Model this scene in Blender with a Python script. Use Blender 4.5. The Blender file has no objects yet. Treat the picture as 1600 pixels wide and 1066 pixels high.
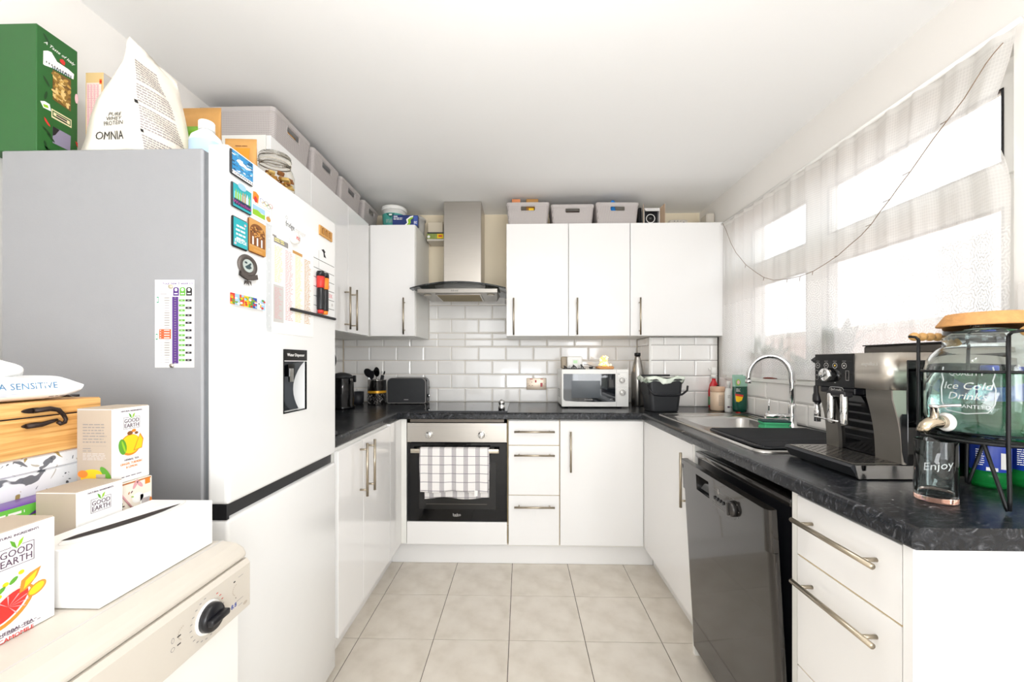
import bpy, bmesh, math, random
from mathutils import Vector, Matrix
from mathutils.bvhtree import BVHTree
rnd = random.Random(7)
R = math.radians
COL = bpy.context.scene.collection
SC = bpy.context.scene

# ---------------------------------------------------------------- camera
cam_d = bpy.data.cameras.new('camera'); cam = bpy.data.objects.new('camera', cam_d); COL.objects.link(cam)
cam.location = (0, 0, 1.21); cam.rotation_euler = (R(90), 0, R(1.3))
cam_d.sensor_width = 36; cam_d.lens = 36 * 620 / 1600
cam_d.shift_x = 0; cam_d.shift_y = 33 / 1600
cam_d.clip_start = 0.02; cam_d.clip_end = 100
SC.camera = cam
# ---------------------------------------------------------------- sky, exposure
W = bpy.data.worlds.new('overcast_sky'); SC.world = W; W.use_nodes = True
_bg = W.node_tree.nodes['Background']
_bg.inputs['Color'].default_value = (0.93, 0.965, 1.0, 1); _bg.inputs['Strength'].default_value = 2.9
SC.view_settings.view_transform = 'Standard'; SC.view_settings.look = 'None'
SC.view_settings.gamma = 1.0; SC.view_settings.use_curve_mapping = False
SC.view_settings.exposure = 0.08
SC.cycles.max_bounces = 14; SC.cycles.diffuse_bounces = 7; SC.cycles.glossy_bounces = 6
SC.cycles.transmission_bounces = 14; SC.cycles.transparent_max_bounces = 16
SC.cycles.use_denoising = True; SC.cycles.sample_clamp_indirect = 8.0

def lamp(name, kind, loc, energy, color=(1, 1, 1), size=.1, rot=(0, 0, 0), size_y=None):
    d = bpy.data.lights.new(name, kind); o = bpy.data.objects.new(name, d); COL.objects.link(o)
    o.location = loc; o.rotation_euler = rot; d.energy = energy; d.color = color
    if kind == 'AREA':
        d.size = size
        if size_y: d.shape = 'RECTANGLE'; d.size_y = size_y
    else: d.shadow_soft_size = size
    return o
for x in (-.09, .015, .21):
    lamp('bulb_light', 'POINT', (x, .60, 2.15), 3.4, (1, .98, .955), .03)
lamp('rear_fill_light', 'AREA', (0, -3.95, 1.25), 20, (.94, .97, 1), 2.3, (R(90), 0, 0), 2.1)  # added fill at the open rear end, evens the light; no actual door
lamp('ceiling_fill_light', 'AREA', (0.0, -.25, .95), 12, (.94, .965, 1), .6, (math.pi - R(28), 0, 0))  # added fill aimed upwards to lift the ceiling; no actual fitting
lamp('side_fill_light', 'AREA', (1.29, -1.0, 1.5), 62, (.93, .965, 1), 1.7, (R(90), 0, R(62)), 1.3)  # added fill behind the camera, brightens the fridge door; no actual window
# ---------------------------------------------------------------- colour and materials
def hx(h):
    h = h.lstrip('#'); c = [int(h[i:i+2], 16) / 255 for i in (0, 2, 4)]
    return tuple(x / 12.92 if x <= .04045 else ((x + .055) / 1.055) ** 2.4 for x in c) + (1,)
MATS = {}
def mat(name, col, rough=.5, metal=0, noise=0, nscale=20, bump=0, bscale=60, trans=0, ior=1.45, coat=0, emit=0, ecol=None, aniso=0, stretch=None, alpha=1, spec=.5):
    if name in MATS: return MATS[name]
    m = bpy.data.materials.new(name); m.use_nodes = True; MATS[name] = m
    nt = m.node_tree; b = nt.nodes['Principled BSDF']; L = nt.links
    c = hx(col) if isinstance(col, str) else col
    b.inputs['Base Color'].default_value = c; b.inputs['Roughness'].default_value = rough
    b.inputs['Metallic'].default_value = metal; b.inputs['IOR'].default_value = ior
    b.inputs['Transmission Weight'].default_value = trans; b.inputs['Coat Weight'].default_value = coat
    b.inputs['Coat Roughness'].default_value = .04; b.inputs['Alpha'].default_value = alpha
    b.inputs['Specular IOR Level'].default_value = spec
    if emit:
        b.inputs['Emission Color'].default_value = hx(ecol) if ecol else c; b.inputs['Emission Strength'].default_value = emit
    if noise or bump:
        tc = nt.nodes.new('ShaderNodeTexCoord'); mp = nt.nodes.new('ShaderNodeMapping'); L.new(tc.outputs['Object'], mp.inputs[0])
        if stretch: mp.inputs['Scale'].default_value = stretch
    if noise:
        n = nt.nodes.new('ShaderNodeTexNoise'); n.inputs['Scale'].default_value = nscale; n.inputs['Detail'].default_value = 5
        L.new(mp.outputs[0], n.inputs['Vector'])
        mx = nt.nodes.new('ShaderNodeMix'); mx.data_type = 'RGBA'
        mx.inputs[6].default_value = tuple(max(0, x * (1 - noise)) for x in c[:3]) + (1,)
        mx.inputs[7].default_value = tuple(min(1, x * (1 + noise)) for x in c[:3]) + (1,)
        L.new(n.outputs['Fac'], mx.inputs[0]); L.new(mx.outputs[2], b.inputs['Base Color'])
    if bump:
        n2 = nt.nodes.new('ShaderNodeTexNoise'); n2.inputs['Scale'].default_value = bscale; n2.inputs['Detail'].default_value = 4
        L.new(mp.outputs[0], n2.inputs['Vector'])
        bp = nt.nodes.new('ShaderNodeBump'); bp.inputs['Strength'].default_value = bump; bp.inputs['Distance'].default_value = .002
        L.new(n2.outputs['Fac'], bp.inputs['Height']); L.new(bp.outputs[0], b.inputs['Normal'])
    return m
def ramp_mat(name, stops, scale, rough=.4, stretch=(1, 1, 1), detail=8, dist=0, metal=0, coat=0, bump=0, kind='noise', lo=.35, hi=.65):
    """colour ramp over a noise, wave or voronoi texture"""
    if name in MATS: return MATS[name]
    m = bpy.data.materials.new(name); m.use_nodes = True; MATS[name] = m
    nt = m.node_tree; b = nt.nodes['Principled BSDF']; L = nt.links
    tc = nt.nodes.new('ShaderNodeTexCoord'); mp = nt.nodes.new('ShaderNodeMapping'); L.new(tc.outputs['Object'], mp.inputs[0])
    mp.inputs['Scale'].default_value = stretch
    if kind == 'noise':
        n = nt.nodes.new('ShaderNodeTexNoise'); n.inputs['Detail'].default_value = detail; n.inputs['Distortion'].default_value = dist; out = n.outputs['Fac']
    elif kind == 'voronoi':
        n = nt.nodes.new('ShaderNodeTexVoronoi'); out = n.outputs['Distance']
    elif kind == 'cells':
        n = nt.nodes.new('ShaderNodeTexVoronoi'); out = n.outputs['Color']
    n.inputs['Scale'].default_value = scale; L.new(mp.outputs[0], n.inputs['Vector'])
    r = nt.nodes.new('ShaderNodeValToRGB'); e = r.color_ramp.elements
    while len(e) < len(stops): e.new(.5)
    for k, (p, c) in enumerate(stops): e[k].position = p; e[k].color = hx(c)
    L.new(out, r.inputs[0]); L.new(r.outputs[0], b.inputs['Base Color'])
    b.inputs['Roughness'].default_value = rough; b.inputs['Metallic'].default_value = metal; b.inputs['Coat Weight'].default_value = coat
    if bump:
        bp = nt.nodes.new('ShaderNodeBump'); bp.inputs['Strength'].default_value = bump; bp.inputs['Distance'].default_value = .002
        L.new(out, bp.inputs['Height']); L.new(bp.outputs[0], b.inputs['Normal'])
    return m
gloss_white = mat('gloss_white', '#efeeed', .12, noise=.01, nscale=3, coat=.3)
carcass_white = mat('carcass_white', '#ecebe6', .35, noise=.01, nscale=5)
edge_beige = mat('edge_beige', '#c9b183', .5, noise=.05)
wall_white = mat('wall_white', '#eae7e3', .8, noise=.012, nscale=4, bump=.08, bscale=120)
wall_cream = mat('wall_cream', '#ecdfc6', .8, noise=.02, nscale=4, bump=.08, bscale=120)  # cream also carries the warm light around the hood
ceil_white = mat('ceiling_white', '#f8f8f8', .85, noise=.01, nscale=3, bump=.06, bscale=150)
tile_white = mat('tile_white', '#f6f4f1', .08, noise=.015, nscale=6, coat=.4)
grout = mat('grout', '#453e39', .9, noise=.15, nscale=80)
floor_tile = ramp_mat('floor_tile', [(.3, '#cfc6b8'), (.5, '#dcd4c8'), (.7, '#e4ddd2')], 9, .32, detail=10, bump=.05)
floor_grout = mat('floor_grout', '#4b3f38', .9, noise=.15)
def worktop_mat():
    m = bpy.data.materials.new('worktop_black'); m.use_nodes = True
    nt = m.node_tree; b = nt.nodes['Principled BSDF']; L = nt.links
    tc = nt.nodes.new('ShaderNodeTexCoord'); mp = nt.nodes.new('ShaderNodeMapping'); L.new(tc.outputs['Object'], mp.inputs[0])
    mp.inputs['Scale'].default_value = (1, 1.6, 1); mp.inputs['Rotation'].default_value = (0, 0, .6)
    n = nt.nodes.new('ShaderNodeTexNoise'); n.inputs['Scale'].default_value = 26; n.inputs['Detail'].default_value = 9; n.inputs['Distortion'].default_value = 2.9
    n.inputs['Roughness'].default_value = .62; L.new(mp.outputs[0], n.inputs['Vector'])
    r = nt.nodes.new('ShaderNodeValToRGB'); e = r.color_ramp.elements
    e[0].position = .36; e[0].color = hx('#0d0e11'); e[1].position = .56; e[1].color = hx('#25272b')
    a = e.new(.68); a.color = hx('#5b5c60'); a = e.new(.75); a.color = hx('#a9a7a2')
    L.new(n.outputs['Fac'], r.inputs[0]); L.new(r.outputs[0], b.inputs['Base Color'])
    b.inputs['Roughness'].default_value = .25; b.inputs['Specular IOR Level'].default_value = .36
    n2 = nt.nodes.new('ShaderNodeTexNoise'); n2.inputs['Scale'].default_value = 260; L.new(tc.outputs['Object'], n2.inputs['Vector'])
    bp = nt.nodes.new('ShaderNodeBump'); bp.inputs['Strength'].default_value = .12; bp.inputs['Distance'].default_value = .001
    L.new(n2.outputs['Fac'], bp.inputs['Height']); L.new(bp.outputs[0], b.inputs['Normal'])
    return m
worktop_black = worktop_mat()
steel = mat('brushed_steel', '#b9b4ad', .32, 1, noise=.06, nscale=6, stretch=(1, 1, 60))
steel_h = mat('brushed_steel_sink', '#c4c2bf', .26, 1, noise=.05, nscale=8, stretch=(60, 1, 1))
handle_steel = mat('handle_steel', '#b3a896', .3, 1, noise=.05, nscale=10)
chrome = mat('chrome', '#dcdcdc', .06, 1)
black_gloss = mat('black_gloss', '#08080a', .05, spec=.42)
black_plastic = mat('black_plastic', '#16161a', .3, noise=.1)
dark_grey = mat('dark_grey_plastic', '#2b2c2f', .42, noise=.08)
dw_black = mat('dishwasher_black', '#2a2725', .16, .35, noise=.04, coat=.5)
white_plastic = mat('white_plastic', '#eeede9', .3, noise=.01)
cream_plastic = mat('cream_plastic', '#cbc4b9', .35, noise=.015)
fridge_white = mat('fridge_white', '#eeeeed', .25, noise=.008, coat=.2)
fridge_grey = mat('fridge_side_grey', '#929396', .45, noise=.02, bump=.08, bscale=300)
rubber = mat('gasket_grey', '#74777a', .7, noise=.05)
red = mat('print_red', '#c8322c', .4); green = mat('print_green', '#5b9a2f', .4); black = mat('print_black', '#1c1a1c', .5)
white = mat('print_white', '#f4f3f0', .45); grey = mat('print_grey', '#8d8a88', .5); lgrey = mat('print_light_grey', '#c9c6c3', .5)
purple = mat('print_purple', '#4f2a78', .45); orange = mat('print_orange', '#e9852a', .45); yellow = mat('print_yellow', '#f3c419', .45)
pyellow = mat('print_pale_yellow', '#f0e48a', .5); blue = mat('print_blue', '#2446a0', .4); lblue = mat('print_light_blue', '#9cc3dd', .45)
teal = mat('print_teal', '#27a3ac', .4); brown = mat('print_brown', '#7c4a22', .5); tan = mat('print_tan', '#c99655', .5)
pink = mat('print_pink', '#e7b9bd', .5); plum = mat('print_plum', '#5a4658', .5); leafg = mat('print_leaf', '#8fbf2a', .4)
beige_card = mat('card_beige', '#b3a594', .6, noise=.03); card_white = mat('card_white', '#efeeec', .4, noise=.01)
glass = mat('clear_glass', '#ffffff', .0, trans=1, ior=1.45)
# ---------------------------------------------------------------- mesh builder
def frame(facing, o=(0, 0, 0)):
    r = {'-Y': (1, 0, 0), '+X': (0, 1, 0), '-X': (0, -1, 0), '+Y': (-1, 0, 0), '+Z': (1, 0, 0)}[facing]
    u = (0, 1, 0) if facing == '+Z' else (0, 0, 1)
    n = {'-Y': (0, -1, 0), '+X': (1, 0, 0), '-X': (-1, 0, 0), '+Y': (0, 1, 0), '+Z': (0, 0, 1)}[facing]
    m = Matrix(((r[0], u[0], n[0], o[0]), (r[1], u[1], n[1], o[1]), (r[2], u[2], n[2], o[2]), (0, 0, 0, 1)))
    return m
def rotm(loc, rz=0, rx=0, ry=0): return Matrix.Translation(loc) @ Matrix.Rotation(rz, 4, 'Z') @ Matrix.Rotation(ry, 4, 'Y') @ Matrix.Rotation(rx, 4, 'X')
OFF = {}
def off(o):
    while o is not None:
        if o.name in OFF: return OFF[o.name]
        o = o.parent
    return Vector((0, 0, 0))
class MB:
    def __init__(s, M=None): s.v = []; s.f = []; s.m = []; s.s = []; s.M = M or Matrix.Identity(4)
    def add(s, vs, fs, mi=0, sm=False):
        k = len(s.v); s.v += [s.M @ Vector(p) for p in vs]
        for f in fs: s.f.append([i + k for i in f]); s.m.append(mi); s.s.append(sm)
        return s
    def box(s, a0, a1, b0, b1, c0, c1, mi=0, bev=0, seg=1):
        if a0 > a1: a0, a1 = a1, a0
        if b0 > b1: b0, b1 = b1, b0
        if c0 > c1: c0, c1 = c1, c0
        vs = [(x, y, z) for x in (a0, a1) for y in (b0, b1) for z in (c0, c1)]
        fs = [(0, 1, 3, 2), (4, 6, 7, 5), (0, 4, 5, 1), (2, 3, 7, 6), (0, 2, 6, 4), (1, 5, 7, 3)]
        if not bev: return s.add(vs, fs, mi)
        bev = min(bev, .49 * min(a1 - a0, b1 - b0, c1 - c0))
        bm = bmesh.new(); bv = [bm.verts.new(p) for p in vs]
        for f in fs: bm.faces.new([bv[i] for i in f])
        bmesh.ops.bevel(bm, geom=bm.edges[:], offset=bev, segments=seg, affect='EDGES', profile=.5)
        bm.verts.index_update()
        s.add([tuple(v.co) for v in bm.verts], [[v.index for v in f.verts] for f in bm.faces], mi, seg > 1); bm.free()
        return s
    def prism(s, pts, h0, h1, mi=0, sm=False):
        n = len(pts); vs = [(x, y, h0) for x, y in pts] + [(x, y, h1) for x, y in pts]
        s.add(vs, [list(range(n))[::-1], list(range(n, 2 * n))], mi)
        k = len(s.v) - 2 * n
        for i in range(n): s.f.append([k + i, k + (i + 1) % n, k + n + (i + 1) % n, k + n + i]); s.m.append(mi); s.s.append(sm)
        return s
    def lathe(s, prof, c=(0, 0), n=28, mi=0, sm=True, caps=True):
        vs = []; fs = []
        for r, z in prof: vs += [(c[0] + r * math.cos(2 * math.pi * i / n), c[1] + r * math.sin(2 * math.pi * i / n), z) for i in range(n)]
        for j in range(len(prof) - 1):
            for i in range(n): fs.append((j * n + i, j * n + (i + 1) % n, (j + 1) * n + (i + 1) % n, (j + 1) * n + i))
        s.add(vs, fs, mi, sm); k = len(s.v) - len(vs)
        if caps:
            if prof[0][0] > 1e-6: s.f.append([k + i for i in range(n)][::-1]); s.m.append(mi); s.s.append(False)
            if prof[-1][0] > 1e-6: s.f.append([k + (len(prof) - 1) * n + i for i in range(n)]); s.m.append(mi); s.s.append(False)
        return s
    def cyl(s, x, y, z0, z1, r, mi=0, n=20, bev=0):
        if bev: return s.lathe([(r - bev, z0), (r, z0 + bev), (r, z1 - bev), (r - bev, z1)], (x, y), n, mi, True)
        return s.lathe([(r, z0), (r, z1)], (x, y), n, mi, True)
    def tube(s, pts, r, n=8, mi=0, closed=False, sm=True, flat=1):
        P = [Vector(p) for p in pts]; N = len(P); vs = []; up = None
        for i in range(N):
            a = P[(i - 1) % N] if (closed or i > 0) else P[i]; b = P[(i + 1) % N] if (closed or i < N - 1) else P[i]
            t = (b - a).normalized() if (b - a).length > 1e-9 else Vector((0, 0, 1))
            if up is None: up = Vector((0, 0, 1)) if abs(t.z) < .9 else Vector((1, 0, 0))
            u = t.cross(up); u = u.normalized() if u.length > 1e-6 else t.orthogonal().normalized()
            w = u.cross(t).normalized(); up = w
            rr = r[i] if isinstance(r, (list, tuple)) else r
            vs += [P[i] + (u * math.cos(2 * math.pi * k / n) + w * math.sin(2 * math.pi * k / n) * flat) * rr for k in range(n)]
        fs = []
        for i in range(N if closed else N - 1):
            j = (i + 1) % N
            for k in range(n): fs.append((i * n + k, i * n + (k + 1) % n, j * n + (k + 1) % n, j * n + k))
        if not closed: fs += [tuple(range(n))[::-1], tuple((N - 1) * n + k for k in range(n))]
        return s.add(vs, fs, mi, sm)
    def rect(s, u0, u1, v0, v1, n, mi=0): return s.add([(u0, v0, n), (u1, v0, n), (u1, v1, n), (u0, v1, n)], [(0, 1, 2, 3)], mi)
    def poly(s, pts, n, mi=0): return s.add([(a, b, n) for a, b in pts], [tuple(range(len(pts)))], mi)
    def ell(s, u, v, ru, rv, n, mi=0, k=18, rot=0, a0=0, a1=360):
        c, q = math.cos(rot), math.sin(rot); pts = []
        full = abs(a1 - a0) >= 360
        for i in range(k if full else k + 1):
            a = R(a0 + (a1 - a0) * i / k); x, y = ru * math.cos(a), rv * math.sin(a); pts.append((u + x * c - y * q, v + x * q + y * c))
        return s.poly(pts, n, mi)
    def ring(s, u, v, r, w, n, mi=0, k=24):
        vs = []; fs = []
        for i in range(k):
            a = 2 * math.pi * i / k; vs += [(u + r * math.cos(a), v + r * math.sin(a), n), (u + (r - w) * math.cos(a), v + (r - w) * math.sin(a), n)]
        for i in range(k): j = (i + 1) % k; fs.append((2 * i, 2 * j, 2 * j + 1, 2 * i + 1))
        return s.add(vs, fs, mi)
    def outline(s, u0, u1, v0, v1, w, n, mi=0):
        s.rect(u0, u1, v0, v0 + w, n, mi); s.rect(u0, u1, v1 - w, v1, n, mi); s.rect(u0, u0 + w, v0, v1, n, mi); return s.rect(u1 - w, u1, v0, v1, n, mi)
    def lines(s, u0, u1, v0, v1, rows, mi=0, n=.0004, fill=.45, words=5, rag=.25):
        h = (v1 - v0) / rows
        for i in range(rows):
            vt = v1 - i * h; end = u1 - rnd.random() * rag * (u1 - u0); x = u0
            while x < end - 1e-5:
                w = (u1 - u0) / words * (.5 + rnd.random()); s.rect(x, min(x + w, end), vt - h * fill, vt, n, mi); x += w + (u1 - u0) / words * .22
        return s
    def grid(s, fn, nu, nv, mi=0, sm=True, closed=False):
        vs = [fn(i / nu, j / nv) for j in range(nv + 1) for i in range(nu + (0 if closed else 1))]
        w = nu + (0 if closed else 1); fs = []
        for j in range(nv):
            for i in range(nu): i2 = (i + 1) % w if closed else i + 1; fs.append((j * w + i, j * w + i2, (j + 1) * w + i2, (j + 1) * w + i))
        return s.add(vs, fs, mi, sm)
    def build(s, name, mats, parent=None, loc=None, kind=None, fix=False):
        if not isinstance(mats, (list, tuple)): mats = [mats]
        if parent is not None: o = off(parent)
        elif loc is not None: o = Vector(loc)
        else:
            xs = [p.x for p in s.v]; ys = [p.y for p in s.v]; zs = [p.z for p in s.v]
            o = Vector(((min(xs) + max(xs)) / 2, (min(ys) + max(ys)) / 2, min(zs)))
        me = bpy.data.meshes.new(name); me.from_pydata([tuple(p - o) for p in s.v], [], s.f)
        for m in mats: me.materials.append(m)
        me.polygons.foreach_set('material_index', s.m); me.polygons.foreach_set('use_smooth', s.s); me.update()
        if fix:
            bm = bmesh.new(); bm.from_mesh(me); bmesh.ops.recalc_face_normals(bm, faces=bm.faces[:]); bm.to_mesh(me); bm.free()
        ob = bpy.data.objects.new(name, me); COL.objects.link(ob)
        if parent is not None: ob.parent = parent
        else: ob.location = o; OFF[ob.name] = o
        if kind: ob['kind'] = kind
        return ob
def thing(name, label, cat, loc, group=None):
    o = bpy.data.objects.new(name, None); COL.objects.link(o); o.location = loc; o.empty_display_size = .05
    OFF[o.name] = Vector(loc); return tag(o, label, cat, group)
def tag(o, label, cat, group=None):
    o['label'] = label; o['category'] = cat
    if group: o['group'] = group
    return o
def struct(name, mb, mats, **k): return mb.build(name, mats, kind='structure', **k)
def copy_tree(src, parent=None):
    c = src.copy(); COL.objects.link(c)
    if parent is not None: c.parent = parent
    for ch in list(src.children): copy_tree(ch, c)
    return c
def dup(src, loc, label, group=None, rz=None):
    c = copy_tree(src); c.location = loc; OFF[c.name] = OFF.get(src.name, Vector()); c['label'] = label
    if rz is not None: c.rotation_euler.z = rz
    if group: c['group'] = group
    return c
_fcache = {}
def text_mesh(body, size, ext, sx=1, shear=0):
    key = (body, size, ext, sx, shear)
    if key in _fcache: return _fcache[key]
    cu = bpy.data.curves.new('t', 'FONT'); cu.body = body; cu.size = size; cu.align_x = 'CENTER'; cu.align_y = 'CENTER'; cu.extrude = ext; cu.shear = shear
    cu.resolution_u = 2; cu.space_line = .85
    o = bpy.data.objects.new('t', cu); COL.objects.link(o)
    me = bpy.data.meshes.new_from_object(o.evaluated_get(bpy.context.evaluated_depsgraph_get()))
    r = ([(v.co.x * sx, v.co.y, v.co.z) for v in me.vertices], [list(p.vertices) for p in me.polygons])
    bpy.data.objects.remove(o); bpy.data.curves.remove(cu); bpy.data.meshes.remove(me)
    _fcache[key] = r; return r
def text(mb, body, u, v, size, mi=0, n=.0006, sx=1, rot=0, ext=.0002, shear=0, bend=None):
    vs, fs = text_mesh(body, size, ext, sx, shear); c, q = math.cos(rot), math.sin(rot); out = []
    for x, y, z in vs:
        a, b = u + x * c - y * q, v + x * q + y * c
        if bend: out.append((bend * math.sin(a / bend), b, n + z + bend * (math.cos(a / bend) - 1)))
        else: out.append((a, b, n + z))
    mb.add(out, fs, mi); return mb
def conform(mb, ob, direction, lift=.0008):
    """lay the print of mb (world coordinates) on the surface of ob"""
    me = ob.data; o = off(ob)
    t = BVHTree.FromPolygons([v.co + o for v in me.vertices], [tuple(p.vertices) for p in me.polygons])
    d = Vector(direction).normalized()
    for i, p in enumerate(mb.v):
        h = t.ray_cast(p - d * .2, d, .6)
        if h[0] is not None: mb.v[i] = h[0] - d * lift
    return mb
def cut(ob, mb, op='DIFFERENCE'):
    """boolean the shape of mb (world coordinates) out of ob"""
    o = off(ob); me = bpy.data.meshes.new('c'); me.from_pydata([tuple(p - o) for p in mb.v], [], mb.f)
    bm = bmesh.new(); bm.from_mesh(me); bmesh.ops.recalc_face_normals(bm, faces=bm.faces[:]); bm.to_mesh(me); bm.free()
    t = bpy.data.objects.new('c', me); COL.objects.link(t); t.matrix_world = Matrix.Translation(o)
    tmp = bpy.data.objects.new('d', ob.data); COL.objects.link(tmp); tmp.matrix_world = Matrix.Translation(o)
    md = tmp.modifiers.new('b', 'BOOLEAN'); md.operation = op; md.solver = 'EXACT'; md.object = t
    r = bpy.data.meshes.new_from_object(tmp.evaluated_get(bpy.context.evaluated_depsgraph_get()))
    r.polygons.foreach_set('use_smooth', [False] * len(r.polygons)); r.name = ob.data.name; ob.data = r
    bpy.data.objects.remove(tmp); bpy.data.objects.remove(t); return ob
# ================================================================ ROOM
XL, XR, YB, ZC, YN = -1.335, 1.31, 2.93, 2.305, -4.0
WT = .915                                                            # worktop height
wall_back = struct('wall_back', MB().box(XL - .1, XR + .24, YB + .012, YB + .11, 0, ZC + .1), wall_cream, loc=(0, YB, 0))
wall_left = struct('wall_left', MB().box(XL - .1, XL, YN, YB + .012, 0, ZC + .1), wall_white, loc=(XL, 0, 0))
wy0, wy1, wz0, wz1 = 1.085, 2.555, 1.12, 2.10
wr = MB()
wr.box(XR, XR + .24, YN, wy0, 0, ZC + .1); wr.box(XR, XR + .24, wy1, YB + .012, 0, ZC + .1)
wr.box(XR, XR + .24, wy0, wy1, 0, wz0 - .02); wr.box(XR, XR + .24, wy0, wy1, wz1, ZC + .1)
wall_right = struct('wall_right', wr, wall_white, loc=(XR, 0, 0))
struct('ceiling', MB().box(XL - .1, XR + .24, YN, YB + .11, ZC, ZC + .1), ceil_white, loc=(0, 0, ZC))
floor = struct('floor', MB().box(XL - .1, XR + .24, YN, YB + .1, -.08, -.003), floor_grout, loc=(0, 0, 0))
struct('floor_2', MB().box(XL, XR, YN, -.302, -.0029, -.0004), floor_tile, loc=(0, -2, 0))
# floor tiles, one object each
def tile_mesh(w, h, t, ch, tag_):
    """bevelled tile lying in the local XY plane, corner at the origin"""
    me = bpy.data.meshes.new(tag_)
    vs = [(0, 0, 0), (w, 0, 0), (w, h, 0), (0, h, 0), (0, 0, t - ch * .35), (w, 0, t - ch * .35), (w, h, t - ch * .35), (0, h, t - ch * .35),
          (ch, ch, t), (w - ch, ch, t), (w - ch, h - ch, t), (ch, h - ch, t)]
    fs = [(3, 2, 1, 0)] + [(i, (i + 1) % 4, 4 + (i + 1) % 4, 4 + i) for i in range(4)] + [(4 + i, 4 + (i + 1) % 4, 8 + (i + 1) % 4, 8 + i) for i in range(4)] + [(8, 9, 10, 11)]
    me.from_pydata(vs, [], fs); return me
_tm = {}
def tiles(parent, M, u0, u1, v0, v1, pu, pv, gap, ju, jv, shift, t, ch, m, name='tile', clip=None):
    """rows of tiles over the rectangle u0..u1, v0..v1; joints pass through ju, jv; every other row is shifted"""
    j = math.floor((v0 - jv) / pv + 1e-6); o = off(parent)
    while jv + j * pv < v1 - 1e-4:
        a, b = max(v0, jv + j * pv), min(v1, jv + (j + 1) * pv - gap)
        base = ju + (shift if j % 2 else 0); i = math.floor((u0 - base) / pu)
        while base + i * pu < u1 - 1e-4:
            c, d = max(u0, base + i * pu), min(u1, base + (i + 1) * pu - gap); i += 1
            if d - c < .006 or b - a < .006: continue
            if clip and clip(c, d, a, b): continue
            key = (round(d - c, 4), round(b - a, 4), t, m.name)
            if key not in _tm: _tm[key] = tile_mesh(d - c, b - a, t, ch, name); _tm[key].materials.append(m)
            ob = bpy.data.objects.new(name, _tm[key]); COL.objects.link(ob); ob.parent = parent
            ob.matrix_local = Matrix.Translation(-o) @ M @ Matrix.Translation((c, a, rnd.uniform(-.0003, .0003)))
        j += 1
tiles(floor, Matrix.Translation((0, 0, -.009)), XL, XR, -.3, YB, .330, .330, .003, -.0505, 1.7255, 0, .009, .0015, floor_tile)
E_M = .0025
TB = frame('-Y', (0, YB + .0115, 0))
zt = WT + .002
tiles(wall_back, TB, XL + .012, .85, zt, 1.378, .2025, .1025, E_M, -.617, WT, .10125, .0105, .009, tile_white, clip=lambda c, d, a, b: False)
tiles(wall_back, TB, -.683, -.093, 1.3805, 1.735, .2025, .1025, E_M, -.617, WT, .10125, .0105, .009, tile_white)
TL = frame('+X', (XL + .0005, 0, 0))
tiles(wall_left, TL, 1.60, YB - .001, zt, 1.376, .2025, .1025, E_M, YB, WT, .10125, .0105, .009, tile_white)
TR = frame('-X', (XR - .0005, 0, 0))
tiles(wall_right, TR, -2.64, -1.09, zt, 1.112, .2025, .1025, E_M, -2.64, WT, .10125, .0105, .009, tile_white)
# boxed-in corner, tiled
bxm = MB().box(.86, XR - .001, 2.66, YB + .01, WT + .002, 1.376)
boxing = struct('wall_boxing', bxm, grout, loc=(1.08, 2.66, WT))
tiles(boxing, frame('-Y', (0, 2.6595, 0)), .862, 1.297, zt, 1.374, .2025, .1025, E_M, .9485, WT, .10125, .0105, .009, tile_white)
tiles(boxing, frame('-X', (.8605, 0, 0)), -(YB - .001), -2.662, zt, 1.374, .2025, .1025, E_M, -YB, WT, .10125, .0105, .009, tile_white)
MB().box(.8485, .862, 2.6475, 2.661, zt, 1.375, bev=.002).build('corner_trim', white_plastic, boxing)
# window sill, reveal lining, ledge
struct('window_sill', MB().box(XR - .022, XR + .15, wy0, wy1, wz0 - .018, wz0, bev=.003), white_plastic)
# near wall panel beside the window
struct('trim_1', MB().box(XR - .026, XR - .001, .30, 1.057, WT + .002, 1.415, bev=.002), wall_white)
# window
win = struct('window_1', MB().box(1.43, 1.49, wy0, wy0 + .075, wz0, wz1).box(1.43, 1.49, wy1 - .05, wy1, wz0, wz1).box(1.43, 1.49, wy0 + .05, wy1 - .05, wz1 - .05, wz1).box(1.43, 1.49, wy0 + .05, wy1 - .05, wz0, wz0 + .05)
             .box(1.43, 1.49, 1.90, 1.96, wz0 + .05, wz1 - .05).box(1.43, 1.49, wy0 + .075, 1.90, 1.70, 1.76).box(1.43, 1.49, 1.96, wy1 - .05, 1.70, 1.76), white_plastic, loc=(1.46, 1.82, wz0))
for (a, b, c, d) in ((wy0 + .075, 1.90, 1.76, wz1 - .05), (1.96, wy1 - .05, 1.76, wz1 - .05), (wy0 + .075, 1.90, wz0 + .05, 1.70), (1.96, wy1 - .05, wz0 + .05, 1.70)):
    s = .035
    MB().box(1.415, 1.45, a, b, c, c + s).box(1.415, 1.45, a, b, d - s, d).box(1.415, 1.45, a, a + s, c + s, d - s).box(1.415, 1.45, b - s, b, c + s, d - s).build('window_sash', white_plastic, win)
    g = .005
    MB().box(1.412, 1.42, a + s, b - s, c + s, c + s + g).box(1.412, 1.42, a + s, b - s, d - s - g, d - s).box(1.412, 1.42, a + s, a + s + g, c + s, d - s).box(1.412, 1.42, b - s - g, b - s, c + s, d - s).build('gasket', black_plastic, win)
    MB().box(1.430, 1.434, a + s, b - s, c + s, d - s).build('window_pane', mat('window_glass', '#ffffff', 0, trans=1, ior=1.03), win)
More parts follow.
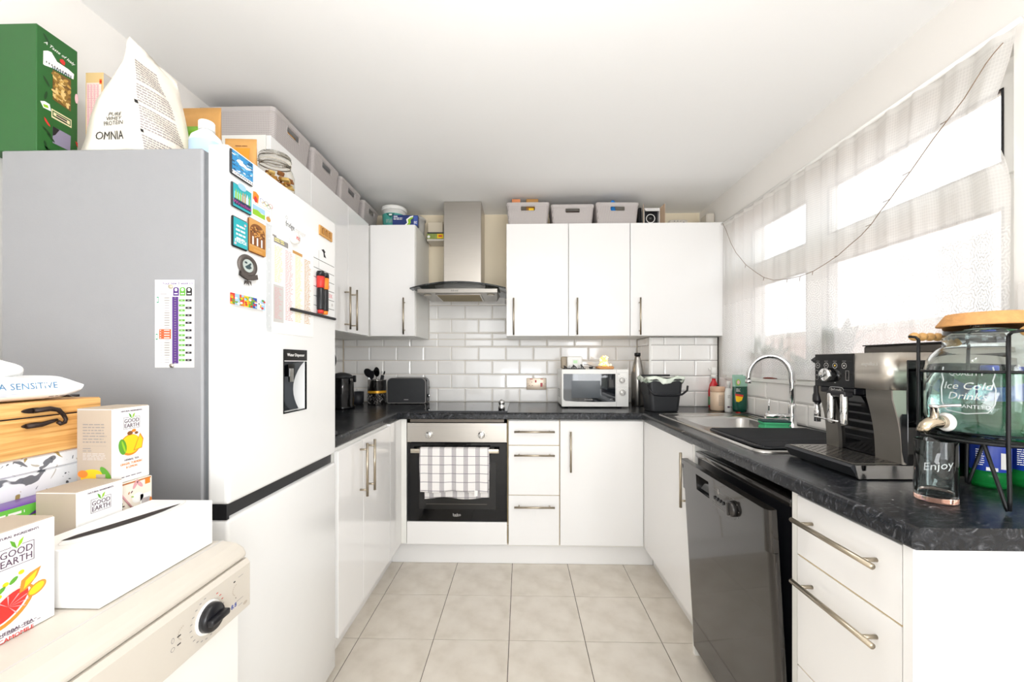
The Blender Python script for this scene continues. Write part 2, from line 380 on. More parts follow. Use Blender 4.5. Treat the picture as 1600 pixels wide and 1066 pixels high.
# outdoors
brickm = ramp_mat('garden_brick', [(.2, '#b08a7c'), (.5, '#c4a396'), (.8, '#d1b6aa')], 9, .8, kind='cells')
gw = MB().box(4.2, 4.4, -2, 9, -.2, 1.60); gw.box(4.17, 4.43, -2, 9, 1.60, 1.66, 1)
tag(gw.build('garden_wall', [brickm, mat('coping_stone', '#b9aea2', .8, noise=.1)], fix=True), 'red brick garden wall seen faintly through the lace curtain', 'wall')
struct('ground', MB().box(XR + .24, 14, -8, 14, -.3, -.2), mat('patio_slabs', '#a9a49a', .85, noise=.12, nscale=3))
struct('ground_2', MB().box(-8, 8, -14, YN, -.3, -.09), mat('outer_ground', '#c2bcb2', .85, noise=.08, nscale=2))

# ================================================================ BASE UNITS
def bar_handle(parent, M, L, r=.006, out=.032, name='handle', m=None, sp=None):
    """bar along local Y centred on the origin, standing off along local Z"""
    mb = MB(M); sp = sp or L * .76
    mb.tube([(0, -L / 2, out), (0, L / 2, out)], r, 12)
    for q in (-sp / 2, sp / 2): mb.tube([(0, q, 0), (0, q, out)], r * .75, 8)
    return mb.build(name, m or handle_steel, parent)
def front(parent, F, u0, u1, v0, v1, name='door', t=.018, m=None):
    """flat door or drawer front in frame F (outer face at n = 0)"""
    mb = MB(F); mb.box(u0, u1, v0, v1, -t, 0, 0, .0012)
    return mb.build(name, m or gloss_white, parent)
ZB, ZT_ = .135, .862
FL = frame('+X', (-.71, 0, 0)); FB = frame('-Y', (0, 2.33, 0)); FR = frame('-X', (.715, 0, 0))
HV = Matrix.Rotation(0, 4, 'Z'); HH = Matrix.Rotation(R(90), 4, 'Z')
# left run
bc = thing('base_cabinet', 'white gloss double-door base cabinet under the left worktop, half behind the fridge', 'cabinet', (-1.03, 1.83, 0))
MB().box(XL + .002, -.7295, 1.525, 2.14, .12, .873).build('carcass', carcass_white, bc)
d = front(bc, FL, 1.527, 1.772, ZB, ZT_); bar_handle(d, FL @ Matrix.Translation((1.737, .735, 0)), .235)
d = front(bc, FL, 1.776, 2.137, ZB, ZT_); bar_handle(d, FL @ Matrix.Translation((1.826, .735, 0)), .235)
cl = thing('corner_filler', 'plain white corner filler panel between the left cabinet and the oven', 'panel', (-.70, 2.3, 0))
MB().box(-.73, -.71, 2.142, 2.345, ZB, .873).build('side_panel', gloss_white, cl); MB().box(-.709, -.678, 2.335, 2.35, ZB, .873).build('post', carcass_white, cl)
# panel below the oven
oh = thing('filler_panel', 'plain white panel directly below the oven', 'panel', (-.378, 2.34, ZB))
front(oh, FB, -.674, -.082, ZB, .268, 'lower_panel')
MB().box(-.0795, -.077, 2.334, 2.352, ZB, .873).build('edge_strip', edge_beige, oh)
# drawer unit
du = thing('drawer_unit', 'narrow white three-drawer unit right of the oven', 'cabinet', (.075, 2.6, 0))
MB().box(-.0745, .2265, 2.352, 2.90, .12, .873).build('carcass', carcass_white, du)
for v0, v1, hz in ((.723, .866, .805), (.430, .719, .668), (ZB, .426, .367)):
    d = front(du, FB, -.0725, .2235, v0, v1, 'drawer'); bar_handle(d, FB @ Matrix.Translation((.078, hz, 0)) @ HH, .235)
MB().box(.2245, .2265, 2.334, 2.352, ZB, .873).build('edge_strip', edge_beige, du)
for z in (.719, .426): MB().box(-.0725, .2235, 2.338, 2.352, z, z + .004).build('edge_strip', edge_beige, du)
# back right corner unit
cb = thing('corner_base_cabinet', 'white single-door base cabinet below the microwave', 'cabinet', (.47, 2.6, 0))
MB().box(.2275, .7335, 2.352, 2.90, .12, .873).build('carcass', carcass_white, cb)
d = front(cb, FB, .230, .7145, ZB, .866); bar_handle(d, FB @ Matrix.Translation((.288, .690, 0)), .235)
# right corner unit
rc = thing('sink_base_cabinet', 'white base cabinet with a tall bar-handle door left of the dishwasher, below the sink', 'cabinet', (1.0, 2.0, 0))
MB().box(.734, XR - .003, 1.672, 2.345, .12, .750).build('carcass', carcass_white, rc); MB().box(.734, .752, 1.672, 2.345, .751, .873).build('top_rail', carcass_white, rc)
d = front(rc, FR, -2.325, -1.674, ZB, .866); bar_handle(d, FR @ Matrix.Translation((-1.715, .705, 0)), .235)
tag(MB().box(.716, XR - .003, 1.652, 1.670, .0, .873).build('gable_panel', carcass_white), 'thin white upright end panel between the sink cabinet and the dishwasher', 'panel')
# end drawers
ed = thing('end_drawer_unit', 'white wide-handled drawer unit at the near end of the right run', 'cabinet', (1.0, .91, 0))
MB().box(.734, XR - .003, .757, 1.066, .08, .873).build('carcass', carcass_white, ed)
MB().box(.717, .7335, 1.047, 1.066, .0, .873).build('side_strip', carcass_white, ed)
for v0, v1, hz in ((.715, .866, .812), (.430, .711, .657), (.14, .426, .367)):
    d = front(ed, FR, -1.044, -.762, v0, v1, 'drawer'); bar_handle(d, FR @ Matrix.Translation((-.903, hz, 0)) @ HH, .232)
for z in (.711, .426): MB().box(.719, .7335, .762, 1.044, z, z + .004).build('edge_strip', edge_beige, ed)
MB().box(.712, XR - .003, .737, .756, .0, .873).build('end_panel', gloss_white, ed)
# plinths
struct('baseboard_left', MB().box(-.80, -.782, 1.52, 2.39, 0, .119), gloss_white)
struct('baseboard_back', MB().box(-.781, .786, 2.385, 2.403, 0, .119), gloss_white)
struct('baseboard_right', MB().box(.787, .805, 1.672, 2.384, 0, .119), gloss_white)
# ================================================================ WORKTOP
wt = thing('worktop', 'continuous speckled black laminate worktop around three sides of the kitchen', 'worktop', (0, 2.3, .875))
def wprof(M, a0, a1, depth):
    """rolled-front slab: local x depth from the front edge, y up, extruded along local z"""
    p = [(0, .006), (.003, .002), (.008, 0), (depth, 0), (depth, .04), (.014, .04), (.007, .038), (.002, .033), (0, .026)]
    return MB(M).prism(p, a0, a1, 0)
mx = lambda c0, c1, c2, o: Matrix(((c0[0], c1[0], c2[0], o[0]), (c0[1], c1[1], c2[1], o[1]), (c0[2], c1[2], c2[2], o[2]), (0, 0, 0, 1)))
Mb = mx((0, 1, 0), (0, 0, 1), (1, 0, 0), (0, 2.305, .875))
wprof(Mb, XL + .001, XR - .001, .624).build('worktop_section', worktop_black, wt, fix=True)
Ml = mx((-1, 0, 0), (0, 0, 1), (0, 1, 0), (-.722, 0, .875))
wprof(Ml, 1.52, 2.3045, .612).build('worktop_section', worktop_black, wt, fix=True)
Mr = mx((1, 0, 0), (0, 0, 1), (0, 1, 0), (.695, 0, .875))
w3 = wprof(Mr, .722, 2.3045, .614).build('worktop_section', worktop_black, wt, fix=True)
cut(w3, MB().box(.820, 1.215, 1.79, 2.16, .8, 1.0))
# ================================================================ WALL UNITS
ZW0, ZW1 = 1.378, 2.100
FWL = frame('+X', (-.98, 0, 0)); FWB = frame('-Y', (0, 2.55, 0))
def wall_unit(label, x0, x1, y0, y1, F, u0, u1, hu, hz, name='wall_cabinet'):
    o = thing(name, label, 'cabinet', ((x0 + x1) / 2, (y0 + y1) / 2, ZW0), 'wall cabinets')
    MB().box(x0, x1, y0, y1, ZW0, ZW1).build('carcass', carcass_white, o)
    d = front(o, F, u0, u1, ZW0 + .001, ZW1 - .001)
    bar_handle(d, F @ Matrix.Translation((hu, hz, 0)), .235, .0055)
    return o
G = .019
wall_unit('white wall cabinet nearest the camera, right behind the fridge', XL + .002, -.98 - G, 1.53, 1.829, FWL, 1.532, 1.827, 1.80, 1.52)
wall_unit('white wall cabinet on the left wall, second along from the fridge', XL + .002, -.98 - G, 1.831, 2.229, FWL, 1.833, 2.227, 2.185, 1.51)
wall_unit('white wall cabinet on the left wall, last before the corner', XL + .002, -.98 - G, 2.231, 2.548, FWL, 2.231, 2.532, 2.275, 1.51)
wall_unit('white wall cabinet on the back wall left of the cooker hood', XL + .002, -.684, 2.55 + G, YB, FWB, -.978, -.686, -.752, 1.505)
wall_unit('white wall cabinet on the back wall directly right of the cooker hood, with lamp reflections', -.094, .303, 2.55 + G, YB, FWB, -.093, .302, -.047, 1.500)
wall_unit('white wall cabinet in the middle of the three right of the hood', .305, .696, 2.55 + G, YB, FWB, .306, .695, .357, 1.500)
wall_unit('wide white wall cabinet beside the window', .698, XR - .003, 2.55 + G, YB, FWB, .699, XR - .012, .754, 1.500)
# ================================================================ FRIDGE FREEZER
fx = -.71                                                            # outer face of the doors
fr = thing('fridge_freezer', 'tall white fridge freezer with a water dispenser and magnets on its door', 'fridge', (-1.0, 1.23, 0))
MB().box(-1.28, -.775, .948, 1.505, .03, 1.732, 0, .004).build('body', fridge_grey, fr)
MB().box(-.776, -.764, .958, 1.495, .06, 1.725).build('door_gasket', rubber, fr)
def fdoor(z0, z1):
    m = MB(); m.box(-.763, fx, .946, 1.507, z0, z1, 0, .009, 3); return m
FF = frame('+X', (fx, 0, 0))
ud = fdoor(.862, 1.742).build('fridge_door', fridge_white, fr)
cut(ud, MB().box(fx - .045, fx + .01, 1.172, 1.293, 1.058, 1.213))
MB().box(-.770, fx - .018, .95, 1.503, .826, .8615).build('handle_recess', black_plastic, fr)
fdoor(.04, .826).build('freezer_door', fridge_white, fr)
MB().box(-.776, fx - .004, .9465, .955, .8262, .8615).build('hinge_cover', black_plastic, fr)
wd = MB(FF)
wd.box(1.169, 1.296, 1.213, 1.249, -.003, .003, 0); wd.rect(1.170, 1.295, 1.2125, 1.2145, .0032, 1)
for a, b, c, d in ((1.169, 1.172, 1.055, 1.213), (1.293, 1.296, 1.055, 1.213), (1.169, 1.296, 1.055, 1.058)): wd.box(a, b, c, d, -.003, .002, 0)
text(wd, 'Water Dispenser', 1.232, 1.232, .0135, 1, .0034)
wd.grid(lambda u, v: (1.172 + .121 * u, 1.058 + .155 * v, -.004 - .038 * math.sin(math.pi * min(1, .15 + v * .85)) ** .8), 10, 10, 2)
wd.box(1.215, 1.250, 1.165, 1.213, -.035, -.012, 0); wd.box(1.222, 1.243, 1.148, 1.19, -.016, -.011, 3)
wd.build('water_dispenser', [black_gloss, white, mat('dispenser_dark', '#1d232b', .15, .5), chrome], ud)
# ---- magnets and papers on the door and side (things of their own)
def magnet(name, label, u0, u1, v0, v1, mats, draw, t=.006, cat='magnet', r=.004, group='magnets and papers on the fridge door', F=None, lift=.0004, name2='print', dst=None):
    F = F or FF
    if dst: F = F @ Matrix.Translation((dst[0], dst[2], 0)) @ Matrix.Diagonal(((dst[1] - dst[0]) / (u1 - u0), (dst[3] - dst[2]) / (v1 - v0), 1, 1)) @ Matrix.Translation((-u0, -v0, 0))
    o = off_thing = thing(name, label, cat, F @ Vector(((u0 + u1) / 2, v0, .0)), group)
    MB(F).box(u0, u1, v0, v1, lift, lift + t, 0, r if t > .003 else 0).build('backing', mats[0], o)
    p = MB(F); draw(p, lift + t + .0003); p.build(name2, mats[1:], o); return o
def sea(p, n):
    p.rect(.980, 1.019, 1.655, 1.713, n, 0)
    for k in range(60):
        u = rnd.uniform(.981, 1.017); v = rnd.uniform(1.663, 1.711); p.ell(u, v, rnd.uniform(.0012, .004), rnd.uniform(.0006, .002), n + .0001 + k * 2e-6, rnd.choice((1, 2, 3, 4)), 7)
    p.poly([(.987, 1.690), (1.006, 1.684), (1.011, 1.687), (1.004, 1.694), (.990, 1.697)], n + .0004, 2); p.rect(.992, .999, 1.694, 1.699, n + .0005, 2)
    p.rect(.980, 1.019, 1.651, 1.661, n + .0003, 2)
    text(p, 'CORNWALL', .9995, 1.656, .0085, 4, n + .0005, sx=.85)
    for k in range(4): p.rect(1.010 + .004 * (k % 2), 1.012 + .004 * (k % 2), 1.702 + .005 * (k // 2), 1.705 + .005 * (k // 2), n + .0006, 4)
seab = mat('print_sea', '#2f86bd', .35); seal = mat('print_sea_light', '#7fc4e0', .35); navy = mat('print_navy', '#1f3550', .4)
magnet('picture_magnet', 'blue harbour picture magnet with boats, topmost on the fridge door', .9775, 1.021, 1.649, 1.716, [dark_grey, seab, seal, white, mat('print_slate', '#4e6878', .4), navy], sea, dst=(.946, 1.030, 1.670, 1.732))
def wroc(p, n):
    p.rect(.981, 1.020, 1.577, 1.637, n, 0); p.rect(.983, 1.018, 1.600, 1.617, n + .0001, 1)
    for k in range(7): u = .985 + k * .0048; p.poly([(u, 1.598), (u + .003, 1.598), (u + .003, 1.612 + rnd.random() * .012), (u + .0015, 1.626), (u, 1.612)], n + .0002, rnd.choice((2, 3, 4)))
    p.rect(.983, 1.018, 1.583, 1.599, n + .0003, 5)
    text(p, 'Wroclaw', 1.0, 1.590, .0125, 6, n + .0005, sx=.85)
    p.ell(.999, 1.637, .009, .009, n + .0007, 7, 16)
magnet('picture_magnet', 'turquoise city picture magnet with Wroclaw lettering', .9785, 1.0225, 1.575, 1.640, [dark_grey, teal, seal, tan, leafg, white, navy, mat('print_magenta', '#b0338a', .4), lblue], wroc, dst=(.950, 1.024, 1.592, 1.653))
def rings_print(p, n):
    p.poly([(1.028, 1.616), (1.041, 1.610), (1.043, 1.632), (1.036, 1.638), (1.029, 1.636)], n, 0)
    p.ell(1.035, 1.618, .004, .008, n + .0001, 1)
    for k, (du, dv, c) in enumerate(((0, 0, 2), (.0115, 0, 3), (.023, 0, 1), (.0058, -.005, 4), (.0173, -.005, 5))): p.ring(1.050 + du, 1.624 + dv, .0055, .0009, n + .0002 + k * 2e-5, c)
    p.rect(1.030, 1.072, 1.607, 1.6077, n, 1); p.rect(1.028, 1.058, 1.590, 1.603, n, 6); p.poly([(1.028, 1.577), (1.058, 1.577), (1.058, 1.590), (1.050, 1.588), (1.040, 1.593), (1.028, 1.590)], n + .0001, 7)
    p.ell(1.067, 1.585, .006, .007, n, 8)
magnet('souvenir_card', 'white card with five coloured rings beside the city magnet', 1.0255, 1.0755, 1.573, 1.641, [white, orange, red, blue, black, yellow, green, lblue, leafg, tan], rings_print, t=.0015, cat='card', dst=(1.027, 1.111, 1.598, 1.668))
def teal_(p, n):
    p.rect(.981, 1.013, 1.503, 1.560, n, 0)
    for k, w in enumerate((.019, .022, .021, .019)): p.lines(.997 - w / 2, .997 + w / 2, 1.542 - k * .0085, 1.547 - k * .0085, 1, 1, n + .0002, .8, 3, 0)
    text(p, 'FRIDGE', .997, 1.514, .009, 1, n + .0004, sx=.9)
    p.ell(1.007, 1.552, .0025, .0025, n + .0002, 2); p.ell(.985, 1.508, .0025, .0025, n + .0002, 2)
magnet('slogan_magnet', 'turquoise slogan magnet with white lettering', .979, 1.015, 1.500, 1.563, [black_plastic, teal, white, pink], teal_, dst=(.952, 1.009, 1.494, 1.571))
def gate(p, n):
    p.rect(1.0165, 1.0465, 1.497, 1.566, n, 0)
    p.ell(1.0315, 1.541, .0135, .018, n + .0001, 1, 20, 0, 0, 180); p.rect(1.018, 1.045, 1.512, 1.541, n + .0001, 1)
    for k in range(46): p.ell(rnd.uniform(1.020, 1.043), rnd.uniform(1.530, 1.552), .0016, .0016, n + .0002 + k * 2e-6, rnd.choice((0, 2, 3)), 6)
    for k in range(3): p.rect(1.022 + k * .0078, 1.0245 + k * .0078, 1.513, 1.530, n + .0003, 4)
    p.rect(1.017, 1.0462, 1.497, 1.508, n + .0003, 2); p.rect(1.024, 1.040, 1.500, 1.5045, n + .0005, 0)
magnet('carved_magnet', 'brown carved gateway magnet with an arched window', 1.0165, 1.0475, 1.495, 1.568, [brown, tan, brown, mat('print_ochre', '#c48a3c', .5), mat('print_umber', '#4a2a14', .5), white], gate, dst=(1.0105, 1.080, 1.497, 1.588))
pm = thing('round_magnet', 'round pewter magnet with a bird picture and ribbon at its foot', 'magnet', (fx, 1.009, 1.415), 'magnets and papers on the fridge door')
MRM = FF @ Matrix.Translation((1.010, 1.459, .0005)) @ Matrix.Diagonal((1.38, 1.10, 1, 1))
MB(MRM).lathe([(0, 0), (.0245, 0), (.026, .003), (.0235, .007), (.017, .007), (.0155, .004), (0, .004)], n=30).build('frame', mat('pewter', '#6b6460', .45, .7, noise=.2, nscale=200, bump=.5, bscale=500), pm)
rb = MB(FF @ Matrix.Translation((1.010, 1.440, 0)) @ Matrix.Diagonal((1.6, 1.25, 1, 1)) @ Matrix.Translation((-1.010, -1.450, 0))); rb.poly([(.992, 1.452), (.990, 1.441), (1.0, 1.437), (1.009, 1.435), (1.019, 1.437), (1.031, 1.442), (1.029, 1.452), (1.010, 1.444)], .009); rb.poly([(1.004, 1.434), (1.002, 1.424), (1.009, 1.431), (1.015, 1.424), (1.014, 1.434)], .0085)
rb.M = Matrix.Identity(4); k0 = list(rb.v); rb.v += [p - Vector((.006, 0, 0)) for p in k0]; nf = [[i + len(k0) for i in f][::-1] for f in rb.f]; rb.f += nf; rb.m += [0] * 2; rb.s += [False] * 2
rb.build('ribbon', MATS['pewter'], pm)
MB(MRM).ell(0, 0, .015, .015, .0045, 0).poly([(-.009, -.004), (-.002, .001), (.006, .008), (.009, .007), (.006, .001), (.010, -.003), (.003, -.008), (-.004, -.008)], .0048, 1).ell(-.006, .006, .004, .0025, .0048, 1, 8).build('picture', [mat('print_mist', '#b9c3be', .3), mat('print_darkteal', '#2c4348', .3)], pm)
def letters(p, n):
    x = .978
    for k in range(8):
        w = .0056; c = (0, 1, 0, 2, 3, 4, 5, 1)[k]
        p.rect(x, x + w, 1.387, 1.407, n + k * 1e-5, c)
        for q in range(6): p.ell(x + rnd.uniform(.001, w - .001), rnd.uniform(1.389, 1.405), .0018, .0022, n + .0002 + q * 1e-5, rnd.choice((0, 1, 2, 3, 5, 6)), 7)
        x += w
    p.rect(1.008, 1.0215, 1.3965, 1.3985, n + .0004, 5); p.rect(1.013, 1.0155, 1.387, 1.407, n + .0004, 5)
magnet('flags_magnet', 'narrow multicoloured magnet strip with red, yellow and green patches', .9775, 1.0235, 1.386, 1.409, [white, red, lblue, yellow, green, blue, white, orange], letters, t=.007, dst=(.941, 1.075, 1.350, 1.382))
# papers under a plastic sleeve
def sheet(p, n):
    p.rect(1.046, 1.058, 1.556, 1.5605, n, 1)
    for c in range(4): p.lines(1.052 + c * .0335, 1.052 + c * .0335 + .026, 1.350 if c else 1.442, 1.535, 44 if c else 22, (2, 4, 2, 5)[c], n, .4, 3, .35)
    p.rect(1.049, 1.080, 1.343, 1.437, n, 3); p.lines(1.052, 1.077, 1.350, 1.430, 20, 4, n + .0003, .35, 3, .5)
    p.rect(1.050, 1.095, 1.542, 1.556, n, 1); p.lines(1.052, 1.09, 1.544, 1.554, 2, 2, n + .0002, .5, 3)
    p.rect(1.110, 1.145, 1.537, 1.545, n, 6)
magnet('paper_list', 'printed sheet with small columns and a yellow block on the fridge door', 1.046, 1.190, 1.315, 1.562, [white, pink, grey, pyellow, lgrey, mat('print_rose', '#d9a0a4', .5), tan], lambda p, n: sheet(p, n), t=.0012, cat='paper', name2='printing', dst=(1.115, 1.340, 1.294, 1.578))
sl = MB(FF); sl.box(1.088, 1.1135, 1.296, 1.648, .0004, .0016, 0)
for k in range(11): sl.ell(1.1, 1.31 + k * .031, .0016, .003, .0019, 1, 8)
tag(sl.build('plastic_sleeve', [mat('sleeve_plastic', '#e9ecee', .15, alpha=.55), lgrey]), 'clear punched plastic sleeve strip along the edge of the printed sheet', 'sleeve', 'magnets and papers on the fridge door')
im = thing('round_magnet', 'small thick white round magnet with red letters pinning the sheet', 'magnet', (fx, 1.215, 1.58), 'magnets and papers on the fridge door')
Mim = FF @ Matrix.Translation((1.213, 1.594, .0018)) @ Matrix.Scale(1.5, 4)
MB(Mim).lathe([(0, 0), (.0105, 0), (.0115, .003), (.0115, .010), (.0095, .012), (0, .012)], n=24).build('disc', white_plastic, im)
q = MB(Mim); text(q, 'itc', 0, 0, .013, 0, .0123, ext=.0002); q.build('lettering', red, im)
# whiteboard planner
wb = thing('whiteboard_planner', 'thin magnetic whiteboard planner with black ruled lines', 'whiteboard', (fx, 1.30, 1.315), 'magnets and papers on the fridge door')
MB(FF).box(1.122, 1.495, 1.370, 1.662, .0001, .0003).build('board', mat('board_white', '#f3f3f2', .15), wb)
q = MB(FF)
text(q, 'fridge', 1.204, 1.629, .024, 0, .0005, sx=.85); q.ring(1.186, 1.648, .005, .001, .0005, 0)
text(q, 'manager', 1.262, 1.627, .021, 1, .0005, sx=.85)
for k in range(6): q.rect(1.200, 1.492, 1.569 - k * .0326, 1.5708 - k * .0326, .0006, 0)
q.rect(1.3765, 1.3775, 1.534, 1.603, .0005, 0); q.poly([(1.395, 1.610), (1.412, 1.616), (1.424, 1.609), (1.418, 1.602), (1.430, 1.588), (1.412, 1.588), (1.409, 1.603)], .0006, 0)
text(q, 'FISH', 1.438, 1.487, .020, 2, .0006); text(q, 'WEEK', 1.45, 1.455, .020, 2, .0006); q.ell(1.475, 1.424, .007, .006, .0006, 1)
q.build('ruling', [black, lgrey, mat('marker_pink', '#d9828c', .5)], wb)
MB(FF).box(1.20, 1.490, 1.3685, 1.3775, .0004, .010, 0, .002).build('tray', black_plastic, wb)
for (u, c, lab, v0) in ((1.362, red, 'red and black marker pen clipped to the fridge door, the left one', 1.3795), (1.3925, orange, 'orange and black marker pen clipped to the fridge door, the right one', 1.379)):
    mp_ = thing('marker_pen', lab, 'pen', (fx + .012, u, v0), 'magnets and papers on the fridge door'); M = Matrix.Translation((fx + .0145, u, v0)) @ Matrix.Diagonal((1.35, 1.35, 1, 1))
    MB(M).lathe([(0, 0), (.007, 0), (.0075, .012)], n=14).build('end_plug', c, mp_)
    MB(M).lathe([(.0085, .012), (.0088, .016), (.0088, .085), (.0075, .088)], n=14).build('barrel', black_plastic, mp_)
    MB(M).lathe([(.0076, .088), (.0092, .090), (.0098, .128)], n=14).build('cap', c, mp_)
    MB(M).lathe([(.0098, .1281), (.0098, .142), (.008, .146), (0, .146)], n=14).build('cap_magnet', black_plastic, mp_)
dm = thing('wooden_magnet', 'small golden wooden fretwork magnet near the top of the door', 'magnet', (fx, 1.42, 1.65), 'magnets and papers on the fridge door')
FZ = FF @ Matrix.Translation((1.375, 1.658, 0)) @ Matrix.Diagonal((1.65, .95, 1, 1)) @ Matrix.Translation((-1.362, -1.6015, 0))
MB(FZ).box(1.362, 1.418, 1.6015, 1.638, .0004, .006, 0, .001).build('plate', tan, dm)
q = MB(FZ)
for k in range(3): u = 1.375 + k * .015; q.ell(u, 1.625, .0052, .007, .0065, 0, 12, 0, 0, 180); q.rect(u - .0052, u + .0052, 1.609, 1.625, .0065, 0); q.rect(u - .003, u + .003, 1.610, 1.623, .0068, 1); q.ell(u, 1.625, .003, .004, .0068, 1, 12)
q.build('arches', [brown, MATS['print_ochre']], dm)
# calendar on the fridge side
FS = frame('-Y', (0, .948, 0))
cal = thing('collection_calendar', 'narrow waste collection calendar with purple, green and black columns on the fridge side', 'calendar', (-.838, .947, 1.193))
cu0, cu1, cv0, cv1 = -.892, -.795, 1.197, 1.4105
MB(FS).box(cu0, cu1, cv0, cv1, .0003, .0009).build('sheet', white, cal)
q = MB(FS); px = lambda x: cu0 + (x - 958) / 252 * (cu1 - cu0); py = lambda y: cv1 - (y - 150) / 550 * (cv1 - cv0)
n = .0012
text(q, 'Your new 3 week co', (px(1000) + px(1210)) / 2, py(173), .0088, 0, n + .0001, sx=1.02)
for (a, b, c) in ((1076, 1114, 1), (1118, 1156, 2), (1160, 1198, 3)):
    q.rect(px(a), px(b), py(250), py(210), n, c); q.ell((px(a) + px(b)) / 2, py(210), (px(b) - px(a)) / 2, .0055, n, c, 16, 0, 0, 180); q.ell((px(a) + px(b)) / 2, py(212), .0035, .004, n + .0002, 4, 10); q.rect(px(a + 8), px(b - 8), py(240), py(234), n + .0002, 4)
q.rect(px(1070), px(1110), py(676), py(256), n, 1)
for k in range(27):
    y = 264 + k * 15.6
    q.rect(px(1084), px(1096), py(y + 2), py(y - 2), n + .0002, 5)
    if k % 2 == 1 or k in (7,): q.rect(px(1113), px(1152), py(y + 7), py(y - 7), n, 2); q.rect(px(1126), px(1138), py(y + 1), py(y - 1), n + .0002, 4)
    if k % 3 == 1: q.rect(px(1155), px(1196), py(y + 7), py(y - 7), n, 3); q.rect(px(1170), px(1182), py(y + 1), py(y - 1), n + .0002, 4)
    if 13 <= k <= 16: q.rect(px(985), px(1063), py(y + 7.6), py(y - 7.6), n, 6); q.rect(px(1018), px(1054), py(y + 2), py(y - 2), n + .0002, 4); q.rect(px(991), px(999), py(y + 2), py(y - 2), n + .0002, 4)
    else:
        if (k // 6) % 2 == 1 or k < 2: q.rect(px(1014), px(1062), py(y + 7), py(y - 7), n, 7)
        q.rect(px(1021), px(1052), py(y + 2), py(y - 2), n + .0002, 5); q.rect(px(996), px(1003), py(y + 2), py(y - 2), n, 5)
q.rect(px(992), px(1036), py(240), py(236), n, 5); q.rect(px(992), px(1006), py(228), py(225), n, 5)
q.rect(px(970), px(983), py(295), py(256), n, 8); q.rect(px(964), px(977), py(526), py(488), n, 8); q.rect(px(973), px(980), py(288), py(263), n + .0002, 4); q.rect(px(967), px(974), py(519), py(495), n + .0002, 4)
q.build('printing', [purple, purple, mat('print_calgreen', '#5da339', .45), black, white, grey, mat('print_calorange', '#de5a2c', .45), lgrey, mat('print_calteal', '#2d8c6c', .45)], cal)
for i, (a, b, l) in enumerate(((1064, 194, 'upper small round pale magnet holding the calendar'), (1072, 688, 'lower small round silver magnet holding the calendar'))):
    tag(MB(FS @ Matrix.Translation((px(a), py(b), .001))).lathe([(0, 0), (.0045, 0), (.0055, .0015), (.005, .004), (0, .0045)], n=16).build('button_magnet', [mat('pale_magnet', '#bdb59f', .4, .3), steel][i]), l, 'magnet', 'calendar magnets')
# ================================================================ WASHING MACHINE
wm = thing('washing_machine', 'cream white front-loading washing machine with items piled on top, in front of the fridge', 'washing machine', (-.94, .5, 0))
wx, wn, wf = -.548, .235, .790
MB().box(-1.19, wx - .022, wn, wf, .02, .715, 0, .004).build('body', white_plastic, wm)
tp = MB(mx((1, 0, 0), (0, 0, 1), (0, 1, 0), (0, 0, 0)))
tp.prism([(-1.19, .816), (-.556, .816), (-.553, .825), (-.560, .838), (-.575, .846), (-.60, .85), (-1.19, .85)], wn, wf)
t_ = tp.build('top_cover', cream_plastic, wm, fix=True); bv = t_.modifiers.new('b', 'BEVEL'); bv.width = .012; bv.segments = 3; bv.limit_method = 'ANGLE'
MB().box(-.604, -.601, wn + .002, wf - .002, .8499, .8506).build('top_seam', lgrey, wm)
cp = MB(mx((1, 0, 0), (0, 0, 1), (0, 1, 0), (0, 0, 0)))
cp.prism([(-1.19, .717), (wx - .004, .717), (wx, .721), (wx, .806), (wx - .006, .815), (-1.19, .815)], wn, wf)
cp.build('control_panel', cream_plastic, wm, fix=True)
FW = frame('+X', (wx, 0, 0))
kn = MB(FW @ Matrix.Translation((.682, .764, 0)))
kn.lathe([(.024, 0), (.0235, .012), (.021, .015), (0, .015)], n=30); kn.box(-.021, .021, -.0055, .0055, .014, .026, 0, .003, 2)
MB(FW @ Matrix.Translation((.682, .764, 0))).lathe([(.028, .0002), (.0275, .003), (.0242, .003)], n=30).build('dial_ring', white_plastic, wm)
k_ = kn.build('program_dial', black_plastic, wm)
q = MB(FW)
for k in range(20):
    a = R(100 + k * 16.5); q.rect(.682 + .036 * math.cos(a) - .0022, .682 + .036 * math.cos(a) + .0022, .764 + .036 * math.sin(a) - .0008, .764 + .036 * math.sin(a) + .0008, .0003, 1 if k > 16 else 0)
for u in (.632, .752):
    for s_ in range(9): a = R(95 + s_ * 18); q.ell(u + .010 * math.cos(a), .772 + .010 * math.sin(a), .0012, .0012, .0003, 2, 6)
q.ell(.612, .771, .003, .0045, .0003, 0, 10); q.ell(.612, .771, .002, .0035, .0004, 3, 10); q.ell(.612, .757, .004, .0035, .0003, 0, 10); q.ell(.612, .757, .003, .0026, .0004, 3, 10)
q.rect(.620, .627, .770, .772, .0003, 4); q.rect(.620, .627, .757, .759, .0003, 4)
q.rect(.744, .749, .788, .7905, .0003, 4); q.rect(.757, .770, .792, .793, .0003, 0); q.rect(.752, .770, .748, .749, .0003, 0); q.ell(.750, .757, .001, .0015, .0003, 4, 6)
text(q, '8.8', .745, .744, .012, 5, .0003); q.rect(.757, .768, .737, .738, .0003, 0); q.ell(.776, .733, .006, .0032, .0003, 2)
q.build('printing', [grey, red, mat('print_taupe', '#b5a99a', .5), cream_plastic, black, blue], wm)
dl = MB(frame('+X', (wx - .0215, 0, 0)))
dl.ring(.525, .43, .235, .012, .0006, 0, 40); dl.build('door_ring', lgrey, wm)
MB(frame('+X', (wx - .021, 0, 0)) @ Matrix.Translation((.525, .43, 0))).lathe([(.215, 0), (.21, .018), (.15, .03), (.14, .012), (0, .012)], n=40).build('door', white_plastic, wm)
